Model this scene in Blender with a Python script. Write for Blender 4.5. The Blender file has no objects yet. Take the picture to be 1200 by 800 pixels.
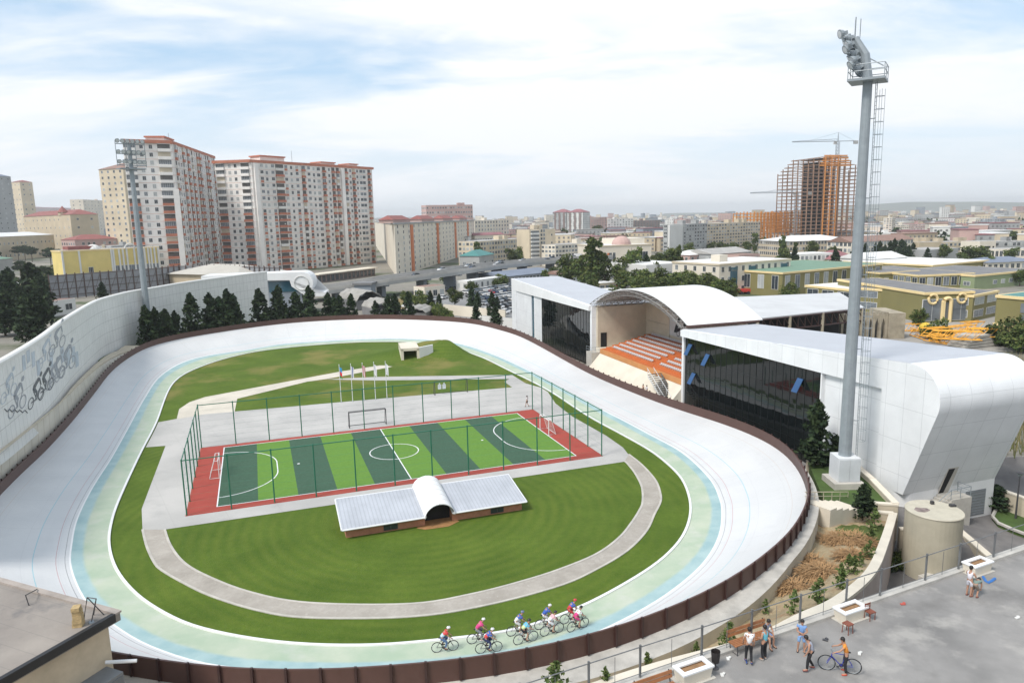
import bpy, math, random
from mathutils import Vector, Matrix
random.seed(7)
R = random.Random(11)
C = bpy.context.scene.collection
SC = bpy.context.scene
PI = math.pi

# ------------------------------------------------------------------ camera
CF, HY, ROLL, CH = 840.0, 254.0, math.radians(1.2), 28.0
PITCH = math.atan((400 - HY) / CF)
_fw = Vector((0, math.cos(PITCH), -math.sin(PITCH)))
_rt0 = Vector((1, 0, 0)); _up0 = _rt0.cross(_fw)
_rt = _rt0 * math.cos(ROLL) - _up0 * math.sin(ROLL)
_up = _up0 * math.cos(ROLL) + _rt0 * math.sin(ROLL)
def ray(x, y): return _fw * CF + _rt * (x - 600) + _up * (400 - y)
def at(x, y, z=0.0):
    """real-world point of a measured photo position on the level z"""
    d = ray(x, y); t = (z - CH) / d.z
    return Vector((d.x * t, d.y * t, z))
def ztop(p, x, y):
    """height above ground of something seen at photo y above ground point p"""
    d = ray(x, y); return CH + d.z * math.hypot(p.x, p.y) / math.hypot(d.x, d.y)
cam = bpy.data.cameras.new('camera'); cam.sensor_width = 36; cam.lens = 36 * CF / 1200
cam.clip_end = 30000; cam.clip_start = 0.5
co = bpy.data.objects.new('camera', cam); C.objects.link(co)
m = Matrix((( _rt.x, _up.x, -_fw.x, 0), (_rt.y, _up.y, -_fw.y, 0), (_rt.z, _up.z, -_fw.z, CH), (0, 0, 0, 1)))
co.matrix_world = m; SC.camera = co

# ------------------------------------------------------------------ materials
def L(c):  # sRGB 0-255 -> linear
    return tuple(((v/255)/12.92 if v/255 <= .04045 else ((v/255+.055)/1.055)**2.4) for v in c)
_M = {}
def mat(name, col, rough=.8, var=.12, scale=.6, metal=0, bump=0, bscale=8, spec=.5, rnd=0, coat=0):
    """procedural surface: base colour broken up by two scales of noise, optional bump and per-object variation"""
    if name in _M: return _M[name]
    m = bpy.data.materials.new(name); m.use_nodes = True; nt = m.node_tree; n = nt.nodes; l = nt.links
    b = n['Principled BSDF']; b.inputs['Roughness'].default_value = rough; b.inputs['Metallic'].default_value = metal
    b.inputs['Specular IOR Level'].default_value = spec
    if coat: b.inputs['Coat Weight'].default_value = coat
    g = n.new('ShaderNodeNewGeometry')
    t = n.new('ShaderNodeTexNoise'); t.inputs['Scale'].default_value = scale; t.inputs['Detail'].default_value = 6; t.inputs['Roughness'].default_value = .62
    l.new(g.outputs['Position'], t.inputs['Vector'])
    mr = n.new('ShaderNodeMapRange'); mr.inputs[1].default_value = .3; mr.inputs[2].default_value = .7
    mr.inputs[3].default_value = 1 - var; mr.inputs[4].default_value = 1 + var; l.new(t.outputs['Fac'], mr.inputs[0])
    v = n.new('ShaderNodeVectorMath'); v.operation = 'SCALE'; v.inputs[0].default_value = col[:3]; l.new(mr.outputs[0], v.inputs['Scale'])
    out = v.outputs[0]
    if rnd:
        oi = n.new('ShaderNodeObjectInfo'); r2 = n.new('ShaderNodeMapRange'); r2.inputs[3].default_value = 1-rnd; r2.inputs[4].default_value = 1+rnd
        l.new(oi.outputs['Random'], r2.inputs[0]); v2 = n.new('ShaderNodeVectorMath'); v2.operation = 'SCALE'
        l.new(out, v2.inputs[0]); l.new(r2.outputs[0], v2.inputs['Scale']); out = v2.outputs[0]
    l.new(out, b.inputs['Base Color'])
    if bump:
        t2 = n.new('ShaderNodeTexNoise'); t2.inputs['Scale'].default_value = bscale; t2.inputs['Detail'].default_value = 4; l.new(g.outputs['Position'], t2.inputs['Vector'])
        bp = n.new('ShaderNodeBump'); bp.inputs['Strength'].default_value = bump; bp.inputs['Distance'].default_value = .1
        l.new(t2.outputs['Fac'], bp.inputs['Height']); l.new(bp.outputs[0], b.inputs['Normal'])
    _M[name] = m; return m
class NT:
    """tiny node-graph writer"""
    def __init__(s, name, rough=.8, metal=0, spec=.5):
        s.m = bpy.data.materials.new(name); s.m.use_nodes = True; s.n = s.m.node_tree.nodes; s.l = s.m.node_tree.links
        s.b = s.n['Principled BSDF']; s.b.inputs['Roughness'].default_value = rough; s.b.inputs['Metallic'].default_value = metal; s.b.inputs['Specular IOR Level'].default_value = spec
        _M[name] = s.m
    def pos(s): return s.n.new('ShaderNodeNewGeometry').outputs['Position']
    def uv(s): return s.n.new('ShaderNodeUVMap').outputs[0]
    def set(s, i, v):
        if isinstance(v, bpy.types.NodeSocket): s.l.new(v, i)
        else: i.default_value = v
    def math(s, op, a, b=0.0, c=0.0):
        k = s.n.new('ShaderNodeMath'); k.operation = op
        s.set(k.inputs[0], a); s.set(k.inputs[1], b); s.set(k.inputs[2], c); return k.outputs[0]
    def sep(s, v): k = s.n.new('ShaderNodeSeparateXYZ'); s.l.new(v, k.inputs[0]); return k.outputs
    def dot(s, v, d): k = s.n.new('ShaderNodeVectorMath'); k.operation = 'DOT_PRODUCT'; s.l.new(v, k.inputs[0]); k.inputs[1].default_value = d; return k.outputs['Value']
    def noise(s, v, sc, det=5, lo=.35, hi=.65, rough=.6):
        k = s.n.new('ShaderNodeTexNoise'); k.inputs['Scale'].default_value = sc; k.inputs['Detail'].default_value = det; k.inputs['Roughness'].default_value = rough
        s.l.new(v, k.inputs['Vector']); r = s.n.new('ShaderNodeMapRange'); r.inputs[1].default_value = lo; r.inputs[2].default_value = hi
        s.l.new(k.outputs['Fac'], r.inputs[0]); return r.outputs[0]
    def mix(s, f, a, b):
        k = s.n.new('ShaderNodeMix'); k.data_type = 'RGBA'; s.set(k.inputs[0], f)
        for i, v in ((6, a), (7, b)):
            if isinstance(v, bpy.types.NodeSocket): s.l.new(v, k.inputs[i])
            else: k.inputs[i].default_value = (*v[:3], 1)
        return k.outputs[2]
    def band(s, x, a, b):
        return s.math('MULTIPLY', s.math('GREATER_THAN', x, a), s.math('LESS_THAN', x, b))
    def line(s, x, period, w):  # 1 inside a thin line every period
        return s.math('LESS_THAN', s.math('MODULO', s.math('ADD', x, 5000.0), period), w)
    def scale(s, col, f): k = s.n.new('ShaderNodeVectorMath'); k.operation = 'SCALE'; s.l.new(col, k.inputs[0]); s.set(k.inputs['Scale'], f); return k.outputs[0]
    def done(s, col): s.set(s.b.inputs['Base Color'], col if isinstance(col, bpy.types.NodeSocket) else (*col, 1)); return s.m
    def bump(s, h, st=.3, dist=.05):
        k = s.n.new('ShaderNodeBump'); k.inputs['Strength'].default_value = st; k.inputs['Distance'].default_value = dist; s.l.new(h, k.inputs['Height']); s.l.new(k.outputs[0], s.b.inputs['Normal'])
def gridmat(name, col, lcol, d, pu, pv, w=.03, rough=.5, var=.05, useuv=False):
    """cladding panels: thin seams every pu along direction d and pv in height"""
    t = NT(name, rough)
    if useuv: x, y, _ = t.sep(t.uv())
    else:
        p = t.pos(); x = t.dot(p, (d[0], d[1], 0)); y = t.sep(p)[2]
    ln = t.math('MAXIMUM', t.line(x, pu, w), t.line(y, pv, w)) if pv else t.line(x, pu, w)
    p = t.pos(); k = t.noise(p, .35, 6); f = t.math('MULTIPLY_ADD', k, 2*var, 1-var)
    # each panel a slightly different shade
    wn = t.n.new('ShaderNodeTexWhiteNoise'); wn.noise_dimensions = '2D'; cx = t.n.new('ShaderNodeCombineXYZ')
    t.l.new(t.math('FLOOR', t.math('DIVIDE', x, pu)), cx.inputs[0]); t.l.new(t.math('FLOOR', t.math('DIVIDE', y, pv or 1e4)), cx.inputs[1]); t.l.new(cx.outputs[0], wn.inputs['Vector'])
    f = t.math('MULTIPLY', f, t.math('MULTIPLY_ADD', wn.outputs[0], .05, .97))
    c = t.mix(t.math('MULTIPLY', ln, .75), col, lcol); return t.done(t.scale(c, f))

M = {}
M['white'] = mat('white_paint', (.72,.73,.74), .45, .05, .4)
M['white_metal'] = mat('white_metal', (.62,.64,.66), .35, .05, 1)
M['grey_metal'] = mat('galvanised_steel', (.26,.295,.32), .45, .1, 1.5, .2); M['rail_steel'] = mat('railing_steel', (.15,.155,.16), .5, .15, 2, .2)
M['dark_metal'] = mat('dark_metal', (.05,.05,.055), .5, .15, 2)
M['black'] = mat('black_rubber', (.012,.012,.013), .7, .1, 3)
M['black_cloth'] = mat('black_cloth', (.02,.02,.024), .9, .2, 8)
M['brown'] = mat('brown_barrier_paint', L((82,58,52)), .55, .12, .8)
M['brown_post'] = mat('dark_brown_steel', L((58,38,36)), .5, .12, 2)
M['concrete'] = mat('pale_concrete', (.44,.42,.38), .9, .16, .7, bump=.2)
M['walk'] = mat('walkway_concrete', (.42,.405,.375), .9, .2, .9, bump=.2)
M['cream'] = mat('cream_render', (.52,.46,.36), .85, .1, .5)
M['cream_lt'] = mat('pale_cream_render', (.62,.57,.48), .85, .1, .4)
M['pinkwall'] = mat('pink_grey_render', (.40,.34,.31), .9, .12, .5)
M['tank'] = mat('tank_paint', (.40,.37,.29), .7, .12, .5)
M['glassdark'] = mat('dark_window_glass', (.035,.045,.055), .12, .3, .2, spec=.6)
M['glassmid'] = mat('grey_window_glass', (.16,.18,.2), .18, .3, .2, spec=.6)
M['glasslight'] = mat('curtained_window_glass', (.38,.4,.4), .2, .25, .2, spec=.6)
M['glassblue'] = mat('blue_tinted_glass', (.03,.09,.13), .1, .2, .3, spec=.8)
M['openblue'] = mat('sky_blue_open_glass', (.03,.08,.19), .15, .1, 1, spec=.35)
M['frame'] = mat('window_frame_white', (.6,.6,.58), .5, .05, 1)
M['void'] = mat('interior_shade', (.012,.012,.013), .9, .2, 1)  # near-black tone standing in for shade inside doorways, arches and frames
M['bark'] = mat('bark', (.09,.065,.045), .95, .3, 5, bump=.4)
M['orange'] = mat('orange_paint', (.50,.135,.035), .7, .1, .6)
M['orange_lt'] = mat('orange_edge_paint', (.55,.25,.09), .7, .1, .6)
M['green_steel'] = mat('green_fence_steel', (.012,.13,.075), .45, .12, 2)
M['red_court'] = mat('red_rubber_court', (.31,.05,.035), .92, .1, .5)
M['brick'] = mat('reddish_block', L((172,120,95)), .9, .2, 2)
M['wood'] = mat('varnished_wood_slats', (.30,.125,.05), .55, .2, 4)
M['wood_dk'] = mat('dark_wood', L((120,66,48)), .6, .2, 4)
M['soil'] = mat('planter_soil', L((140,110,80)), .95, .25, 6)
M['dirt'] = None
M['asphalt'] = mat('asphalt', (.11,.11,.115), .9, .2, .4, bump=.2)
M['roofgrey'] = mat('grey_roof_sheet', (.42,.44,.48), .5, .06, .3)
M['skin'] = mat('skin', (.38,.21,.14), .6, .06, 4)
M['hair'] = mat('black_hair', (.012,.01,.009), .6, .2, 20)
M['terracotta'] = mat('terracotta_band', (.43,.165,.105), .85, .14, .4)
M['redroof'] = mat('red_roof', (.24,.085,.075), .8, .15, .3)

# ------------------------------------------------------------------ mesh building
ROOT = {}
class Fr:
    """local frame on the ground: x along ux, y to its left, z up"""
    def __init__(s, o, ux):
        s.o = Vector((o[0], o[1], o[2] if len(o) > 2 else 0)); u = Vector((ux[0], ux[1], 0)).normalized(); s.u = u; s.v = Vector((-u.y, u.x, 0)); s.ang = math.atan2(u.y, u.x)
    def p(s, x, y, z=0): return s.o + s.u * x + s.v * y + Vector((0, 0, z))
class MB:
    def __init__(s): s.v = []; s.f = []; s.m = []; s.uvs = []
    def add(s, vs, fs, mi=0, uv=None):
        k = len(s.v); s.v += [tuple(p) for p in vs]
        for f in fs: s.f.append([i + k for i in f]); s.m.append(mi); s.uvs.append(uv)
    def quad(s, a, b, c, d, mi=0, uv=None): s.add([a, b, c, d], [(0, 1, 2, 3)], mi, uv); return s
    def tri(s, a, b, c, mi=0): s.add([a, b, c], [(0, 1, 2)], mi); return s
    def hexa(s, b4, t4, mi=0):  # bottom and top rings of four
        s.add(list(b4) + list(t4), [(3,2,1,0),(4,5,6,7),(0,1,5,4),(1,2,6,5),(2,3,7,6),(3,0,4,7)], mi); return s
    def box(s, c, sz, rz=0, mi=0):
        x, y, z = sz[0]/2, sz[1]/2, sz[2]/2; cs, sn = math.cos(rz), math.sin(rz)
        P = lambda a, b, h: (c[0]+a*cs-b*sn, c[1]+a*sn+b*cs, c[2]+h)
        return s.hexa([P(-x,-y,-z),P(x,-y,-z),P(x,y,-z),P(-x,y,-z)],[P(-x,-y,z),P(x,-y,z),P(x,y,z),P(-x,y,z)], mi)
    def fbox(s, F, x0, x1, y0, y1, z0, z1, mi=0):
        return s.hexa([F.p(x0,y0,z0),F.p(x1,y0,z0),F.p(x1,y1,z0),F.p(x0,y1,z0)],[F.p(x0,y0,z1),F.p(x1,y0,z1),F.p(x1,y1,z1),F.p(x0,y1,z1)], mi)
    def prism(s, poly, z0, z1, mi=0, cap=None):
        n = len(poly); a = sum(poly[i][0]*poly[(i+1)%n][1]-poly[(i+1)%n][0]*poly[i][1] for i in range(n))
        if a < 0: poly = poly[::-1]
        vs = [(p[0],p[1],z0) for p in poly] + [(p[0],p[1],z1) for p in poly]
        s.add(vs, [(i,(i+1)%n,n+(i+1)%n,n+i) for i in range(n)], mi)
        s.add(vs[n:], [tuple(range(n))], mi if cap is None else cap); s.add(vs[:n][::-1], [tuple(range(n))], mi); return s
    def extr(s, ring0, ring1, mi=0, cap=True):
        n = len(ring0); s.add(list(ring0)+list(ring1), [(i,(i+1)%n,n+(i+1)%n,n+i) for i in range(n)], mi)
        if cap: s.add(list(ring0)[::-1], [tuple(range(n))], mi); s.add(list(ring1), [tuple(range(n))], mi)
        return s
    def tube(s, pts, r, n=6, mi=0, cap=True, closed=False):
        pts = [Vector(p) for p in pts]; N = len(pts); rs = r if isinstance(r, (list, tuple)) else [r]*N; rings = []
        for i, p in enumerate(pts):
            if closed: d = pts[(i+1)%N]-pts[i-1]
            else: d = pts[min(i+1,N-1)]-pts[max(i-1,0)]
            if d.length < 1e-9: d = Vector((0,0,1))
            d.normalize(); a = d.cross(Vector((0,0,1)) if abs(d.z) < .9 else Vector((1,0,0))).normalized(); b = d.cross(a)
            rings.append([p + (a*math.cos(2*PI*k/n)+b*math.sin(2*PI*k/n))*rs[i] for k in range(n)])
        k0 = [q for rg in rings for q in rg]; fs = []
        for i in range(N if closed else N-1):
            j = (i+1) % N
            for k in range(n): fs.append((i*n+k, j*n+k, j*n+(k+1)%n, i*n+(k+1)%n))
        if cap and not closed: fs.append(tuple(range(n))[::1]); fs.append(tuple((N-1)*n+k for k in range(n))[::-1])
        s.add(k0, fs, mi); return s
    def cone(s, c, r0, r1, h, n=16, mi=0, cap=True):
        return s.tube([(c[0],c[1],c[2]),(c[0],c[1],c[2]+h)], [r0,r1], n, mi, cap)
    def ball(s, c, r, nu=10, nv=6, mi=0, z0=-1, z1=1):
        rx, ry, rz = r if isinstance(r,(tuple,list)) else (r,r,r); vs=[]; a0, a1 = math.asin(z0), math.asin(z1)
        for j in range(nv+1):
            t = a0+(a1-a0)*j/nv
            for i in range(nu): a = 2*PI*i/nu; vs.append((c[0]+rx*math.cos(t)*math.cos(a), c[1]+ry*math.cos(t)*math.sin(a), c[2]+rz*math.sin(t)))
        s.add(vs, [(j*nu+i,j*nu+(i+1)%nu,(j+1)*nu+(i+1)%nu,(j+1)*nu+i) for j in range(nv) for i in range(nu)], mi); return s
    def strip(s, A, B, mi=0, closed=False, uv=False, w=None):
        n = len(A); acc = 0
        for i in range(n if closed else n-1):
            j = (i+1)%n; d = (Vector(A[j])-Vector(A[i])).length
            s.quad(A[i], A[j], B[j], B[i], mi, [(acc,0),(acc+d,0),(acc+d,1 if w is None else w),(acc,1 if w is None else w)] if uv else None); acc += d
        return s
    def mesh(s, name, mats, off=(0,0,0), smooth=False):
        me = bpy.data.meshes.new(name); ox, oy, oz = off
        me.from_pydata([(a-ox,b-oy,c-oz) for a,b,c in s.v], [], s.f)
        for mt in (mats if isinstance(mats,(list,tuple)) else [mats]): me.materials.append(mt)
        me.polygons.foreach_set('material_index', s.m)
        if smooth: me.polygons.foreach_set('use_smooth', [True]*len(s.f))
        if any(s.uvs):
            ul = me.uv_layers.new(name='UVMap').data
            for p, u in zip(me.polygons, s.uvs):
                if u:
                    for li, q in zip(p.loop_indices, u): ul[li].uv = q
        me.update(); return me
    def build(s, name, mats, parent=None, smooth=False, at0=None):
        """link as one object; vertices are stored relative to the thing's base"""
        base = parent
        while base is not None and base.name not in ROOT: base = base.parent
        off = ROOT[base.name] if base is not None else (at0 or (0,0,0))
        o = bpy.data.objects.new(name, s.mesh(name, mats, off, smooth)); C.objects.link(o)
        if parent is not None: o.parent = parent
        else: o.location = off; ROOT[o.name] = tuple(off)
        return o
def tag(o, label=None, cat=None, group=None, kind=None):
    if label: o['label'] = label
    if cat: o['category'] = cat
    if group: o['group'] = group
    if kind: o['kind'] = kind
    return o
def struct(o): o['kind'] = 'structure'; return o
def stuff(o, label=None, cat=None): return tag(o, label, cat, None, 'stuff')
def thing(name, label, cat, loc, group=None, rz=0):
    o = bpy.data.objects.new(name, None); C.objects.link(o); o.empty_display_size = .5
    o.location = loc; o.rotation_euler[2] = rz; ROOT[o.name] = tuple(loc) if rz == 0 else (0,0,0)
    return tag(o, label, cat, group)
KIDS = {}
def place(me, name, parent, loc, rz=0, sc=None, **k):
    o = bpy.data.objects.new(name, me); C.objects.link(o); o.parent = parent; o.location = loc; o.rotation_euler[2] = rz
    if sc: o.scale = sc
    return o
def copy_tree(o, loc, rz, label=None, group=None, sc=None, mats=None):
    """copy of a thing with copies of its parts and sub-parts"""
    r = o.copy(); C.objects.link(r); r.location = loc; r.rotation_euler[2] = rz
    if sc: r.scale = (sc, sc, sc) if not isinstance(sc, (tuple, list)) else sc
    if label: r['label'] = label
    if group: r['group'] = group
    for c in list(o.children):
        d = c.copy(); C.objects.link(d); d.parent = r
        for g in c.children: e = g.copy(); C.objects.link(e); e.parent = d
    return r
def lerp(a, b, t): return a + (b - a) * t
def pl(pts, t):  # point on a polyline, t in 0..1 by length
    ds = [(Vector(pts[i+1])-Vector(pts[i])).length for i in range(len(pts)-1)]; T = t*sum(ds)
    for i, d in enumerate(ds):
        if T <= d or i == len(ds)-1: return Vector(pts[i]).lerp(Vector(pts[i+1]), min(1, T/d))
        T -= d
def spline(pts, n, closed=True):
    """Catmull-Rom through the points, resampled evenly by length"""
    P = [Vector(p) for p in pts]; N = len(P); o = []
    for i in range(N if closed else N-1):
        g = (lambda k: P[k % N]) if closed else (lambda k: P[min(max(k,0),N-1)])
        a, b, c, d = g(i-1), g(i), g(i+1), g(i+2)
        for k in range(10):
            t = k/10; o.append(.5*((2*b)+(c-a)*t+(2*a-5*b+4*c-d)*t*t+(3*b-a-3*c+d)*t**3))
    if closed: o.append(o[0].copy())
    else: o.append(P[-1])
    L_ = [0]
    for i in range(1, len(o)): L_.append(L_[-1]+(o[i]-o[i-1]).length)
    out = []; j = 0; cnt = n if closed else n-1
    for k in range(n):
        T = L_[-1]*k/cnt
        while j < len(L_)-2 and L_[j+1] < T: j += 1
        d = L_[j+1]-L_[j]; out.append(o[j].lerp(o[j+1], 0 if d < 1e-9 else min(1,(T-L_[j])/d)))
    return out
SKY_S, SUN_S, EXPO, HAZE = .1, 2.1, 0.8, .00014
# ================================================================== VELODROME
ZI = .06
A_px = [(240,428),(204,448),(183,496),(168,525),(154,554),(138,590),(131,612),(128,636),(136,666),(160,696),(196,720),(232,735),(294,748),(360,755),(430,756),(480,753),(592.5,740),(655,721),(705,699),(764,664),(792,639),(804,620),(809,600),(807,581),(798,560),(780,542),(760,527),(730,510),(688,487),(640,456),(596,434),(560,417),(520,406),(480,401),(440,400.5),(400,402),(340,407),(290,414)]
A_w = [at(*p, ZI) for p in A_px]
B_px = [(288,410),(240,417),(210,426),(186,442),(168,468),(148,504),(130,536),(108,570),(90,606),(83,636),(82,665),(100,705),(132,732),(175,757),None,(750,716),(796,686),(828,656),(844,626),(847,600),(844,583),(832,560),(800,530),(760,508),(730,492),(710,482),(676,464),(640,445),(620,434),(580,416),(540,403),(500,398),(440,397),(340,402)]
B_w = []
for p in B_px:
    if p: B_w.append(at(*p, .28))
    else: B_w += [Vector(q+(.28,)) for q in ((-19.8,41.6),(-14.8,40.8),(-7.2,40.6),(-.3,41.6),(4,43.4))]
D_in = [((240,386),4.9),((180,398),4.5),((148,414),3.7),((128,430),3.2),((112,450),2.7),((84,484),2.4),((52,518),2.3),((34,534),2.4),((0,566),2.7),(-46.3,56.2,3.4),(-43,50.6,4),(-37.3,43.6,4.6),(-32,39.4,4.9),
 ((138,764),5),((200,774),5),((260,781),5),((360,784),5),((492,776),5),((590,764.5),5),((652,753),5),((708,738),5),((760,721),5),((800,705),5),((840,686),5),((872,667),5),((904,642),4.9),((924,624),4.6),((940,600),4.2),((948,574),3.9),((944,554),3.6),((932,532),3.4),((912,514),3.4),((880,498),3.3),((840,484),3),((800,472),2.6),((756,457),2.2),((690,430),2.2),((620,393),3.8),((590,382),4.5),((540,372),5),((440,368.6),5.1),((340,373),5.1)]
D_w = [at(*p[0], p[1]) if len(p) == 2 else Vector(p) for p in D_in]
N = 280
Bs = spline(B_w, N); Dd = spline(D_w, 900); Aa = spline(A_w, 900)
cen = sum(Bs, Vector((0,0,0)))/N
def hit(o, d, poly):
    """where a level ray from o crosses a closed curve (nearest crossing)"""
    best = None
    for i in range(len(poly)):
        a, b = poly[i], poly[(i+1)%len(poly)]; e = b-a; den = d.x*e.y-d.y*e.x
        if abs(den) < 1e-9: continue
        w = a-o; t = (w.x*e.y-w.y*e.x)/den; u = (w.x*d.y-w.y*d.x)/den
        if 0 <= u <= 1 and t > 0 and (best is None or t < best[0]): best = (t, a.lerp(b, u))
    return best[1]
Ts = []; Ao = []
nrm = []
for i in range(N):
    tg = Bs[(i+3)%N]-Bs[i-3]; n_ = Vector((tg.y, -tg.x, 0)).normalized()
    if n_.dot(Bs[i]-cen) < 0: n_ = -n_
    nrm.append(n_)
for i in range(N):
    Ts.append(hit(Bs[i], nrm[i], Dd)); Ao.append(hit(Bs[i], -nrm[i], Aa))
def smooth(c, k=2):
    for _ in range(k): c = [(c[i-1]+c[i]*2+c[(i+1)%N])/4 for i in range(N)]
    return c
Ts = smooth(Ts, 6); Ao = smooth(Ao, 2)
BH = 1.12                                             # barrier height
Te = [Ts[i]-Vector((0,0,BH)) for i in range(N)]       # top edge of the riding surface
mb = MB(); W = 8.0
rows = [0,.06,.14,.25,.4,.55,.7,.85,1]
def bank(i, t):
    p = Bs[i].lerp(Te[i], t); p.z = Bs[i].z+(Te[i].z-Bs[i].z)*(t**1.25); return p
s_ = 0
for i in range(N):
    j = (i+1)%N; d = (Bs[j]-Bs[i]).length
    for k in range(len(rows)-1):
        a, b = rows[k], rows[k+1]
        mb.quad(bank(i,a), bank(j,a), bank(j,b), bank(i,b), 0, [(s_,a*W),(s_+d,a*W),(s_+d,b*W),(s_,b*W)])
    s_ += d
t = NT('track_surface', .42); u, v, _ = t.sep(t.uv()); p = t.pos()
c = t.mix(t.noise(p, .25, 6), (.565,.575,.585), (.635,.64,.645))
wn = t.n.new('ShaderNodeTexWhiteNoise'); wn.noise_dimensions = '2D'; cx = t.n.new('ShaderNodeCombineXYZ'); t.l.new(t.math('FLOOR', t.math('DIVIDE', u, 7.5)), cx.inputs[0]); t.l.new(t.math('FLOOR', t.math('DIVIDE', v, 2.66)), cx.inputs[1]); t.l.new(cx.outputs[0], wn.inputs['Vector'])
c = t.mix(t.math('MULTIPLY', wn.outputs[0], .22), c, (.5,.505,.51))
c = t.mix(t.math('MULTIPLY', t.line(v, 2.66, .03), .3), c, (.36,.37,.38))
c = t.mix(t.math('MULTIPLY', t.noise(p, .5, 8, .5, .75), .34), c, (.42,.43,.44))          # scuffs
c = t.mix(t.math('MULTIPLY', t.line(u, 7.5, .04), .45), c, (.35,.36,.37))                   # slab joints
c = t.mix(t.math('MULTIPLY', t.band(v, .28, .33), .6), c, (.06,.06,.07))
c = t.mix(t.math('MULTIPLY', t.band(v, .95, 1.0), .55), c, (.38,.06,.08))
c = t.mix(t.math('MULTIPLY', t.band(v, 2.6, 2.67), .6), c, (.12,.45,.55))
c = t.mix(t.math('MULTIPLY', t.band(v, 6.6, 6.65), .4), c, (.48,.36,.28))
t.done(c); struct(mb.build('track', t.m, smooth=True))
mb = MB(); s_ = 0
for i in range(N):
    j = (i+1)%N; d = (Bs[j]-Bs[i]).length
    for a, b in ((0,.5),(.5,1)):
        mb.quad(Ao[i].lerp(Bs[i],a), Ao[j].lerp(Bs[j],a), Ao[j].lerp(Bs[j],b), Ao[i].lerp(Bs[i],b), 0, [(s_,a),(s_+d,a),(s_+d,b),(s_,b)])
    s_ += d
t = NT('apron_paint', .6); u, v, _ = t.sep(t.uv()); p = t.pos()
vv = t.math('ADD', v, t.math('MULTIPLY', t.math('SUBTRACT', t.noise(p, .8, 6, 0, 1), .5), .07))
g = t.mix(t.noise(p, .3, 7), (.33,.42,.31), (.44,.49,.385))
g = t.mix(t.math('MULTIPLY', t.noise(p, .55, 8, .5, .72), .55), g, (.5,.51,.47))
bl = t.mix(t.noise(p, .5, 7), (.25,.385,.405), (.35,.475,.48))
ss = t.n.new('ShaderNodeMapRange'); ss.interpolation_type = 'SMOOTHSTEP'; ss.inputs[1].default_value = .60; ss.inputs[2].default_value = .72; t.l.new(vv, ss.inputs[0]); c = t.mix(ss.outputs[0], g, bl)
c = t.mix(t.math('GREATER_THAN', v, .955), c, (.72,.73,.74))
t.done(c); struct(mb.build('track_apron', t.m))
# raised white kerb round the grass
kb = MB(); kin = []; kout = []
for i in range(N):
    d = (Ao[i]-Bs[i]); d.z = 0; d.normalize(); kin.append(Ao[i]+d*.08); kout.append(Ao[i]-d*.14)
up = Vector((0,0,.1))
kb.strip([q+up for q in kin], [q+up for q in kout], closed=True); kb.strip([q+up for q in kout], kout, closed=True); kb.strip(kin, [q+up for q in kin], closed=True)
struct(kb.build('track_kerb', M['white']))
# barrier: one boarded rail with its posts
def out(i): d = nrm[i]; return d
bar = thing('track_barrier', 'dark brown boarded safety barrier running round the top of the white cycling track', 'barrier', (0,0,0))
pm = MB(); o1 = .12; Z = Vector((0,0,1))
ba = [Te[i]-Z*.12 for i in range(N)]; bb = [Ts[i].copy() for i in range(N)]; bc = [Ts[i]+nrm[i]*o1 for i in range(N)]; bd = [Te[i]+nrm[i]*o1-Z*.12 for i in range(N)]
pm.strip(ba, bb, closed=True); pm.strip(bb, bc, closed=True); pm.strip(bc, bd, closed=True)
pm.build('panel_boards', M['brown'], bar)
per = sum((Ts[(i+1)%N]-Ts[i]).length for i in range(N)); NP = int(per/1.8); posts = []
Tsx = spline(Ts[::3], NP); 
for k in range(NP):
    p = Tsx[k]; tg = Tsx[(k+1)%NP]-Tsx[k-1]; n_ = Vector((tg.y,-tg.x,0)).normalized()
    if n_.dot(p-cen) < 0: n_ = -n_
    posts.append((p+n_*(o1+.07), math.atan2(tg.y,tg.x)))
posts.sort(key=lambda q: (q[0]-co.location).length)
pq = MB().box((0,0,-.52),(.13,.14,1.28)).mesh('post', M['brown_post']); rest = MB()
for k, (p, a) in enumerate(posts):
    if k < 99: place(pq, 'post', bar, p, a)
    else: rest.box((p.x,p.y,p.z-.52),(.13,.14,1.28),a)
stuff(rest.build('post', M['brown_post'], bar))
# walkway outside the barrier with its retaining face
W1 = [Te[i]+nrm[i]*(o1+.0)-Z*.12 for i in range(N)]; W2 = [Te[i]+nrm[i]*(o1+lerp(1.9,.85,max(0,min(1,(Te[i].y-38)/10)) if Te[i].x > 0 else 0))-Z*.12 for i in range(N)]
wk = MB(); wk.strip(W1, W2, closed=True); wk.strip(W2, [Vector((q.x,q.y,-3)) for q in W2], 1, closed=True)
wk.strip(bd, [Vector((q.x,q.y,q.z-.1)) for q in bd], closed=True)
struct(wk.build('walkway', [M['walk'], mat('walkway_retaining_face', (.46,.42,.34), .9, .15, .6)]))

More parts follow.
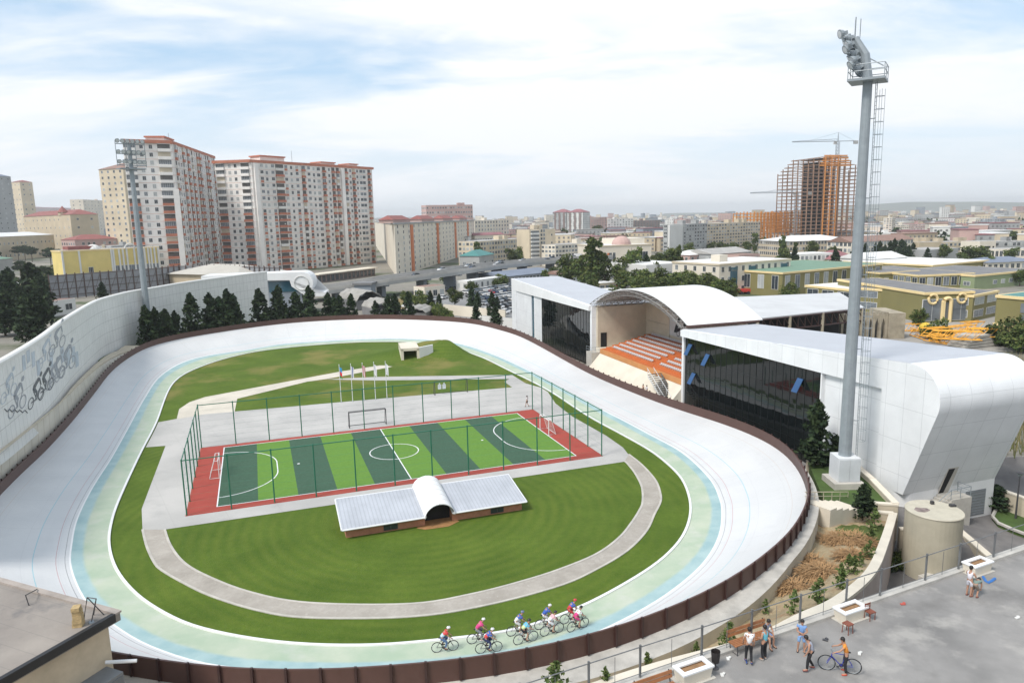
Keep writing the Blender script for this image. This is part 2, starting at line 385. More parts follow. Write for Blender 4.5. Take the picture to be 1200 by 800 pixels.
# ---------------------------------------------------------------- infield
def mound(x, y, t):
    e = math.exp(-((x+15)/11)**2-((y-147.5)/5.5)**2)*3.0; k = min(1, max(0, (1-t)/.1)); return e*k
mb = MB(); ctr = Vector((-17, 96, 0)); ts = [1,.985,.96,.93,.9,.87,.83,.79,.74,.68,.6,.45,.25,0]
ring = [[ctr.lerp(q, k) for q in Ao] for k in ts]
for r_, k in zip(ring, ts):
    for q in r_: q.z = .0+(.04 if k == 1 else 0)+mound(q.x, q.y, k)
for r in range(len(ts)-1): mb.strip(ring[r], ring[r+1], closed=True)
t = NT('mown_grass', .95, spec=.2); p = t.pos()
x, y, z = t.sep(p)
rad = t.n.new('ShaderNodeVectorMath'); rad.operation = 'DISTANCE'; t.l.new(p, rad.inputs[0]); rad.inputs[1].default_value = (-9, 66, 0)
wob = t.math('ADD', rad.outputs['Value'], t.math('MULTIPLY', t.noise(p, .3, 3, 0, 1), .5))
st = t.math('SINE', t.math('MULTIPLY', wob, 5.4))
base = t.mix(t.noise(p, .16, 6), (.058,.104,.011), (.092,.145,.018))
base = t.mix(t.math('MULTIPLY', t.noise(p, 2.2, 7, .35, .75), .5), base, (.038,.076,.008))
base = t.mix(t.math('MULTIPLY', t.math('MULTIPLY_ADD', st, .14, .14), t.noise(p, .12, 5, .35, .65)), base, (.15,.18,.03))
dry = t.math('MULTIPLY', t.noise(p, .09, 5, .5, .66), t.math('MULTIPLY', t.math('GREATER_THAN', y, 112), .75))
base = t.mix(dry, base, (.21,.18,.06))
base = t.mix(t.math('MULTIPLY', t.noise(p, 5, 6, .5, .7), .35), base, (.13,.15,.03))
t.bump(t.noise(p, 9, 4, 0, 1), .6, .06)
t.done(base); struct(mb.build('infield_lawn', t.m))
def sheet(name, pts, z, m):
    mb = MB(); P = [at(q[0], q[1], z) for q in pts]; a = sum(P[i].x*P[(i+1)%len(P)].y-P[(i+1)%len(P)].x*P[i].y for i in range(len(P)))
    if a < 0: P = P[::-1]
    mb.add(P, [tuple(range(len(P)))]); o = struct(mb.build(name, m)); return o
t = NT('infield_paving', .9); p = t.pos(); c = t.mix(t.noise(p, .12, 6), (.36,.355,.345), (.45,.44,.425)); c = t.mix(t.math('MULTIPLY', t.noise(p, .35, 7, .55, .72), .4), c, (.25,.25,.25))
f = Fr((0,0), (.865,.5)); c = t.mix(t.math('MULTIPLY', t.math('MAXIMUM', t.line(t.dot(p,(.43,.28,0)), 2.4, .02), t.line(t.dot(p,(-.5,.86,0)), 4, .04)), .25), c, (.2,.2,.2)); t.done(c); paving = t.m
t = NT('cobbled_path', .9); p = t.pos(); vo = t.n.new('ShaderNodeTexVoronoi'); vo.inputs['Scale'].default_value = 4.5; t.l.new(p, vo.inputs['Vector'])
c = t.mix(t.noise(p, .4, 6), (.30,.275,.24), (.40,.37,.33)); c = t.mix(t.math('MULTIPLY', vo.outputs['Color'], .3), c, (.22,.2,.18)); c = t.mix(t.math('MULTIPLY', t.noise(p, 3, 5, .6, .72), .5), c, (.5,.48,.44)); t.done(c); cobble = t.m
lightpath = mat('pale_path', (.53,.49,.42), .9, .14, .3)
sheet('infield_paving', [(183,495),(207,490.5),(240,485),(275,482),(444,467),(600,453.6),(616,454),(634,454),(642,459),(651,472.5),(671,488),(710,510),(730,524),(737,533),(732,540.6),(193,620),(167,620),(166,596),(194,522),(169,524)], .022, paving)
sheet('pale_path', [(183,495.5),(207,491),(210,479),(222,471),(240,465),(336,447),(400,435),(474,423.5),(477,425.5),(452,431),(382,444),(360,447),(278,467),(275,482),(240,485)], .03, lightpath)
sheet('thin_path', [(382,444.3),(440,441.5),(600,439),(616,449),(634,454),(616,454),(600,453.6),(591,447),(597,443.8),(440,445.6)], .026, paving)
# curved cobbled path between the lawns
o_ = [(167,620),(172,640),(181,659),(190,668),(216,683),(248,698),(300,714),(360,723),(480,722),(567,709),(655,686),(700,666),(736,644),(758,621),(767,602),(774,588),(774,578),(768,562),(752,544),(737,532)]
i_ = [(193,620),(200,639),(216,659),(244,675),(292,693),(360,705.6),(480,707),(555,695),(617,679),(660,665),(700,648),(726,629),(740,612),(749,598),(753,588),(752,570),(744,554),(737,545),(734,541.5),(732,540)]
oo = spline([at(*q,.034) for q in o_], 90, False); ii = spline([at(*q,.034) for q in i_], 90, False)
struct(MB().strip(ii, oo).build('cobbled_path', cobble))
ke = MB()
for cv, s in ((oo, 1), (ii, -1)):
    e = []
    for k, q in enumerate(cv):
        tg = cv[min(k+1,89)]-cv[max(k-1,0)]; n_ = Vector((tg.y,-tg.x,0)).normalized()*.1; e.append(n_)
    ke.strip([q-n_+Z*.03 for q, n_ in zip(cv, e)], [q+n_+Z*.03 for q, n_ in zip(cv, e)])
    ke.strip([q+n_+Z*.03 for q, n_ in zip(cv, e)], [q+n_-Z*.03 for q, n_ in zip(cv, e)]); ke.strip([q-n_-Z*.03 for q, n_ in zip(cv, e)], [q-n_+Z*.03 for q, n_ in zip(cv, e)])
struct(ke.build('path_kerb', M['concrete']))
# ---------------------------------------------------------------- football court
c0, c1, c2, c3 = at(254,594), at(262,525), at(607,484), at(675,535)
ctr = (c0+c1+c2+c3)/4; ux = ((c3-c0)+(c2-c1)).normalized(); PF = Fr((ctr.x,ctr.y,0), ux); PLn, PWd = ((c3-c0).length+(c2-c1).length)/4, ((c1-c0).length+(c2-c3).length)/4
RX0, RX1, RY0, RY1 = -PLn-2.75, PLn+2.85, -PWd-1.2, PWd+1.05
struct(MB().fbox(PF, RX0, RX1, RY0, RY1, -.2, .06).build('court_surround', M['red_court']))
tl = mat('light_green_turf', (.11,.22,.04), .95, .1, 3, spec=.2); td = mat('dark_green_turf', (.05,.10,.066), .95, .12, 3, spec=.2)
mb = MB()
for k in range(10):
    x0 = -PLn+k*PLn/5; w = PLn/5; mb.quad(PF.p(x0,-PWd,.072), PF.p(x0+w,-PWd,.072), PF.p(x0+w,PWd,.072), PF.p(x0,PWd,.072), 1 if k%2 == 0 else 0)
struct(mb.build('football_court', [tl, td]))
ml = MB(); zl = .08
def rectl(x0,x1,y0,y1): ml.quad(PF.p(x0,y0,zl),PF.p(x1,y0,zl),PF.p(x1,y1,zl),PF.p(x0,y1,zl))
lw = .12
rectl(-PLn,PLn,-PWd,-PWd+lw); rectl(-PLn,PLn,PWd-lw,PWd); rectl(-PLn,-PLn+lw,-PWd+lw,PWd-lw); rectl(PLn-lw,PLn,-PWd+lw,PWd-lw); rectl(-lw/2,lw/2,-PWd+lw,PWd-lw)
def arc(cx, cy, r, a0, a1, n=40):
    q = [math.radians(lerp(a0,a1,k/n)) for k in range(n+1)]
    ml.strip([PF.p(cx+(r-lw)*math.cos(a), cy+(r-lw)*math.sin(a), zl+.004) for a in q], [PF.p(cx+r*math.cos(a), cy+r*math.sin(a), zl+.004) for a in q])
arc(0,0,3,0,360)
for s in (-1, 1):
    a = 0 if s < 0 else 180; cx = s*PLn; r = 6.2
    arc(cx,1.5,r,0 if s<0 else 90,90 if s<0 else 180); arc(cx,-1.5,r,(-90 if s<0 else 180),(0 if s<0 else 270))
    ml.quad(PF.p(cx-s*(r-lw),-1.5,zl+.004),PF.p(cx-s*r,-1.5,zl+.004),PF.p(cx-s*r,1.5,zl+.004),PF.p(cx-s*(r-lw),1.5,zl+.004))
    q = [2*PI*k/12 for k in range(12)]; ml.add([PF.p(cx-s*8.5+.16*math.cos(a),.16*math.sin(a),zl+.006) for a in q],[tuple(range(12))])
struct(ml.build('court_line', M['white']))
# fence
fen = thing('court_fence', 'tall green steel fence of posts and rails round the small football court', 'fence', (ctr.x,ctr.y,0))
FH = 5.6; fx = [RX0+.12+(RX1-RX0-.24)*k/11 for k in range(12)]; fy = [RY0+.12+(RY1-RY0-.24)*k/6 for k in range(7)]
pts = [(x, fy[0]) for x in fx]+[(x, fy[-1]) for x in fx]+[(fx[0], y) for y in fy[1:-1]]+[(fx[-1], y) for y in fy[1:-1]]
fp = MB().cone((0,0,0), .07,.07, FH, 8).ball((0,0,FH),.085,8,4).mesh('post', M['green_steel'])
for x, y in pts: q = PF.p(x,y,.06); place(fp, 'post', fen, (q.x-ctr.x,q.y-ctr.y,.06))
rl = MB()
cs = [(fx[0],fy[0]),(fx[-1],fy[0]),(fx[-1],fy[-1]),(fx[0],fy[-1])]
for k in range(4):
    a, b = cs[k], cs[(k+1)%4]
    rl.tube([PF.p(a[0],a[1],FH), PF.p(b[0],b[1],FH)], .055, 6)
rl.build('top_rail', M['green_steel'], fen)
nm = MB(); wr = mat('green_mesh_wire', (.03,.17,.11), .6, .1, 2)
for k in range(4):   # sparse netting cables stretched between the posts
    a, b = cs[k], cs[(k+1)%4]
    for z in [.15]+[.7*j for j in range(1,8)]: nm.tube([PF.p(a[0],a[1],z), PF.p(b[0],b[1],z)], .006, 3, cap=False)
nm.build('netting_cables', wr, fen)
# goals
def goal(name, label, ox, oy, face, w=3, h=2, d=1.0, mt=None, grp=None, fr=PF, z0=.08, net=True, r=.05):
    o = fr.p(ox, oy, z0); g = thing(name, label, 'goal', o, grp); G = Fr(o, fr.u*face); mb = MB()
    P = lambda x, y, z: G.p(x, y, z)
    for s in (-1, 1):
        mb.tube([P(0,s*w/2,0),P(0,s*w/2,h)], r, 8); mb.tube([P(0,s*w/2,h),P(-d*.4,s*w/2,h),P(-d,s*w/2,0.04),P(0,s*w/2,.04)], r*.6, 6)
    mb.tube([P(0,-w/2,h),P(0,w/2,h)], r, 8); mb.build('frame', mt or M['white'], g)
    mb = MB(); mb.tube([P(-d,-w/2,.04),P(-d,w/2,.04)], r*.6, 6); mb.tube([P(-d*.4,-w/2,h),P(-d*.4,w/2,h)], r*.6, 6)
    mb.build('back_bar', mt or M['white'], g)
    if net:
        nb = MB()
        for k in range(13): y = -w/2+w*k/12; nb.tube([P(0,y,h),P(-d*.4,y,h),P(-d,y,.05)], .008, 3, cap=False)
        for k in range(1,8): f = k/8; x = lerp(-d*.4,-d,f); z = lerp(h,.05,f); nb.tube([P(x,-w/2,z),P(x,w/2,z)], .008, 3, cap=False)
        nb.build('net', M['frame'], g)
    return g
goal('football_goal','small white football goal on the red surround at the left end of the court',-PLn-.05,0,1)
goal('football_goal','small white football goal at the right end of the court, towards the glass buildings',PLn+.05,0,-1)
q = at(431.5,499.5); Gf = Fr((q.x,q.y,0), (PF.v.x, PF.v.y))
goal('training_goal','dark bare goal frame standing on the paving just behind the halfway line of the court',0,0,-1,w=5.0,h=2.2,d=1.2,mt=M['dark_metal'],fr=Gf,z0=.03,net=False,r=.06)
q = at(529,461.5); Gf2 = Fr((q.x,q.y,0), (PF.v.x, PF.v.y))
gg = goal('training_goal','dark bare goal frame at the lawn edge with two pale bibs on it',0,0,-1,w=5.4,h=2.2,d=1.1,mt=M['dark_metal'],fr=Gf2,z0=.03,net=False,r=.06)
for k, y in enumerate((1.9, 1.15)):
    b = MB(); o = Gf2.p(.06, y, 1.35); b.box(o,(.06,.55,.75),Gf2.ang); b.box(Gf2.p(.06,y,1.85),(.05,.22,.3),Gf2.ang)
    tag(b.build('training_bib', mat('pale_bib',(.55,.6,.62),.9,.1,5), at0=tuple(o)), ('pale bib hung nearest the left post of the far dark goal frame','pale bib hung second from the left post of the far dark goal frame')[k], 'bib')
# flag poles
FLC = [(('blue, red and green flag'), [L((60,150,200)),L((205,40,50)),L((50,140,80))]), ('white and blue flag',[(.7,.7,.72),L((70,90,150)),(.7,.7,.72)]), ('red and white flag',[L((196,70,74)),(.7,.7,.7),L((190,120,120))]), ('plain white flag',[(.72,.72,.72)]*3), ('white flag with faint emblem',[(.75,.75,.75),(.62,.66,.66),(.75,.75,.75)])]
for k in range(5):
    q = lerp(Vector((400,471.5,0)), Vector((453.6,467,0)), k/4); b = at(q.x,q.y); ord_ = ['first','second','third','fourth','fifth'][k]
    fpz = thing('flagpole', 'flagpole with limp %s, %s from the left behind the court' % (FLC[k][0], ord_), 'flagpole', b, 'flagpoles behind the court')
    MB().tube([(b.x,b.y,0),(b.x,b.y,6.0)],[.06,.04],8).ball((b.x,b.y,6.03),.07,8,4).build('pole', M['white_metal'], fpz)
    MB().cone((b.x,b.y,.01),.16,.12,.08,10).build('base_plate', M['grey_metal'], fpz)
    fl = MB()
    for s in range(3):
        for r in range(5):
            z1 = 5.7-r*.34; z0 = z1-.34; x0 = .05+s*.125; wv = lambda a, z: b.y-.1*math.sin(a*9+z*2.2+k)
            g = .25*(5-r)*.0
            fl.quad((b.x+x0,wv(x0,z0),z0-s*.12),(b.x+x0+.125,wv(x0+.125,z0),z0-(s+1)*.12),(b.x+x0+.125,wv(x0+.125,z1),z1-(s+1)*.1),(b.x+x0,wv(x0,z1),z1-s*.1), s if k != 0 else min(2, (r*3)//5))
    fl.build('flag', [mat('flag_cloth_%d_%d'%(k,s),FLC[k][1][s],.9,.06,3) for s in range(3)], fpz)
# ---------------------------------------------------------------- clubhouse in the infield
b0, b1 = at(405.6,630), at(611.5,597); HF = Fr((b0.x,b0.y,0), b1-b0); HL = (b1-b0).length
club = thing('clubhouse', 'long low clubhouse with two silver roofs and a white barrel vault over its middle entrance', 'clubhouse', HF.p(HL/2,2.5,0))
HD = 4.6; zb, zf = .95, 1.75       # sunken building: eaves towards the camera are lower
v0, v1 = HL*.43, HL*.585
for x0, x1 in ((0, v0), (v1, HL)):
    mb = MB(); mb.hexa([HF.p(x0,0,-.3),HF.p(x1,0,-.3),HF.p(x1,HD,-.3),HF.p(x0,HD,-.3)],[HF.p(x0,0,zb-.1),HF.p(x1,0,zb-.1),HF.p(x1,HD,zf-.1),HF.p(x0,HD,zf-.1)]); mb.build('brick_wall', M['brick'], club)
    mb = MB(); e0, e1 = (.35 if x0 == 0 else 0), (.35 if x1 == HL else 0); q = [HF.p(x0-e0,-.5,zb-.06),HF.p(x1+e1,-.5,zb-.06),HF.p(x1+e1,HD+.3,zf+.02),HF.p(x0-e0,HD+.3,zf+.02)]
    mb.hexa(q,[p+Z*.12 for p in q])
    t_ = _M.get('ribbed_silver_roof') or gridmat('ribbed_silver_roof', (.40,.42,.46), (.31,.33,.36), (HF.u.x,HF.u.y), .35, 0, .09, .4, .09)
    rf = mb.build('roof', t_, club)
    ed = MB()
    for a, b in ((q[0],q[1]),(q[1],q[2]),(q[2],q[3]),(q[3],q[0])): ed.tube([a+Z*.07,b+Z*.07],.1,4)
    ed.build('eaves_trim', M['white_metal'], rf)
for xw in (HL*.24, HL*.85):
    w = MB(); w.fbox(HF, xw-.65, xw+.65, -.06, .1, .12, .62); fo = w.build('window', M['dark_metal'], club)
    MB().fbox(HF, xw-.58, xw-.04, -.08, .0, .18, .57).fbox(HF, xw+.04, xw+.58, -.08, .0, .18, .57).build('pane', M['glassdark'], fo)
vm = MB(); va = []; vb = []; nn = 14; cx = (v0+v1)/2; rr = (v1-v0)/2+.12
for k in range(nn+1):
    a = PI*k/nn; va.append(HF.p(cx-rr*math.cos(a), -.75, zb-.1+1.25*math.sin(a))); vb.append(HF.p(cx-rr*math.cos(a), HD+.5, zf-.1+1.15*math.sin(a)))
vm.strip(va, vb); vm.strip([p+Z*.08 for p in va],[p+Z*.08 for p in vb]); vm.strip(va,[p+Z*.08 for p in va]); vm.strip(vb,[p+Z*.08 for p in vb])
vr = vm.build('vault_roof', M['white'], club, smooth=True)
rb = MB()
for k in range(1,6): f = k/6; rb.strip([a.lerp(b,f-.006)+Z*.085 for a, b in zip(va,vb)],[a.lerp(b,f+.006)+Z*.11 for a, b in zip(va,vb)])
rb.tube([va[nn//2]+Z*.09, vb[nn//2]+Z*.09], .03, 4); rb.build('seam', M['frame'], vr)
MB().fbox(HF, v0, v1, .9, 1.0, -.3, 1.7).build('entrance_wall', M['void'], club)
mb = MB(); mb.add([HF.p(v0-.2,-1.0,.03),HF.p(v1-.6,-1.1,.03),HF.p(v1+.6,-.35,.03),HF.p(v1,.9,.03),HF.p(v0,.9,.03),HF.p(v0-.9,-.4,.03)],[(0,1,2,3,4,5)])
struct(mb.build('bare_soil', mat('bare_soil', L((150,112,72)), .95, .25, 2)))
# ---------------------------------------------------------------- tunnel portal
pa, pb = at(473.5,424,.03), at(489,423,.03); TF = Fr((pa.x,pa.y,0), (pb-pa)); tw = (pb-pa).length; 
tun = thing('tunnel_portal', 'white concrete tunnel mouth set into the far grass mound', 'tunnel', TF.p(tw/2,1,0))
MB().fbox(TF,-.5,0,-.1,7,-.2,2.6).fbox(TF,tw,tw+.5,-.1,7,-.2,2.6).fbox(TF,-.5,tw+.5,-.1,7,2.2,2.75).build('portal_frame', M['cream_lt'], tun)
MB().hexa([TF.p(tw+.5,-.1,-.2),TF.p(tw+3.4,1.4,-.2),TF.p(tw+3.4,1.9,-.2),TF.p(tw+.5,.5,-.2)],[TF.p(tw+.5,-.1,2.75),TF.p(tw+3.4,1.4,2.9),TF.p(tw+3.4,1.9,2.9),TF.p(tw+.5,.5,2.75)]).build('wing_wall', M['white'], tun)
MB().fbox(TF,0,tw,6.6,6.9,-.2,2.2).build('inner_wall', mat('tunnel_interior',(.3,.23,.15),.9), tun)
# ================================================================== WHITE STADIUM BUILDINGS
GO = Vector((37,65.3,0)); AH = Vector((-.317,.948,0)).normalized(); NH = Vector((.948,.317,0)).normalized()
def S(a, d, z=0): return GO + AH*a + NH*d + Vector((0,0,z))
def sbox(mb, a0,a1,d0,d1,z0,z1,mi=0): return mb.hexa([S(a0,d0,z0),S(a1,d0,z0),S(a1,d1,z0),S(a0,d1,z0)][::-1],[S(a0,d0,z1),S(a1,d0,z1),S(a1,d1,z1),S(a0,d1,z1)][::-1],mi)
SG = math.atan2(AH.y, AH.x)
panel = gridmat('white_cladding', (.70,.72,.74), (.48,.5,.52), (AH.x,AH.y), 2.1, 3.3, .05, .45)
panel_end = gridmat('white_cladding_end', (.70,.72,.74), (.48,.5,.52), (NH.x,NH.y), 2.6, 2.9, .05, .45)
tg = NT('dark_reflective_glass', .03, spec=.5); p = tg.pos(); tg.done(tg.mix(tg.noise(p,.2), (.004,.006,.007), (.008,.011,.012)))
def glassfront(par, a0, a1, z0, z1, n, rows=4):
    """curtain wall: slightly tilted panes give broken reflections"""
    mb = MB(); rr = random.Random(5)
    for i in range(n):
        for r in range(rows):
            x0, x1 = lerp(a0,a1,i/n), lerp(a0,a1,(i+1)/n); y0, y1 = lerp(z0,z1,r/rows), lerp(z0,z1,(r+1)/rows); e = [rr.uniform(0,.02) for _ in range(4)]
            mb.quad(S(x0,e[0],y0),S(x0,e[1],y1),S(x1,e[2],y1),S(x1,e[3],y0))
    g = mb.build('glass_front', tg.m, par)
    mb = MB()
    for i in range(n+1): x = lerp(a0,a1,i/n); sbox(mb, x-.022,x+.022,-.03,.0,z0,z1)
    for r in range(1,rows): y = lerp(z0,z1,r/rows); sbox(mb, a0,a1,-.02,.0,y-.012,y+.012)
    mb.build('mullion', mat('black_mullion',(.012,.014,.015),.4,.1,1), g); return g
def roofline(a): return 13.8-2.2*a/38 if a < 50 else 11.6+1.6*(a-69.2)/46.4
# ---- right hand building
rbld = thing('stadium_building', 'large white building with leaning rounded end wall and black glass beside the tall mast', 'building', S(19,6,0))
prof = [(-.2,1.0)]
for k in range(9):
    a = math.radians(-20+110*k/8); prof.append((-1.2-2.5*math.cos(a) if 0 else 0, 0))
prof = [(-.3,1.0),(-1.35,4.0),(-2.5,7.3),(-3.35,9.7)]
for k in range(25):
    th = math.radians(-18+108*k/24); prof.append((-.35-3.15*math.cos(th), 10.65+3.15*math.sin(th)))
# end wall (leaning, rolled over at the top)
mb = MB(); ringF = [S(a,0,z) for a,z in prof]+[S(.0,0,13.8)]; ringB = [S(a,12,z) for a,z in prof]+[S(0,12,13.8)]
mb.strip(ringB, ringF); ew = mb.build('end_wall', panel_end, rbld, smooth=True)
# front wall plane on the camera side, flush fascia and recess
mb = MB(); fr = [(2.6,1.0)]
wall = prof+[(.0,13.8),(3.0,roofline(3.0)),(3.0,1.0)]
mb.add([S(a,0,z) for a,z in wall],[tuple(range(len(wall)))[::-1]])
sbox(mb, 3.0,11.1,.35,.6,-.6,10.72)                                # recessed white wall beside the glass
mb.quad(S(3.0,0,-.6),S(3.0,.4,-.6),S(3.0,.4,10.7),S(3.0,0,10.7))
mb.build('front_wall', panel, rbld)
mb = MB(); mb.hexa([S(3.0,0,10.7),S(3.0,.6,10.7),S(38,.6,10.7),S(38,-.9,10.7)],[S(3.0,0,roofline(3)),S(3.0,.6,roofline(3)),S(38,.6,11.6),S(38,-.9,11.6)]); mb.build('fascia', panel, rbld)
mb = MB(); mb.hexa([S(0,.02,13.5),S(0,12,13.5),S(38,12,11.3),S(38,.02,11.3)],[S(0,.02,13.803),S(0,12,13.803),S(38,12,11.603),S(38,.02,11.603)]); mb.build('roof', M['roofgrey'], rbld)
mb = MB(); sbox(mb,3.0,38,11.6,12,-2,11.3); sbox(mb,37.6,38,.6,11.6,.5,11.3); mb.build('rear_wall', M['cream_lt'], rbld)
gl = glassfront(rbld, 11.1, 38, -.6, 10.7, 22)
mb = MB(); sbox(mb, 38.0,38.5,-.3,.6,0,11.6); mb.build('white_pilaster', M['white'], rbld); mb = MB(); sbox(mb,10.9,11.1,-.1,.6,-.6,10.7); mb.build('white_pilaster', M['white'], rbld)
for a, z in ((36.6,8.9),(32.3,8.2),(35.6,4.9),(14.2,8.6)):
    mb = MB(); mb.hexa([S(a-.45,-.95,z-.7),S(a+.45,-.95,z-.7),S(a+.45,-.9,z-.7),S(a-.45,-.9,z-.7)],[S(a-.45,-.12,z+.8),S(a+.45,-.12,z+.8),S(a+.45,-.05,z+.8),S(a-.45,-.05,z+.8)]); mb.build('open_window', M['openblue'], rbld)
# base under the leaning wall
mb = MB(); base = []
for k in range(7): th = PI*(1.0+.5*k/6); base.append((1.0+1.3*math.cos(th), 1.3+1.3*math.sin(th)))
poly = [(-.3,12.0),(-.3,1.3)]+[(1.0+1.3*math.cos(PI+PI/2*k/6),1.3+1.3*math.sin(PI+PI/2*k/6)) for k in range(1,7)]+[(3.0,.0),(3.0,12.0)]
mb.prism([tuple(S(a,d)[:2]) for a,d in poly], -3.4, 1.0); mb.build('base_wall', M['white'], rbld)
mb = MB(); mb.hexa([S(-.34,8.2,-2.6),S(-.34,10.9,-2.6),S(.2,10.9,-2.6),S(.2,8.2,-2.6)],[S(-.34,8.2,.1),S(-.34,10.9,.1),S(.2,10.9,.1),S(.2,8.2,.1)]); gd = mb.build('garage_door', mat('grey_roller_door',(.2,.215,.23),.5,.1,3), rbld)
mb = MB()
for k in range(9): z = -2.45+k*.3; sbox(mb,-.37,-.34,8.25,10.85,z,z+.03)
mb.build('door_slat', M['grey_metal'], gd)
# entrance in the leaning wall: flush dark panel paints the recess shade; steps
def aw(z): return -.3-1.05*(z-1)/3 if z > 1 else -.3
def dpan(d0,d1,e0,e1,z0,z1,o_): return [S(aw(z0)-o_,d0,z0),S(aw(z0)-o_,d1,z0),S(aw(z1)-o_,e1,z1),S(aw(z1)-o_,e0,z1)]
mb = MB(); q0, q1 = dpan(4.5,5.8,4.65,5.95,.45,3.3,.03), dpan(4.5,5.8,4.65,5.95,.45,3.3,-.1); mb.extr(q1,q0); dr = mb.build('entrance_reveal', M['concrete'], rbld)
mb = MB(); q0, q1 = dpan(4.55,5.15,4.7,5.5,.5,3.2,.05), dpan(4.55,5.15,4.7,5.5,.5,3.2,.0); mb.extr(q1,q0); mb.build('door', M['void'], dr)
mb = MB(); sbox(mb,-2.0,-.32,4.3,6.9,-3,.45)
for k in range(6): sbox(mb,-2.0,-.35,4.3-.34*(k+1),4.3-.34*k,-3,.45-.21*(k+1))
mb.build('entrance_steps', M['concrete'], rbld)
mb = MB()
rp = [(-1.9,2.4,.3),(-1.9,4.3,1.45),(-1.9,6.8,1.45),(-.5,6.8,1.45)]
mb.tube([S(*q) for q in rp],.035,6); mb.tube([S(a,d,z-.45) for a,d,z in rp],.02,5)
for a,d,z in rp+[(-1.9,5.5,1.45)]: mb.tube([S(a,d,z-1.0),S(a,d,z)],.03,6)
mb.build('handrail', M['grey_metal'], rbld)
mb = MB(); mb.box(S(-.62,1.6,2.4),(.18,.18,.2)); mb.build('wall_camera', M['frame'], rbld)
# ---- left hand building
lb = thing('stadium_building', 'white building with sloping silver roof and black glass left of the grandstand', 'building', S(92,6,0))
mb = MB(); mb.hexa([S(69.2,-.9,10.7),S(69.2,.6,10.7),S(115.6,.6,10.4),S(115.6,-.2,10.4)],[S(69.2,-.9,11.6),S(69.2,.6,11.6),S(115.6,.6,13.2),S(115.6,-.2,13.2)]); mb.build('fascia', M['white'], lb)
mb = MB(); mb.hexa([S(69.2,.02,11.2),S(69.2,12,11.2),S(115.6,12,12.8),S(115.6,.02,12.8)],[S(69.2,.02,11.603),S(69.2,12,11.603),S(115.6,12,13.203),S(115.6,.02,13.203)]); mb.build('roof', M['roofgrey'], lb)
glassfront(lb, 69.7, 95.6, .3, 10.65, 20)
mb = MB(); sbox(mb,68.9,69.7,-.4,.5,0,11.5); sbox(mb,95.6,100.4,-.05,.4,0,10.5); sbox(mb,102.0,112.2,-.05,.4,0,10.45); sbox(mb,112.2,115.6,-.2,.4,0,10.4); sbox(mb,115.2,115.6,.4,12,0,12.8); sbox(mb,69.2,115.2,11.7,12,0,11.2); mb.build('white_wall', panel, lb)
mb = MB(); sbox(mb,100.4,102.0,.1,.4,0,10.5); mb.build('window_slot', M['glassblue'], lb)
# ---- open grandstand with vaulted roof between them
gs = thing('grandstand', 'open grandstand with orange seating steps under a white vaulted roof, between the two white buildings', 'grandstand', S(53.6,5,0))
mb = MB(); sbox(mb,68.3,68.9,.5,11,0,11.55); mb.build('side_wall', M['cream'], gs)
mb = MB(); sbox(mb,38.6,68.3,10.5,11,0,11.6)
arcp = [(S(53.6-15.2*math.cos(PI*k/12*1),10.6,0),k) for k in range(13)]
for a in (50.8, 60.0): sbox(mb,a-.25,a+.25,10.3,10.5,5,11.6)
sbox(mb,38.6,68.3,10.35,10.5,8.2,8.45); bw = mb.build('back_wall', M['cream'], gs)
mb = MB(); sbox(mb,38.55,68.3,.15,10.5,0,3.9); mb.hexa([S(38.55,-2.3,-.5),S(66.5,-2.3,-.5),S(66.5,.15,-.5),S(38.55,.15,-.5)][::-1],[S(38.55,-2.3,.6),S(66.5,-2.3,.6),S(66.5,.15,3.2),S(38.55,.15,3.2)][::-1]); pl_ = mb.build('plinth', M['cream_lt'], gs)
mb = MB(); sbox(mb,38.55,66.4,.05,.16,3.2,4.05,1); sbox(mb,38.55,66.4,.16,1.25,3.95,4.05,0)
for k in range(7): sbox(mb,38.55,66.4,1.25+k*1.3,1.25+(k+1)*1.3,4.0,4.25+.3*k)
for k in range(7): sbox(mb,49.2,50.6,.95+k*1.3,1.25+k*1.3,4.0,4.12+.3*k)
st = mb.build('seating_steps', [M['orange'],M['orange_lt']], gs)
mb = MB(); mb.box((0,0,.2),(.46,.34,.05)).box((0,.17,.3),(.46,.05,.22)).box((0,0,.1),(.1,.25,.18)); seat = mb.mesh('seat', mat('pale_plastic_seat',(.56,.56,.57),.5,.06,2))
spots = []
for k in range(7):
    for a in [51.2+.62*j for j in range(23)]+[39.0+.62*j for j in range(16)]: spots.append(S(a,2.05+k*1.3,4.25+.3*k))
spots.sort(key=lambda q: (q-co.location).length)
mbs = MB()
for k, q in enumerate(spots):
    if k < 99: place(seat,'seat',gs,q-Vector(ROOT[gs.name]),SG+PI)
    else:
        for bx in (((0,0,.2),(.46,.34,.05)),((0,.17,.3),(.46,.05,.22)),((0,0,.1),(.1,.25,.18))):
            c_, z_ = bx; v_ = q+NH*c_[1]+Vector((0,0,c_[2])); mbs.box(v_,z_,SG)
stuff(mbs.build('seat', _M['pale_plastic_seat'], gs))
mb = MB(); sbox(mb,68.24,68.3,1.1,2.3,3.95,6.6); mb.build('doorway', M['void'], gs)
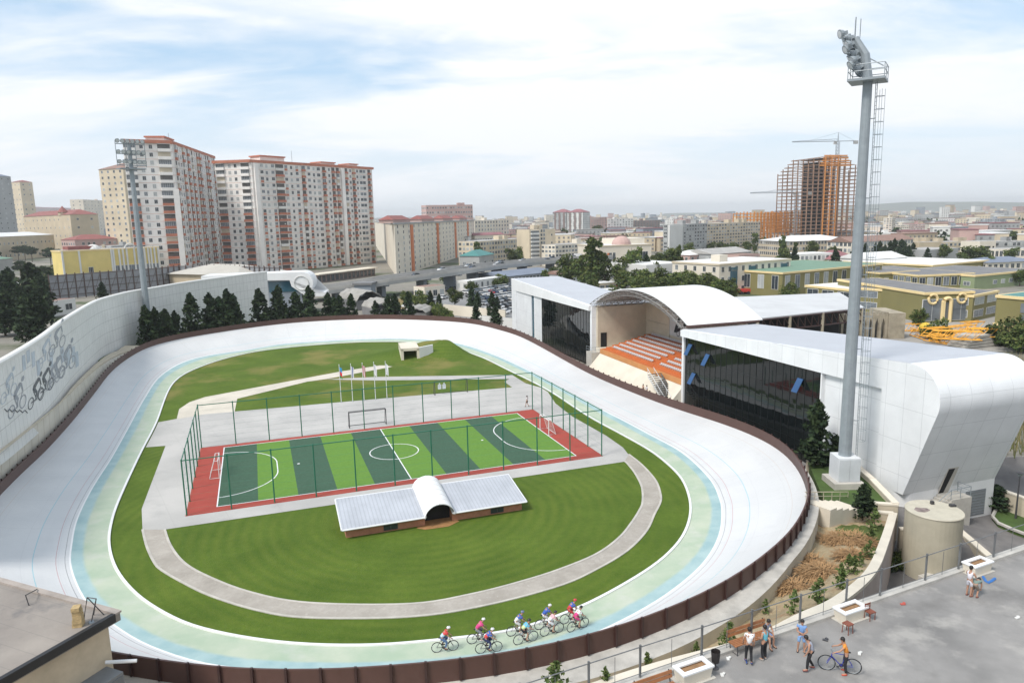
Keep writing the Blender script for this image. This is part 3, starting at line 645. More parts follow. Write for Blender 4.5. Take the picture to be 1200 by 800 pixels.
# vault: white membrane over a steel space frame
def ap(k, n, d, dz=0): th = PI*.5+ (k/n-.5)*2*math.asin(.43)*1.0; R_ = 15.6/math.sin(math.asin(.43)*1.0); return None
rise, half = 3.75, 15.6; RA = (half**2+rise**2)/(2*rise); th0 = math.asin(half/RA)
def vault(f, d, dz=0): th = (f*2-1)*th0; return S(53.8+(RA+dz)*math.sin(th), d, 12.0+rise-RA+(RA+dz)*math.cos(th))
mb = MB(); n = 28
lo_ = [vault(k/n,0.4) for k in range(n+1)]; hi_ = [vault(k/n,13.2) for k in range(n+1)]; lo2 = [vault(k/n,.4,.16) for k in range(n+1)]; hi2 = [vault(k/n,13.2,.16) for k in range(n+1)]
mb.strip(hi2, lo2); mb.strip(lo_, hi_); mb.strip(lo2, lo_); mb.strip(hi_, hi2)
mb.build('vault_cover', M['white'], gs, smooth=True)
mb = MB(); n = 20; dd = [-.6+1.35*j for j in range(9)]
for j, d in enumerate(dd):
    mb.tube([vault(k/n,d,-.12) for k in range(n+1)],.06,5,cap=False); 
    if j < 8: mb.tube([vault((k+.5)/n,d+.67,-1.0) for k in range(n)],.06,5,cap=False)
for k in range(n+1): mb.tube([vault(k/n,-.6,-.12),vault(k/n,10.2,-.12)],.05,4,cap=False)
for k in range(n):
    mb.tube([vault((k+.5)/n,.1,-1.0),vault((k+.5)/n,9.5,-1.0)],.05,4,cap=False)
    for j in range(8):
        c_ = vault((k+.5)/n,dd[j]+.67,-1.0)
        for q in ((k,j),(k+1,j),(k,j+1),(k+1,j+1)): mb.tube([c_,vault(q[0]/n,dd[q[1]],-.12)],.035,3,cap=False)
mb.build('space_frame', mat('weathered_grey_steel',(.26,.25,.24),.5,.2,2,.2), gs)
mb = MB(); mb.tube([vault(0,.2,-.05),vault(0,12.6,-.05)],.2,8); mb.build('gutter', M['brown'], gs)
# banner on the back wall: black letter-like emblem over a racing cyclist
def flat(mb, pts, d, th=.03, mi=0):   # thin cut-out standing on the back wall, points (a,z)
    mb.extr([S(a,d,z) for a,z in pts],[S(a,d-th,z) for a,z in pts],mi)
mb = MB(); sbox(mb,51.2,59.5,10.24,10.3,6.9,11.3); bn = mb.build('wall_banner', mat('pale_banner_cloth',(.5,.5,.5),.8,.1,1), gs)
mb = MB(); c_ = 55.6
flat(mb,[(c_+2.4,7.6),(c_+.9,11.1),(c_-.3,11.1),(c_+.2,10.4),(c_+1.6,7.6)],10.235); flat(mb,[(c_+.9,11.1),(c_-.3,11.1),(c_-1.5,9.2),(c_-.9,8.7),(c_+.2,10.4)],10.234)
flat(mb,[(c_+1.4,8.3),(c_-.2,9.0),(c_-1.1,8.2),(c_-1.9,7.5),(c_-1.2,7.3),(c_-.4,7.9),(c_+.2,8.2),(c_+1.3,7.7)],10.23)
for cx_ in (c_+1.0, c_-1.9):
    r_ = [(cx_+.55*math.cos(2*PI*k/16), 7.55+.55*math.sin(2*PI*k/16)) for k in range(16)]; ri = [(cx_+.43*math.cos(2*PI*k/16), 7.55+.43*math.sin(2*PI*k/16)) for k in range(16)]
    mb.strip([S(a,10.225,z) for a,z in r_],[S(a,10.225,z) for a,z in ri],closed=True)
mb.build('emblem', M['black_cloth'], bn)
# stairs down from the grandstand
sta = thing('stairs', 'black metal stairs with white handrail running down from the orange grandstand to the track', 'stairs', S(41,-1,.5))
mb = MB(); n = 14
for k in range(n):
    a = 44.2-.36*k; z = 4.0-.235*k; sbox(mb,a-.36,a,-2.6,-.3,z-.06,z); 
mb.build('tread', M['dark_metal'], sta)
mb = MB()
for d in (-2.62,-.28): mb.extr([S(44.2,d,3.95),S(39.1,d,.65),S(39.1,d,.35),S(44.2,d,3.6)],[S(44.2,d+.06,3.95),S(39.1,d+.06,.65),S(39.1,d+.06,.35),S(44.2,d+.06,3.6)])
mb.build('stringer', M['frame'], sta)
for d in (-2.6,-1.5):
    mb = MB(); mb.tube([S(44.4,d,4.95),S(39.2,d,1.6)],.04,6)
    for k in range(5): a = lerp(44.2,39.3,k/4); z = lerp(3.9,.6,k/4); mb.tube([S(a,d,z),S(a,d,z+1.0)],.03,5)
    mb.build('handrail', M['white_metal'], sta)
mb = MB(); sbox(mb,66.6,69.0,-1.5,.1,0,3.3); mb.build('landing', M['concrete'], gs)
mb = MB(); 
for zz in (4.3,3.8): mb.tube([S(66.6,.0,zz),S(66.6,-1.5,zz),S(69,-1.5,zz)],.03,5)
for q in ((66.6,0),(66.6,-.75),(66.6,-1.5),(67.8,-1.5),(69,-1.5)): mb.tube([S(*q,3.3),S(*q,4.3)],.025,5)
mb.build('landing_rail', M['grey_metal'], gs)

# ================================================================== WHITE PANEL WALL ON THE LEFT
wp = [(-34.0,40,6.6)]; wp = [at(-120,622,6.2), at(-40,556,5.7), at(15,516,5.3), at(60,478,4.6), at(88,446,4.1), at(120,418,3.4), at(142,409,2.9), at(160,403.5,2.5), at(185,398,2.2), at(222,390,1.6), at(270,381,1), at(317,373,.4)]
wl = spline(wp, 70, False); TOPW = 13.6
wfr = []; wbk = []
for k, q in enumerate(wl):
    tg_ = wl[min(k+1,69)]-wl[max(k-1,0)]; n_ = Vector((tg_.y,-tg_.x,0)).normalized(); wbk.append(-n_*.7)
pw = thing('panel_wall', 'tall curved white panel wall with painted cyclists at the left of the track', 'wall', tuple(wl[30]))
wm = gridmat('wall_panels', (.70,.70,.685), (.36,.36,.35), (1,0), 1.5, 2.2, .07, .6, .03, True)
F0 = [Vector((q.x,q.y,q.z-1.5)) for q in wl]; F1 = [Vector((q.x,q.y,TOPW)) for q in wl]
mb = MB(); acc = 0
for k in range(69):
    d = (wl[k+1]-wl[k]).length; mb.quad(F0[k],F0[k+1],F1[k+1],F1[k],0,[(acc,F0[k].z),(acc+d,F0[k+1].z),(acc+d,TOPW),(acc,TOPW)]); acc += d
mb.strip([a+b for a,b in zip(F1,wbk)],[a+b for a,b in zip(F0,wbk)]); e = 69
mb.quad(F0[e],F0[e]+wbk[e],F1[e]+wbk[e],F1[e]); mb.build('panel_face', wm, pw)
mb = MB(); q1 = [a-b*.12 for a,b in zip(F1,wbk)]; q2 = [a+b*1.1 for a,b in zip(F1,wbk)]
mb.strip(q1,[p+Z*.35 for p in q1]); mb.strip([p+Z*.35 for p in q1],[p-b*.0+Z*.5+b*.25 for p,b in zip(q1,wbk)]); mb.strip([p+Z*.5+b*.25 for p,b in zip(q1,wbk)],[p+Z*.5-b*.25 for p,b in zip(q2,wbk)]); mb.strip([p+Z*.5-b*.25 for p,b in zip(q2,wbk)],q2); mb.strip(q1,q2)
mb.build('coping', mat('wall_coping',(.66,.66,.64),.6,.06,.5), pw, smooth=False)
# mural: racing cyclists painted flat on the wall
def wallpt(px, py, off=.03):
    """point of the wall face seen at a photo position, standing slightly proud of it"""
    d = ray(px, py)
    for k in range(69):
        a, b = wl[k], wl[k+1]; e = b-a; den = d.x*e.y-d.y*e.x
        if abs(den) < 1e-9: continue
        t = (a.x*e.y-a.y*e.x)/den; u = (a.x*d.y-a.y*d.x)/den
        if -.001 <= u <= 1.001 and t > 0: return Vector((d.x*t,d.y*t,CH+d.z*t))-wbk[k].normalized()*off
mur_d = mat('mural_dark_grey', (.13,.14,.15), .8, .25, 1.5); mur_m = mat('mural_mid_grey', (.32,.34,.37), .8, .2, 1.5); mur_b = mat('mural_pale_blue', (.46,.51,.56), .8, .15, 1)
def rider(cx, cy, s, mt, off, skew=.9):
    mb = MB()
    def pt(x, y): return wallpt(cx+x*s, cy-y*s*1.9-x*s*skew, off)
    def poly(ps): mb.add([pt(*q) for q in ps],[tuple(range(len(ps)))])
    def ring(x, y, r, w):
        a = [(x+r*math.cos(2*PI*k/18), y+r*math.sin(2*PI*k/18)) for k in range(18)]; b = [(x+(r-w)*math.cos(2*PI*k/18), y+(r-w)*math.sin(2*PI*k/18)) for k in range(18)]
        mb.strip([pt(*q) for q in a],[pt(*q) for q in b],closed=True)
    ring(-.75,.45,.45,.08); ring(.75,.45,.45,.08)
    poly([(-.5,1.35),(-.35,1.65),(.3,1.95),(.55,1.85),(.5,1.65),(.05,1.45),(-.2,1.2)]); poly([(.45,1.75),(.6,1.8),(.8,1.2),(.68,1.15)])   # back, arm
    poly([(.5,1.95),(.62,2.2),(.85,2.2),(.92,2.0),(.75,1.85)]); poly([(-.45,1.4),(-.1,1.35),(.2,.95),(.02,.35),(-.12,.38),(0,.9),(-.35,1.1)])   # head, leg
    poly([(-.75,.42),(-.7,.52),(.1,.45),(.1,.36)]); poly([(.1,.36),(.16,.44),(.72,1.1),(.66,1.16)]); poly([(-.42,1.2),(-.34,1.2),(.14,.4),(.06,.38)])
    mb.build('mural_cyclist', mt, pw)
for a in ((20,484,9,mur_m,.03),(42,474,8,mur_d,.034),(53,462,8,mur_d,.038),(62,452,7,mur_m,.034),(67,448,8,mur_m,.03),(78,437,8.5,mur_m,.034),(53,428,8,mur_b,.03),(67,412,8,mur_m,.03),(10,468,8,mur_b,.026)): rider(*a)
mb = MB(); rr = random.Random(3)
for px, py in ((33,415),(39,420),(45,430),(73,415),(80,418),(86,414),(28,424),(60,420),(90,420)):
    q = [wallpt(px-2.6,py-7,.02),wallpt(px+1.4,py-9,.02),wallpt(px+2.4,py+8,.02),wallpt(px-1.4,py+11,.02)]; mb.add(q,[(0,1,2,3)])
mb.build('mural_blue_strokes', mur_b, pw)
mb = MB(); 
for k in range(9): x0 = 5+3*k; y0 = 480-1.6*0+k*.2; a = wallpt(x0,y0+ (2 if k%2 else -1),.03); b = wallpt(x0+3,y0+(-1 if k%2 else 2),.03); mb.tube([a,b],.06,4)
mb.build('mural_ground_line', mur_d, pw)
# low parapet retaining wall between the panel wall and the track
i_l = []
for k in range(70):
    q = wl[k]; n_ = -wbk[k].normalized()
    if q.y < 147: i_l.append(q+n_*.5)
jb = []
for q in i_l:
    i0 = min(range(N), key=lambda i: (Te[i].xy-q.xy).length); e = Te[i0]+nrm[i0]*.75; e.z = Te[i0].z-.3; jb.append(e)
pwall = thing('parapet_wall', 'low cream parapet wall with flat coping under the white panel wall, beside the track barrier', 'wall', tuple(i_l[len(i_l)//2]))
mb = MB(); top = []
acc = 0
for a, b in zip(i_l, jb):
    t_ = Vector((b.x,b.y,max(a.z-.15,b.z+.25)))+(Vector((a.x-b.x,a.y-b.y,0))*.35); top.append(t_)
pm_ = gridmat('parapet_panels', (.58,.545,.47), (.36,.3,.22), (1,0), 2.6, 0, .14, .8, .08, True)
for k in range(len(jb)-1):
    d = (top[k+1]-top[k]).length; mb.quad(jb[k],jb[k+1],top[k+1],top[k],0,[(acc,0),(acc+d,0),(acc+d,1),(acc,1)]); acc += d
mb.build('wall_face', pm_, pwall)
mb = MB(); A_ = [p+Z*.0 for p in top]; B_ = [p+Z*.22 for p in top]; C_ = [Vector((q.x,q.y,p.z+.22)) for p,q in zip(top,i_l)]
mb.strip(A_,B_); mb.strip(B_,C_); mb.build('coping', M['cream'], pwall)
# grassy bank between wall and barrier further round
mb = MB(); g0 = []; g1 = []
for k in range(70):
    q = wl[k]
    if q.y > 128:
        i0 = min(range(N), key=lambda i: (Te[i].xy-q.xy).length); e = Te[i0]+nrm[i0]*1.2; e.z = Te[i0].z-.5; g1.append(e); g0.append(q+Vector((0,0,-.1)))
mb.strip(g0,g1); bank_g = mat('bank_grass', (.05,.09,.018), .95, .35, .5, bump=.4); struct(mb.build('grass_bank', bank_g))

# ================================================================== FLOODLIGHT MASTS
lampm = MB().ball((0,0,-.02),(.36,.36,.42),12,5,0,-1,.1).cone((0,0,-.02),.4,.4,.08,12).box((0,0,-.5),(.25,.3,.3)).mesh('floodlight', [M['grey_metal']])
lens_m = mat('floodlight_glass',(.55,.57,.6),.15,.1,2)
def lamp(par, pos, aim):
    o = bpy.data.objects.new('floodlight', lampm); C.objects.link(o); o.parent = par; o.location = pos-Vector(ROOT[par.name])
    o.rotation_mode = 'QUATERNION'; o.rotation_quaternion = (-aim).to_track_quat('-Z','Y'); 
    l = bpy.data.objects.new('lens', lens_mesh); C.objects.link(l); l.parent = o
    return o
lens_mesh = MB().cone((0,0,.041),.32,.3,.02,12).mesh('lens', [lens_m])
aim_c = Vector((-12,95,0))
mR = at(988,566,1.6)
msr = thing('floodlight_mast', 'tall grey steel floodlight mast with caged ladder in front of the white building', 'floodlight mast', mR)
b_ = Vector((mR.x,mR.y,3.4)); MB().tube([b_-Z*1.6, Vector((mR.x,mR.y,39.5))],[.62,.4],14).build('pole', M['grey_metal'], msr)
dirc = (aim_c-mR); dirc.z = 0; dirc.normalize(); sd = Vector((-dirc.y,dirc.x,0)); top_ = Vector((mR.x,mR.y,39.5)); 
MB().tube([top_-Z*.3, top_+dirc*.35+Z*2.0, top_+dirc*1.25+Z*3.5],[.44,.4,.34],10).build('mast_head', M['grey_metal'], msr)
mb = MB(); F_ = Fr(tuple(top_), tuple(dirc)); mb.fbox(F_,-1.5,1.5,-1.5,1.5,-.35,-.15); pf = mb.build('platform', M['grey_metal'], msr)
mb = MB()
for z in (.45,1.0):
    mb.tube([F_.p(-1.45,-1.45,z),F_.p(1.45,-1.45,z),F_.p(1.45,1.45,z),F_.p(-1.45,1.45,z)],.04,5,closed=True)
for x in (-1.45,0,1.45):
    for y in (-1.45,0,1.45):
        if x or y: mb.tube([F_.p(x,y,-.2),F_.p(x,y,1.0)],.035,5)
mb.build('railing', M['grey_metal'], pf)
for r in range(5):
    c_ = top_+dirc*(.4+.24*r)+Z*(.7+.68*r); mb = MB(); mb.tube([c_-sd*1.7+dirc*(.3+.2*(r%2)),c_+sd*1.7+dirc*(.7-.2*(r%2))],.06,6); mb.tube([c_,c_+dirc*.5],.06,5); mb.build('lamp_bar', M['grey_metal'], msr)
    for k in range(4): lamp(msr, c_+sd*(-1.5+1.0*k)+dirc*(.55+.35*((k+r)%2))+Z*.3*((k+r)%2), (aim_c-top_+sd*(-36+24*k)+Z*6*r).normalized())
hd = top_+dirc*1.25+Z*3.5; mb = MB(); mb.tube([hd,hd+Z*1.8],.05,5); mb.tube([hd-dirc*.4,hd-dirc*.4+Z*1.6],.04,5); mb.tube([hd+sd*.3,hd+sd*.3+Z*1.5],.03,4); mb.build('lightning_rod', M['grey_metal'], msr)
MB().tube([top_-dirc*1.2+Z*.9, hd-dirc*.3-Z*1.2],.05,5).build('stay', M['grey_metal'], msr)
# caged ladder on the right side of the pole
ls = (_rt-_fw*.2); ls.z = 0; ls.normalize(); lp = Vector((-ls.y,ls.x,0))
mb = MB(); lad = lambda z, s, o=0: Vector((mR.x,mR.y,z))+ls*(lerp(1.05,.75,(z-4)/35)+o)+lp*s
for s in (-.25,.25): mb.tube([lad(4,s),lad(39.3,s)],.03,5)
z = 4.2
while z < 39: mb.tube([lad(z,-.25),lad(z,.25)],.018,4,cap=False); z += .35
for z in (8,15,22,29,36): mb.tube([lad(z,0),Vector((mR.x,mR.y,z))],.04,4)
mb.build('ladder', M['grey_metal'], msr)
mb = MB(); z = 6
while z < 39:
    mb.tube([lad(z,-.3,.0),lad(z,-.36,.4),lad(z,0,.75),lad(z,.36,.4),lad(z,.3,.0)],.022,4,cap=False); z += 1.1
for s,o in ((-.36,.4),(0,.75),(.36,.4)): mb.tube([lad(6,s,o),lad(38.5,s,o)],.018,4,cap=False)
mb.build('ladder_cage', M['grey_metal'], msr)
cab = thing('mast_cabinet', 'pale grey two-door cabinet on a concrete plinth at the right mast foot', 'cabinet', (mR.x,mR.y,1.6))
CF_ = Fr(tuple(mR-Z*0), (_rt.x,_rt.y)); MB().fbox(CF_,-1.55,1.35,-1.6,1.3,-.3,.55).build('plinth', M['concrete'], cab)
MB().fbox(CF_,-1.05,1.05,-1.15,.9,.55,2.9).build('housing', M['white_metal'], cab); 
for s in (-1,1): MB().fbox(CF_,.02 if s > 0 else -1.0,1.0 if s > 0 else -.02,-1.19,-1.15,.65,2.8).build('door', mat('cabinet_door',(.5,.53,.56),.4,.08,1), cab)
# left mast
mL = at(176,401,2.4)
msl = thing('floodlight_mast', 'distant grey floodlight mast with a square lamp rack, standing by the white panel wall', 'floodlight mast', mL)
MB().tube([mL-Z*1, Vector((mL.x,mL.y,44.5))],[.75,.4],12).build('pole', M['grey_metal'], msl)
dl = (aim_c-mL); dl.z = 0; dl.normalize(); sl = Vector((-dl.y,dl.x,0)); tl_ = Vector((mL.x,mL.y,40.3)); 
mb = MB(); 
for z in (0,2.3,4.3): mb.tube([tl_-sl*2.9+Z*z+dl*.6,tl_+sl*2.9+Z*z+dl*.6],.09,5)
for s in (-2.9,-1,1,2.9): mb.tube([tl_+sl*s-Z*.3+dl*.6,tl_+sl*s+Z*5+dl*.6],.07,5)
mb.build('lamp_rack', M['grey_metal'], msl)
F_ = Fr(tuple(tl_-Z*.6), tuple(dl)); MB().fbox(F_,-1.2,1.2,-2.6,2.6,-.2,0).build('platform', M['grey_metal'], msl)
for z in (.7,2.7,4.9):
    for s in (-2.5,-1.5,1.5,2.5,-.5,.5): o_l = lamp(msl, tl_+sl*s+Z*z+dl*.8, (aim_c-tl_).normalized()); o_l.scale = (1.15,)*3
cb = at(168,401,2.4); CL = Fr(tuple(cb), (_rt.x,_rt.y)); c2_ = thing('mast_cabinet', 'small white equipment box at the foot of the left floodlight mast, against the panel wall', 'cabinet', cb)
MB().fbox(CL,-1,1,-.6,.6,0,2.0).build('housing', M['white_metal'], c2_); MB().fbox(CL,-1.1,1.1,-.7,.7,-.6,.0).build('plinth', M['concrete'], c2_)
# ================================================================== CITY
t = NT('city_ground', .95, spec=.2); p = t.pos()
c = t.mix(t.noise(p, .012, 8), (.17,.165,.15), (.27,.25,.215)); c = t.mix(t.math('MULTIPLY', t.noise(p, .03, 7, .5, .6), .85), c, (.055,.085,.03)); c = t.mix(t.math('MULTIPLY', t.noise(p, .2, 6, .55, .7), .35), c, (.33,.3,.25)); t.done(c)
mb = MB(); HX0, HX1, HY0, HY1 = -62, 96, -40, 78; r0 = 9000
for x0,x1,y0,y1 in ((-r0,r0,HY1,r0),(-r0,r0,-r0,HY0),(-r0,HX0,HY0,HY1),(HX1,r0,HY0,HY1)): mb.quad((x0,y0,-.06),(x1,y0,-.06),(x1,y1,-.06),(x0,y1,-.06))
struct(mb.build('city_ground', t.m))
# distant hills along the horizon
mb = MB(); rr = random.Random(4); hl = mat('hill_scrub', (.14,.15,.12), .95, .2, .004); A_ = []; B_ = []; C_ = []
for k in range(121):
    a = math.radians(-52+104*k/120); d = 6800; h = 26+22*math.sin(k*.21+1)*math.sin(k*.083)+rr.uniform(0,5)+(30 if k > 82 else 0)*min(1,(k-82)/12 if k > 82 else 0)
    if 56 < k < 74: h *= .35
    A_.append(Vector((d*.9*math.sin(a), d*.9*math.cos(a), -2))); B_.append(Vector((d*math.sin(a), d*math.cos(a), h))); C_.append(Vector((d*1.15*math.sin(a), d*1.15*math.cos(a), -2)))
mb.strip(B_, A_); mb.strip(C_, B_); struct(mb.build('hills', hl))

# ---------------- pools of repeated parts (the nearest 99 as objects, the rest as one)
class Spec:
    def __init__(s, name, mb, mats): s.name, s.mb, s.mats = name, mb, mats; s.me = mb.mesh(name, mats)
class Pool:
    def __init__(s, par): s.par = par; s.it = {}
    def put(s, sp, F, x, y, z): s.it.setdefault(sp.name, []).append((F.p(x,y,z), F.ang, sp))
    def flush(s):
        b = Vector(ROOT[s.par.name])
        for nm, L_ in s.it.items():
            L_.sort(key=lambda q: (q[0]-co.location).length); mats = []; rest = MB()
            for k, (p, a, sp) in enumerate(L_):
                if k < 99: place(sp.me, nm, s.par, p-b, a)
                else:
                    cs, sn = math.cos(a), math.sin(a); off = len(rest.v)
                    rest.v += [(p.x+x*cs-y*sn, p.y+x*sn+y*cs, p.z+z) for x,y,z in sp.mb.v]
                    for f, mi in zip(sp.mb.f, sp.mb.m):
                        mt = sp.mats[mi]
                        if mt not in mats: mats.append(mt)
                        rest.f.append([i+off for i in f]); rest.m.append(mats.index(mt)); rest.uvs.append(None)
            if rest.v: stuff(rest.build(nm, mats, s.par))
_S = {}
def win(w, h, k, fr=None, cross=True):
    key = (round(w,1), round(h,1), k, fr)
    if key not in _S:
        mb = MB(); mb.box((0,0,h/2),(w,.16,h),0,0); g = .12 if w > 1 else .08; y = -.1
        if w > 1.1 and cross: mb.quad((-w/2+g,y,g),(-.05,y,g),(-.05,y,h-g),(-w/2+g,y,h-g),1); mb.quad((.05,y,g),(w/2-g,y,g),(w/2-g,y,h-g),(.05,y,h-g),1)
        else: mb.quad((-w/2+g,y,g),(w/2-g,y,g),(w/2-g,y,h-g),(-w/2+g,y,h-g),1)
        _S[key] = Spec('window', mb, [M[fr] if fr else M['frame'], M[('glassdark','glassmid','glasslight')[k]]])
    return _S[key]
def balc(w, h, par, k, dep=1.0):
    """loggia: dark or glazed opening behind a painted parapet on a slab"""
    key = ('b', round(w,1), round(h,1), par, k)
    if key not in _S:
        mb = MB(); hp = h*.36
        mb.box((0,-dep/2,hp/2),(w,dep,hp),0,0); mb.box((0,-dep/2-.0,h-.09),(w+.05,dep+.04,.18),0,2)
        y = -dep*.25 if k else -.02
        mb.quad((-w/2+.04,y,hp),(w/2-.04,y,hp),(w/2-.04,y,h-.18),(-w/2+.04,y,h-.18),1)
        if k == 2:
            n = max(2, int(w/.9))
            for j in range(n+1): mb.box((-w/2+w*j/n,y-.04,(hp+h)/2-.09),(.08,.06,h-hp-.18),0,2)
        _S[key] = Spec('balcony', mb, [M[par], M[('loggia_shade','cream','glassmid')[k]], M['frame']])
    return _S[key]
M['loggia_shade'] = mat('loggia_shade_tone', (.13,.125,.12), .9, .2, 1)  # dark tone painted on flat panels as the shade inside loggias and recesses
M['t_white'] = mat('tower_plaster_white', (.77,.745,.715), .85, .1, .15); M['t_grey_shade'] = mat('tower_plaster_grey_shade', (.67,.65,.62), .85, .12, .15)
M['w_beige'] = mat('city_beige', (.57,.49,.365), .9, .12, .1); M['w_tan'] = mat('city_tan', (.47,.395,.285), .9, .12, .1); M['w_grey'] = mat('city_grey', (.32,.33,.33), .9, .12, .1)
M['w_white'] = mat('city_white', (.62,.62,.6), .85, .08, .1); M['w_pink'] = mat('city_pink', (.45,.31,.28), .9, .1, .1); M['w_pale'] = mat('city_pale', (.65,.595,.50), .9, .1, .1)
M['w_yellow'] = mat('yellow_render', (.66,.53,.2), .85, .08, .2); M['w_brown'] = mat('city_brown', (.2,.15,.14), .9, .15, .1); M['w_olive'] = mat('olive_render', (.20,.18,.072), .85, .08, .15)
M['w_mint'] = mat('mint_render', (.22,.27,.15), .85, .08, .15); M['w_bluegrey'] = mat('city_bluegrey', (.24,.27,.31), .85, .1, .1); M['olive_trim'] = mat('cream_cornice', L((222,200,150)), .8, .06, .3)
M['r_white'] = mat('white_sheet_roof', (.66,.66,.65), .6, .1, .2); M['r_grey'] = mat('grey_felt_roof', (.36,.35,.335), .9, .15, .2); M['r_brown'] = mat('brown_sheet_roof', (.24,.15,.12), .8, .12, .2); M['r_dark'] = mat('dark_felt_roof', (.17,.17,.175), .9, .2, .2)
M['r_green'] = mat('green_sheet_roof', (.14,.24,.17), .7, .1, .2); M['r_teal'] = mat('teal_sheet_roof', (.06,.2,.19), .6, .1, .2); M['r_purple'] = mat('purple_red_roof', (.25,.11,.12), .8, .12, .2); M['r_slate'] = mat('slate_blue_roof', (.17,.2,.26), .8, .12, .2)
M['stripe_or'] = mat('orange_facade_stripe', (.54,.175,.07), .85, .1, .2); M['p_tan'] = M['w_tan']

def facade(pool, F, Lx, H, rows, cols, ww, wh, rr, z0=0, skip=.04, fr=None, x0=0, x1=None, dark=.5):
    x1 = Lx if x1 is None else x1; fh = (H-z0)/rows; ww = min(ww*1.3, (x1-x0)/max(1,cols)*.75); wh = wh*1.25
    for r in range(rows):
        for c_ in range(cols):
            if rr.random() < skip: continue
            k = 0 if rr.random() < dark else rr.choice((1,2)); pool.put(win(ww, min(wh, fh*.62), k, fr), F, x0+(x1-x0)*(c_+.5)/cols, 0, z0+r*fh+fh*.3)
def roofshape(F, Lx, D, H, kind, rm, par, h=2.5, ov=.5):
    mb = MB()
    if kind == 'flat':
        mb.fbox(F, .35, Lx-.35, .35, D-.35, H-.3, H+.02); o = mb.build('roof', rm, par)
    elif kind == 'hip':
        i = min(Lx, D)*.45; b = [F.p(-ov,-ov,H+.01),F.p(Lx+ov,-ov,H+.01),F.p(Lx+ov,D+ov,H+.01),F.p(-ov,D+ov,H+.01)]
        r0_, r1_ = (F.p(i,D/2,H+h), F.p(Lx-i,D/2,H+h)) if Lx >= D else (F.p(Lx/2,i,H+h), F.p(Lx/2,D-i,H+h))
        if Lx >= D: mb.add(b+[r0_,r1_],[(0,1,5,4),(1,2,5),(2,3,4,5),(3,0,4),(3,2,1,0)])
        else: mb.add(b+[r0_,r1_],[(0,1,4),(1,2,5,4),(2,3,5),(3,0,4,5),(3,2,1,0)])
        o = mb.build('roof', rm, par)
    elif kind == 'gable':
        mb.add([F.p(-ov,-ov,H),F.p(Lx+ov,-ov,H),F.p(Lx+ov,D+ov,H),F.p(-ov,D+ov,H),F.p(-ov,D/2,H+h),F.p(Lx+ov,D/2,H+h)],[(0,1,5,4),(2,3,4,5),(0,4,3),(1,2,5),(3,2,1,0)]); o = mb.build('roof', rm, par)
    return o
BLD = []
def bld(label, p0, p1, yt, depth, wall, rows, cols, roof='flat', rm='r_grey', ww=1.5, wh=1.7, scols=None, huts=1, H=None, name='building', cat='building', h=2.5, fr=None, dark=.5, plinth=None, ov=.5, skip=.04, group=None, trim=None, z=0):
    A, B = at(*p0, z), at(*p1, z); F = Fr(tuple(A), B-A); Lx = (B-A).length; H = H or max(2.5, ztop(A, p0[0], yt)-z); D = depth; rr = random.Random(len(label)*7+rows)
    o = thing(name, label, cat, F.p(Lx/2, D/2), group); pool = Pool(o); BLD.append((o, F.p(Lx/2,D/2)))
    mb = MB(); mb.fbox(F, 0, Lx, 0, D, -.3, H+(.45 if roof == 'flat' else 0)); wl_ = mb.build('wall', M[wall], o)
    if plinth: MB().fbox(F, -.06, Lx+.06, -.06, D+.06, 0, H/rows*.9).build('ground_floor', M[plinth], o)
    if trim: MB().fbox(F, -.25, Lx+.25, -.25, D+.25, H-.1, H+.5).build('cornice', M[trim], o)
    r_ = roofshape(F, Lx, D, H+(.5 if roof == 'flat' else 0), roof, M[rm], o, h, ov)
    if roof == 'flat':
        for k in range(huts):
            x = Lx*rr.uniform(.15,.8); MB().fbox(F, x, x+min(4,Lx*.15), D*.3, D*.3+min(4,D*.4), H+.5, H+2.9).build('stair_hut', M[wall], r_)
    if rows:
        facade(pool, F, Lx, H, rows, cols, ww, wh, rr, fr=fr, dark=dark, skip=skip); cv_ = co.location-F.p(Lx/2,D/2); sc_ = scols if scols is not None else max(1, round(cols*D/Lx))
        if sc_:
            if cv_.dot(F.u) > Lx/2: facade(pool, Fr(tuple(F.p(Lx,0)), F.v), D, H, rows, sc_, ww, wh, rr, fr=fr, dark=dark)
            elif cv_.dot(F.u) < -Lx/2: facade(pool, Fr(tuple(F.p(0,D)), -F.v), D, H, rows, sc_, ww, wh, rr, fr=fr, dark=dark)
    pool.flush(); return o, F, Lx, D, H

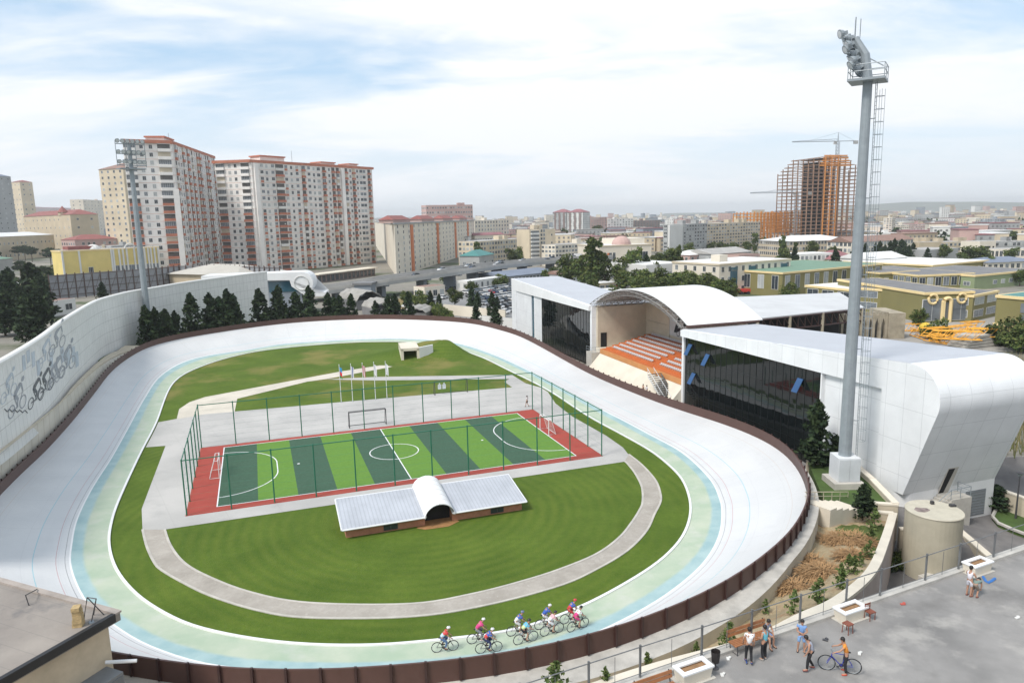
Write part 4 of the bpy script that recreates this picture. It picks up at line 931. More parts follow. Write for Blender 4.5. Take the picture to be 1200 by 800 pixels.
# ---------------- the two big apartment towers
def tower(label, P0, P1, P2, H, rows, left_cols, right_cols, seed, pier=True, topcap=True):
    """corner block: left face P0-P1, right face P1-P2 (plan points); columns are (fraction, kind)"""
    rr = random.Random(seed); o = thing('apartment_tower', label, 'apartment block', (P0+P2)/2); P3 = P0+P2-P1; pool = Pool(o)
    MB().prism([tuple(P0[:2]),tuple(P1[:2]),tuple(P2[:2]),tuple(P3[:2])], -.3, H, 0).build('wall', M['t_white'], o)
    fh = H/rows; faces = ((Fr(tuple(P0),P1-P0),(P1-P0).length,left_cols,0),(Fr(tuple(P1),P2-P1),(P2-P1).length,right_cols,1))
    for F, Lx, cols, side in faces:
        MB().fbox(F, .0 if side else 0, Lx, -.05, .2, -.3, H-.01).build('facing', M['t_grey_shade' if side else 't_white'], o)  # street face gets a dimmer plaster copy, its shade put into the colour
        sl = MB()
        for r in range(1, rows): sl.fbox(F, 0.1, Lx-.1, -.1, 0, r*fh-.12, r*fh+.06)
        sl.build('floor_band', mat('pinkish_floor_band', L((206,176,164)), .85, .1, .3), o)
        for x, kind in cols:
            X = x*Lx
            for r in range(rows):
                z = r*fh; hi = r >= rows*.58
                if kind == 'w': pool.put(win(2.5, fh*.56, rr.choice((0,0,1,1,2))), F, X, -.05, z+fh*.28)
                elif kind == 'n': pool.put(win(1.6, fh*.54, rr.choice((0,0,1,2))), F, X, -.05, z+fh*.28)
                elif kind == 'v': pool.put(win(2.6, fh*.55, rr.choice((0,1,2,2))), F, X, -.05, z+fh*.26)
                elif kind == 'o':   # window over an orange apron panel on some floors
                    pool.put(win(2.1, fh*.52, rr.choice((0,1,1,2))), F, X, -.05, z+fh*.38)
                    if r and not hi or rr.random() < .2: pool.put(apron_sp, F, X, -.05, z)
                elif kind in 'bBs':
                    w_ = {'b': 2.5, 'B': 4.8, 's': 5.6}[kind]; par = 'terracotta'
                    if side == 0 and hi: par = 't_white'
                    if side and rr.random() < .18: par = 't_grey_shade'
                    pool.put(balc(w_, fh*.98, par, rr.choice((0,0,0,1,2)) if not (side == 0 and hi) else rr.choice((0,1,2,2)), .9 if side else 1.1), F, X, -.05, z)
                elif kind == '|' and r == 0: MB().fbox(F, X-1.3, X+1.3, -1.2, 0, 0, H*(.68 if side == 0 else 1)-.3).build('pier', M['t_white'], o)
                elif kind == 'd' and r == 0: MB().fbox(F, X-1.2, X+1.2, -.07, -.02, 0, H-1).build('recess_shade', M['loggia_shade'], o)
    pool.flush()
    cap = MB(); ex = 1.0
    q = [P0,P1,P2,P3]; cc = (P0+P2)/2; q2 = [cc+(p-cc)*1.03 for p in q]
    cap.prism([tuple(p[:2]) for p in q2], H, H+1.5); rf = cap.build('roof_band', M['terracotta'], o)
    F = faces[1][0]; Lr = faces[1][1]; D = (P1-P0).length; Fb = Fr(tuple(P1), P2-P1)
    for k, (a, b) in enumerate(((.12,.3),(.6,.72),(.85,.93))):
        hut = MB(); hut.fbox(Fb, Lr*a, Lr*b, D*.3, D*.7, H+1.5, H+(4.2 if k == 0 else 3.0)); ho = hut.build('roof_hut', M['t_grey_shade'], rf)
        MB().fbox(Fb, Lr*a-.6, Lr*b+.6, D*.3-.6, D*.7+.6, H+(4.2 if k == 0 else 3.0), H+(4.9 if k == 0 else 3.6)).build('hut_cap', M['terracotta'], ho)
    a_ = Fb.p(Lr*.4, D*.5); MB().tube([(a_.x,a_.y,H+1),(a_.x,a_.y,H+9)],.12,5).build('antenna', M['grey_metal'], rf)
    for k in range(26):   # satellite dishes and air conditioners on the street side
        x = rr.uniform(.06,.95)*Lr; z = rr.uniform(.1,.95)*H; d_ = faces[1][0].p(x,-.5,z)
        if k%2: pool.put(dish_sp, faces[1][0], x, -.1, z)
        else: pool.put(ac_sp, faces[1][0], x, -.1, z)
    pool.it = {k_: v_ for k_, v_ in pool.it.items() if k_ in ('satellite_dish','air_conditioner')}; pool.flush()
    return o
dish_sp = Spec('satellite_dish', MB().cone((0,-.5,0),.1,.45,.25,10), [M['w_white']]); ac_sp = Spec('air_conditioner', MB().box((0,-.3,0),(.8,.35,.6)), [M['w_white']])
apron_sp = Spec('apron_panel', MB().box((0,-.06,.62),(1.9,.16,1.24)), [M['terracotta']])
H2 = 60.0; b1 = at(294,187,H2+1.5); b0 = at(251,188.5,H2+1.5); b2 = at(435.5,196,H2+1.5)
for q in (b0,b1,b2): q.z = 0
tower('long apartment tower with orange banded balconies, left of the orange striped block', b0, b1, b2, H2, 17,
      [(.15,'B'),(.4,'n'),(.56,'n'),(.82,'B')],
      [(.025,'|'),(.07,'o'),(.105,'n'),(.15,'o'),(.2,'s'),(.25,'o'),(.29,'n'),(.335,'o'),(.385,'d'),(.384,'b'),(.43,'o'),(.47,'n'),(.51,'w'),(.555,'b'),(.6,'n'),(.635,'b'),(.675,'b'),(.715,'|'),(.75,'b'),(.79,'n'),(.82,'b'),(.855,'n'),(.89,'w'),(.92,'w'),(.968,'b')], 3)
H1 = 66.0; b1 = at(201,165,H1+1.5); b0 = at(143,163,H1+1.5); b2 = at(251,183,H1+1.5)
for q in (b0,b1,b2): q.z = 0
tower('tallest apartment tower with orange roof band and rooftop antenna, behind the yellow hall', b0, b1, b2, H1, 18,
      [(.12,'B'),(.36,'n'),(.55,'n'),(.82,'s'),(.985,'|')],
      [(.05,'b'),(.1,'n'),(.15,'w'),(.2,'b'),(.25,'n'),(.3,'b'),(.35,'w'),(.4,'b'),(.46,'n'),(.52,'d'),(.52,'b'),(.58,'b'),(.63,'w'),(.68,'n'),(.74,'b'),(.8,'d'),(.8,'b'),(.86,'n'),(.91,'w'),(.96,'b')], 8)
# shop arcade at the foot of the long tower
q0, q1 = at(374,331), at(441,322); F = Fr(tuple(q0-Vector((0,3,0))), q1-q0); o = thing('shop_arcade','dark ground floor shop row under the long banded apartment tower','building',F.p(20,2)); MB().fbox(F,0,(q1-q0).length,0,5,0,3.6).build('shopfront', M['w_brown'], o); MB().fbox(F,-.5,(q1-q0).length+.5,-1.5,5,3.6,4.1).build('canopy', M['w_pale'], o)
for k in range(14): x = (q1-q0).length*(k+.5)/14; MB().fbox(F,x-1,x+1,-.06,0,.4,3).build('shop_window', M['glassdark'], o)
# cream block with orange stripes
HO = 25.5; c1 = at(462,263,HO); c0 = at(439,259,HO+1); c2 = at(555.5,258.5,HO)
for q in (c0,c1,c2): q.z = 0
rr = random.Random(5); o = thing('apartment_block','cream apartment block with four orange vertical stripes beside the elevated road','apartment block',(c0+c2)/2); P3 = c0+c2-c1; pool = Pool(o)
MB().prism([tuple(c0[:2]),tuple(c1[:2]),tuple(c2[:2]),tuple(P3[:2])],-.3,HO).build('wall', M['w_pale'], o)
F = Fr(tuple(c1), c2-c1); Lx = (c2-c1).length; D = (c1-c0).length
facade(pool, F, Lx, HO, 9, 22, 1.5, 1.6, rr, skip=.02)
for k in range(30): pool.put(rr.choice((dish_sp,ac_sp)), F, rr.uniform(2,Lx-2), -.1, rr.uniform(2,HO-2))
pool.flush()
for x in (.135,.405,.65,.865): MB().fbox(F, x*Lx-2.5, x*Lx+2.5, -.5, 0, 0, HO-.6).build('orange_stripe', M['stripe_or'], o)
MB().prism([tuple(((c0+c2)/2+(p-(c0+c2)/2)*1.01)[:2]) for p in (c0,c1,c2,P3)],HO,HO+.7).build('cornice', M['w_grey'], o)
for k, x in enumerate((.02,.27,.52,.77)):
    Fh = Fr(tuple(F.p(x*Lx,2)), F.u); MB().fbox(Fh,0,Lx*.14,0,7,HO+.7,HO+2.2).build('roof_hut', M['w_pink'], o); roofshape(Fh, Lx*.14, 7, HO+2.2, 'hip', M['redroof'], o, 2.2)
# yellow hall
o, F, Lx, D, H = bld('yellow hall with white pilasters and an arched centre bay, in front of the tallest tower', (77,341),(190,332), 295, 13, 'w_yellow', 0, 0, rm='r_grey', huts=0, trim='olive_trim')
for x in (.0,.16,.48,.5,.56,.6,.64,.72,.76,.83,.87,.9,.94,.98): MB().fbox(F, x*Lx, x*Lx+.7, -.5, 0, 0, H+.2).build('pilaster', M['w_white'], o)
pool = Pool(o); rr = random.Random(2)
for x, w_ in ((.535,2),(.58,3.4),(.62,3.4),(.685,3),(.74,2.2),(.81,2),(.855,2.6),(.885,2.4),(.92,2.4),(.96,2.4),(.26,1.2),(.28,1.2)):
    for z in (1.0, 5.8): pool.put(win(w_, 4.0 if z > 3 else 3.0, 0 if x < .3 else 1), F, x*Lx, -.02, z)
pool.flush(); mb = MB()
for k in range(12): a0, a1 = PI*k/12, PI*(k+1)/12; mb.tube([F.p(Lx*.685-2.2*math.cos(a0),-.4,H+.2+2.2*math.sin(a0)),F.p(Lx*.685-2.2*math.cos(a1),-.4,H+.2+2.2*math.sin(a1))],.35,5)
mb.build('arch', M['w_white'], o); mb = MB(); mb.fbox(F,Lx*.76,Lx*.84,-1.5,-.02,4.8,5.2); mb.build('balcony', M['w_brown'], o)
MB().fbox(F,Lx*.1,Lx*.35,4,11,H,H+2).build('roof_shed', M['redroof'], o)
q = F.p(Lx*.36,6,H); MB().ball(q,(3,3,2.6),12,5,0,0,1).build('dome', M['w_white'], o)
# ---------------- buildings at the left
bld('big grey apartment tower cut by the left edge of the view', (-45,296),(24,292), 203, 26,'w_grey',15,9,rm='r_slate',roof='hip',h=5)
bld('narrow cream tower standing right behind the big grey tower', (22,288),(33,288), 214, 18,'w_beige',13,3,rm='redroof',roof='hip',h=3)
bld('long far apartment row with a dull red roof on the left skyline', (36,273),(90,271), 243, 20,'w_pink',6,14,roof='gable',rm='r_purple',h=4)
o, F, Lx, D, H = bld('beige five storey building with red mansard roof and corner turret', (33,297),(88,300), 254, 24,'w_tan',5,11,roof='hip',rm='redroof',h=5)
tq = F.p(Lx*.8,3); MB().cone((tq.x,tq.y,H-.5),4.2,4.2,3,10).build('turret', M['w_tan'], o); MB().cone((tq.x,tq.y,H+2.5),5,0.1,6,10).build('turret_roof', M['redroof'], o)
bld('wide tan office building with a low white hip roof at the left edge', (-60,312),(66,300), 280, 30,'w_tan',2,24,roof='hip',rm='r_white',h=3.2)
bld('pale grey green apartment block between the red roofed block and the pink tower', (85,283),(104,281), 250, 18,'w_grey',6,5,rm='r_teal')
bld('slim pinkish white tower far behind the yellow hall', (103,283),(133,281), 234, 22,'w_pale',12,8,rm='r_purple')
o, F, Lx, D, H = bld('cream tower with stacked balconies on its left edge, just left of the tallest tower', (128,306),(156,306), 199, 24,'w_beige',16,4,roof='hip',rm='r_brown',h=5)
pool = Pool(o)
for r in range(16): pool.put(balc(4, H/16*.98, 't_white', 1, 1.2), Fr(tuple(F.p(0,9)), -F.v), 3, 0, r*H/16)
pool.flush()
bld('low orange and white house with a bright red hip roof behind the yellow hall', (91,309),(140,306), 281, 22,'w_pink',3,8,roof='hip',rm='redroof',h=3.6)
bld('unfinished grey concrete frame block above the yellow hall', (133,311),(160,309), 289, 16,'w_grey',3,8,ww=2.2,wh=2.4,dark=1)
bld('plain cream low block left of the unfinished grey frame', (110,312),(132,311), 292, 14,'w_beige',1,2)
bld('low shed with a green sheet roof among the pines at the left edge', (-12,330),(18,326), 305, 20,'w_grey',1,3,roof='gable',rm='r_green',h=1.5)
bld('long white roofed flat building behind the panel wall at the left edge', (-60,371),(54,352), 345, 24,'w_beige',1,10,rm='r_white',huts=0,ov=1)
bld('small white walled hut close behind the panel wall', (55,372),(90,366), 356, 9,'w_white',1,2,rm='r_brown',ww=2.2,huts=0)
# steel framed hoarding behind the wall
hp = [at(60,352,0),at(120,346),at(185,340),at(212,336),at(262,336),at(330,340)]
hoa = thing('steel_hoarding','tall rusty steel framed hoarding of grey sheets behind the white panel wall','hoarding',hp[2]); HH = 9.5
sh = MB(); fm = MB(); fs = MB()
for k in range(5):
    a, b = hp[k], hp[k+1]; (sh).quad(a+Z*.2,b+Z*.2,b+Z*HH,a+Z*HH); nrm_ = Vector(((b-a).y,-(b-a).x,0)).normalized()
    m_ = max(3,int((b-a).length/3.2))
    for j in range(m_+1): p_ = a.lerp(b,j/m_)+nrm_*.3; fm.box((p_.x,p_.y,HH/2+.2),(.28,.28,HH+.6),math.atan2((b-a).y,(b-a).x))
    for z in (1.5,4,6.5,9.2): fs.tube([a+nrm_*.3+Z*z,b+nrm_*.3+Z*z],.1,4)
    for j in range(m_): p_, q_ = a.lerp(b,j/m_)+nrm_*.3, a.lerp(b,(j+1)/m_)+nrm_*.3; fs.tube([p_+Z*(1.5),q_+Z*9],.06,3)
sh.build('sheet_panel', mat('grey_hoarding_sheet',(.25,.26,.28),.7,.15,.4), hoa); fm.build('steel_frame', mat('rusty_steel',(.09,.06,.05),.8,.2,1), hoa); fs.build('bracing', _M['rusty_steel'], hoa)
# white building with a scroll shaped end
q0, q1 = at(240,372), at(378,367); F = Fr(tuple(q0), q1-q0); Lx = (q1-q0).length; sb = thing('scroll_building','white building with a rolled scroll shaped roof end and blue glass, behind the conifer row','building',F.p(Lx/2,8)); hz_ = ztop(q1,362,318.5)
cxs, czs, rs = Lx-5.5, hz_-3.3, 3.3; prof_ = [(0,hz_-2.0),(0,hz_-.4)]+[(cxs+rs*math.sin(a),czs+rs*math.cos(a)) for a in [PI*1.08*k/12 for k in range(13)]]+[(Lx+1.2,czs-rs+.1),(Lx+1.2,czs-rs-1.0)]+[(cxs+1,czs-rs-.9)]+[(cxs-rs*.95,czs-1),(cxs-rs*1.1,hz_-2.4)]
mb = MB(); mb.extr([F.p(x,0,z) for x,z in prof_],[F.p(x,9,z) for x,z in prof_]); mb.build('scroll_roof', M['white'], sb)
rg = MB(); rg.tube([F.p(cxs-.2+2.1*math.cos(2*PI*k/20),-.1,czs+2.1*math.sin(2*PI*k/20)) for k in range(20)],.16,5,closed=True); rg.build('scroll_ring', M['frame'], sb)
MB().fbox(F,1,Lx-6,1.5,8.5,0,hz_-2).build('wall', M['w_bluegrey'], sb); MB().fbox(F,Lx*.55,Lx*.82,1.3,1.49,hz_-6,hz_-2.8).build('window_band', M['glassblue'], sb)
q0, q1 = at(200,338), at(280,341); F = Fr(tuple(q0), q1-q0); Lx = (q1-q0).length; tb = thing('tent_hall','low hall with a pale pyramid roof and brown eaves, left of the scroll building','building',F.p(Lx/2,12)); MB().fbox(F,0,Lx,0,26,0,6.5).build('wall', M['w_tan'], tb); roofshape(F, Lx, 26, 6.5, 'hip', mat('pale_pyramid_roof',(.42,.4,.36),.8,.1,.2), tb, 3.6, 1.2)
# ---------------- middle distance
bld('far pinkish slab tower rising behind the orange striped block', (501,285),(555,283), 241, 16,'w_pink',8,18,rm='r_purple',huts=2)
bld('cream white apartment block right of the orange striped block', (557,290),(597,287), 259, 16,'w_pale',7,12)
bld('low row with a faded red roof in front of the cream white apartment block', (557,296),(591,294), 276, 12,'w_pale',2,12,roof='gable',rm='r_purple',h=2)
bld('long five storey cream row left of the tan tower, seen above the elevated road', (560,312),(622,305), 284, 14,'w_beige',5,20,rm='r_grey',huts=2)
bld('green roofed pavilion beside the elevated road, in front of the cream row', (562,316),(579,313), 300, 12,'w_grey',1,4,roof='hip',rm='r_teal',h=3)
o, F, Lx, D, H = bld('tan nine storey block with a stack of white balconies on its left', (621,312),(651,310), 270, 13,'w_beige',9,0,rm='r_dark',huts=2,scols=0)
pool = Pool(o); rr = random.Random(9)
for r in range(9):
    pool.put(balc(5.6,H/9*.95,'w_white',2,1.0),F,Lx*.2,0,r*H/9); pool.put(win(1.4,1.6,0),F,Lx*.46,0,r*H/9+1); pool.put(win(1.4,1.6,1),F,Lx*.56,0,r*H/9+1)
    if r%2: pool.put(win(1.0,1.2,0),F,Lx*.86,0,r*H/9+1)
pool.flush()
bld('long grey beige five storey row to the right of the tan tower', (651,312),(708,307), 288, 14,'w_pale',5,16,rm='r_grey',huts=1,dark=.6)
for lab, x0, x1, y0, y1, yt, wl2, n_, c_, rm_ in (('left one of the twin grey towers on the centre skyline',648,664,279,279,249,'w_grey',14,6,'r_purple'),('right one of the twin grey towers, striped white, on the centre skyline',665,683,279,279,249,'w_white',14,6,'r_purple')):
    o, F, Lx, D, H = bld(lab,(x0,y0),(x1,y1),yt,18,wl2,n_,c_,rm=rm_,huts=0,roof='hip',h=4,group='twin towers')
    for x in (.18,.5,.82): MB().fbox(F,x*Lx-1.2,x*Lx+1.2,-.3,0,0,H-.5).build('dark_stripe', M['w_brown'], o)
bld('pink apartment block on the skyline right of the twin towers', (683,277),(711,276), 255.5, 16,'w_pink',8,9,rm='redroof',huts=2)
bld('pale white apartment block on the skyline, left half of a wide row', (712,276),(742,275), 257, 16,'w_white',7,9,huts=2)
bld('dark brown unfinished block on the skyline with grey blue left bay', (743,275),(773,274), 259, 16,'w_brown',7,9,ww=2.2,dark=1,huts=1)
bld('faint red roofed apartment block far behind the white gable wall', (790,270),(803,270), 257.5, 16,'w_pink',6,5,rm='r_purple')
bld('faint pale tower group on the hazy skyline left of the red roofed block', (779,270),(789,270), 257, 14,'w_white',7,4)
o, F, Lx, D, H = bld('museum like cream hall with dome and tall windows among the trees', (703,318),(763,315), 289, 26,'w_pale',0,0,rm='r_white',huts=0,trim='w_beige')
q = F.p(Lx*.5,5,H+.4); MB().ball(q,(5,5,4.4),14,6,0,0,1).build('dome', M['w_pink'], o); pool = Pool(o)
for x in (.1,.2,.27,.56,.66,.78,.88): pool.put(win(3.0 if x > .4 else 1.6,7,0),F,Lx*x,0,2.2)
pool.flush(); MB().fbox(F,Lx*.14,Lx*.18,-.1,.0,2,9).build('red_banner', M['stripe_or'], o); MB().fbox(F,Lx*.42,Lx*.98,6,22,H+.4,H+3.4).build('upper_storey', M['w_pale'], o)
# grey panel flats with the blank white gable
q0 = at(786,300); 
o, F, Lx, D, H = bld('grey panel flats whose blank white gable wall faces the stadium', (800,300),(828,297), 263.5, 15,'w_grey',9,9,ww=1.9,dark=.4,huts=2); MB().fbox(F,-17,0,.2,1.2,0,H+.3).build('white_gable', M['w_white'], o)
bld('wide tan panel flats with patched white balconies next to the orange formwork', (828,297),(890,292), 263, 15,'w_tan',9,20,ww=1.7,dark=.55,huts=3)
bld('white three storey building with a stepped gable in front of the skeleton tower', (937,317),(976,315), 299, 14,'w_white',2,8,rm='r_white',huts=0,ww=1.2)
bld('small house with a pale hip roof before the white stepped building', (944,325),(969,323), 315, 12,'w_beige',1,4,roof='hip',rm='r_white',h=2.6)
bld('house with a purple red hip roof and yellow walls, near the tall mast', (974,316),(1004,314), 304, 14,'w_beige',2,4,roof='hip',rm='r_purple',h=4)
bld('long tan institute with a wide white roof under the skeleton tower', (921,302),(1000,299), 283, 30,'w_tan',3,22,roof='hip',rm='r_white',h=3,dark=.7)
o, F, Lx, D, H = bld('cream three storey office with tall blue glass bays behind the vaulted grandstand', (842,347),(925,338), 311, 22,'w_pale',3,11,rm='r_white',huts=1,ww=1.1,wh=1.5,dark=.9,trim='w_beige',scols=5)
for x in (.19,.44,.9): MB().fbox(F,x*Lx-1.6,x*Lx+1.6,-.35,0,1.5,H-1).build('glass_bay', M['glassblue'], o)
bld('low cream shed with a slate roof left of the blue bayed office', (806,345),(846,341), 325, 18,'w_pale',1,3,rm='r_dark',huts=0)
bld('low white roofed warehouse among the trees left of the slate roofed shed', (757,340),(803,336), 312, 24,'w_white',1,4,rm='r_white',huts=0)
bld('dull grey shed with a wide low roof before the tan panel flats', (835,309),(880,305), 298, 22,'w_grey',1,5,roof='gable',rm='r_grey',h=2.6)
bld('small pinkish house with a pale roof before the grey panel flats', (808,309),(834,307), 299, 14,'w_pink',1,4,roof='hip',rm='r_white',h=2.4)
bld('low block with a pink end wall beside the dull grey shed', (866,309),(890,307), 300, 14,'w_pink',1,3,rm='r_brown',huts=0)
# orange formwork and the skeleton tower
def skeleton(label, p0, p1, yt, nx, ny, nz, dp, col, taper=False, mid=None):
    A, B = at(*p0), at(*p1); F = Fr(tuple(A), B-A); Lx = (B-A).length; H = ztop(A,p0[0],yt); o = thing('unfinished_tower', label, 'construction', F.p(Lx/2,dp/2)); cm = MB(); bm = MB(); sm = MB(); rr = random.Random(2)
    for i in range(nx+1):
        for j in range(ny+1):
            x, y = Lx*i/nx, dp*j/ny; e = abs(i/nx-.5)*2; hh = H*(1-(.16 if taper else 0)*max(0,e-.35)*1.5)+rr.uniform(0,1.5)
            cm.fbox(F,x-.3,x+.3,y-.3,y+.3,0,hh)
    for k in range(1,nz+1):
        z = H*k/nz; 
        w0 = 0 if not taper or z < H*.84 else (z/H-.84)*1.6
        bm.fbox(F,Lx*w0,Lx*(1-w0),-.3,.3,z-.42,z); bm.fbox(F,Lx*w0,Lx*(1-w0),dp-.3,dp+.3,z-.5,z); bm.fbox(F,Lx*w0-.3,Lx*w0+.3,0,dp,z-.5,z); bm.fbox(F,Lx*(1-w0)-.3,Lx*(1-w0)+.3,0,dp,z-.5,z)
        if mid: sm.fbox(F,Lx*mid[0],Lx*mid[1],dp*.25,dp*.85,z-.45,z-.1)
    cm.build('columns', M[col], o); bm.build('beams', M[col], o)
    if mid: sm.build('floor_slabs', M['w_brown'], o); MB().fbox(F,Lx*mid[0]+1,Lx*mid[1]-1,dp*.45,dp*.8,0,H*.96).build('core', M['void'], o)
    return o, F, Lx, H
M['formwork'] = mat('orange_formwork', (.55,.225,.05), .7, .15, .2); M['rustframe'] = mat('rust_brown_formwork', (.27,.165,.11), .8, .25, .12)
skeleton('low orange formwork frame at the left of the skeleton tower', (883,291),(938,288), 250, 14, 2, 11, 22, 'formwork')
o, F, Lx, H = skeleton('tall unfinished skeleton tower with rusty columns and an orange middle', (943,290),(1003,288), 184, 10, 3, 24, 40, 'rustframe', True, (.36,.66))
mb = MB()
for k in range(1,25): z = H*k/24; mb.fbox(F,Lx*.29,Lx*.55,-1.4,-.9,z-.35,z+.05)
for x in (.3,.42,.54): mb.fbox(F,Lx*x-.35,Lx*x+.35,-1.5,-.8,0,H*1.0)
for k in range(5): mb.fbox(F,Lx*(.2+.02*k),Lx*(.8-.02*k),-.8,-.2,H-7+2*k*.9,H-6+2*k*.9)
mb.build('orange_formwork', M['formwork'], o)
def crane(label, base, H, jib, back, ang, z0=0):
    o = thing('tower_crane', label, 'crane', base); r = 1.0; lm = mat('crane_grey_blue',(.3,.34,.38),.6,.1,.5); mb = MB()
    for sx in (-r,r):
        for sy in (-r,r): mb.tube([(base.x+sx,base.y+sy,z0),(base.x+sx,base.y+sy,H)],.22,4)
    z = z0
    while z < H-2.5:
        for a,b in (((-r,-r),(r,-r)),((r,r),(-r,r)),((-r,r),(-r,-r)),((r,-r),(r,r))): mb.tube([(base.x+a[0],base.y+a[1],z),(base.x+b[0],base.y+b[1],z+2.5)],.13,3)
        z += 2.5
    mb.build('mast', lm, o); J = Fr((base.x,base.y,H),(math.cos(ang),math.sin(ang))); mb = MB()
    mb.tube([J.p(-back,0,.5),J.p(jib,0,.5)],.3,4); mb.tube([J.p(0,0,2.2),J.p(jib,0,.9)],.2,4); n=int(jib/4)
    for k in range(n): f=k/n; mb.tube([J.p(jib*f,0,.5),J.p(jib*(f+.5/n),0,2.2-1.3*f)],.1,3); mb.tube([J.p(jib*(f+.5/n),0,2.2-1.3*f),J.p(jib*(f+1/n),0,.5)],.1,3)
    mb.build('jib', lm, o); MB().tube([J.p(0,0,0),J.p(0,0,7)],[.7,.2],4).tube([J.p(0,0,7),J.p(jib*.6,0,1.4)],.1,3).tube([J.p(0,0,7),J.p(-back*.9,0,.8)],.1,3).build('apex', lm, o); MB().box(tuple(J.p(-back,0,-.6)),(3,2,2.4),ang).build('counterweight', M['w_grey'], o); MB().box(tuple(J.p(1.4,-1.6,-.6)),(2,1.6,2.2),ang).build('cab', M['w_white'], o)
q = F.p(Lx*.73,12); crane('grey tower crane rising above the skeleton tower with its jib to the left', q, ztop(q,987,166), 36, 14, math.atan2(-F.u.y+.2,-F.u.x))
q = at(931,289); crane('lower grey crane between the orange formwork and the skeleton tower', q, ztop(q,931,226), 36, 10, PI*.98)
# ---------------- hazy blocks on the right skyline
bld('tall pale tower with a thin spire on the hazy right skyline', (1034,278),(1044,278), 256, 20,'w_pale',9,3)
for k, (x0,x1,yb,yt_,w_,lab) in enumerate(((1055,1068,277,264,'w_pale','first cream block of the hazy apartment rows at right'),(1068,1086,277,263,'w_pink','pinkish block with red roof in the hazy apartment rows at right'),(1087,1110,277,263.5,'w_white','white block in the middle of the hazy apartment rows at right'),(1100,1124,279,266,'w_bluegrey','long grey blue block of the hazy apartment rows at right'),(1125,1140,279,266,'w_pink','last pink block of the hazy apartment rows at right'),(1143,1150,277,269,'w_pale','small pale block right of the hazy apartment rows'),(1170,1178,272,257,'w_bluegrey','lone bluish tower far off near the right edge'))):
    bld(lab,(x0,yb),(x1,yb-.3),yt_,22,w_,6,max(3,(x1-x0)//2),rm='r_purple' if 'pink' in lab else 'r_grey',huts=1)
bld('long cream building with a brown roof, just right of the tall mast', (997,305),(1069,300), 284, 16,'w_pale',3,20,roof='gable',rm='r_brown',h=3,dark=.3)
bld('low white flat roofed shed above the brown roofed building', (1021,283),(1054,282), 274, 16,'w_white',1,6,rm='r_white')
o, F, Lx, D, H = bld('cream gatehouse with a tall dark arch flanked by slots on the right', (1147,300),(1166,299), 284, 12,'w_pale',0,0,huts=0); MB().fbox(F,Lx*.36,Lx*.66,-.1,.0,0,H*.7).build('arch_opening', M['void'], o)
for x in (.12,.84): MB().fbox(F,Lx*x-.6,Lx*x+.6,-.1,.0,0,H*.68).build('slot', M['void'], o)
bld('grey unfinished terrace block behind the arched gatehouse', (1165,297),(1205,296), 284, 14,'w_grey',2,8,ww=2.6,dark=.8,huts=2)
bld('colonnaded cream block at the right edge below the terrace block', (1165,304),(1215,303), 293, 12,'w_pale',1,10,ww=2.2,wh=3,dark=1,huts=0)
bld('tan block with roof huts left of the arched gatehouse', (1096,296),(1146,294), 285, 14,'w_tan',2,10,dark=.6,huts=3)
bld('cream block on a rise behind the arched gatehouse', (1154,286),(1176,285), 277, 14,'w_beige',1,5,huts=1)
bld('greyish concrete hall below the tan block', (1088,308),(1122,305), 294, 18,'w_grey',0,0,huts=0)
bld('tan low block with a broken roof left of the concrete hall', (1076,300),(1102,299), 285, 16,'w_tan',1,6,huts=2)
bld('white vaulted shed pair near the tall mast, in front of the brown roofed building', (1018,318),(1062,315), 304, 18,'w_white',1,3,roof='gable',rm='r_white',h=2.6)
bld('cream two storey school with a blue grey roof at the right edge', (1156,319),(1215,316), 308, 16,'w_pale',1,9,roof='hip',rm='r_slate',h=1.8)
# ---------------- olive coloured works buildings
WM = dict(trim='olive_trim', fr='frame', huts=0)
bld('olive hall with a wide green roof left of the tall mast', (916,348),(1032,334), 321, 34,'w_olive',1,11,rm='r_green',ww=2.0,wh=4.5,skip=0,dark=.4,**WM)
bld('olive block with small square windows and a grey roof, behind the low white porch', (1030,338),(1076,335), 321, 26,'w_olive',1,3,rm='r_dark',ww=1.6,**WM)
bld('long olive hall with a dark roof and tall paired windows', (1075,341),(1140,338), 324, 40,'w_olive',1,7,rm='r_dark',ww=2.0,wh=5,skip=0,**WM)
bld('pale green wing continuing the long olive hall to the right edge', (1141,340),(1215,332), 324, 30,'w_mint',1,8,rm='r_dark',ww=1.8,wh=1.2,skip=.2,**WM)
bld('olive warehouse with a bright white roof behind the long dark roofed hall', (1092,325),(1157,318), 312, 40,'w_olive',1,9,rm='r_white',ww=1.6,wh=1.2,**WM)
bld('low olive porch with a broken white flat roof over dark openings', (1017,365),(1082,358), 343, 22,'w_olive',1,4,rm='r_white',ww=4.5,wh=4,dark=1,**WM)
o, F, Lx, D, H = bld('olive building with a cream arch and two round windows above tall glazing', (1081,378),(1138,376), 345, 40,'w_olive',0,0,rm='r_dark',**WM)
pool = Pool(o)
for x in (.17,.76):
    for z in (.6,4.4): pool.put(win(5.2,3.0,1),F,Lx*x,-.02,z*H/11)
    c_ = F.p(Lx*x,-.2,H*.84); rg = MB(); rg.tube([F.p(Lx*x+1.15*math.cos(2*PI*k/16),-.15,H*.83+1.15*math.sin(2*PI*k/16)) for k in range(16)],.32,6,closed=True); rg.build('round_window', M['olive_trim'], o)
pool.flush(); mb = MB(); w_ = Lx*.075
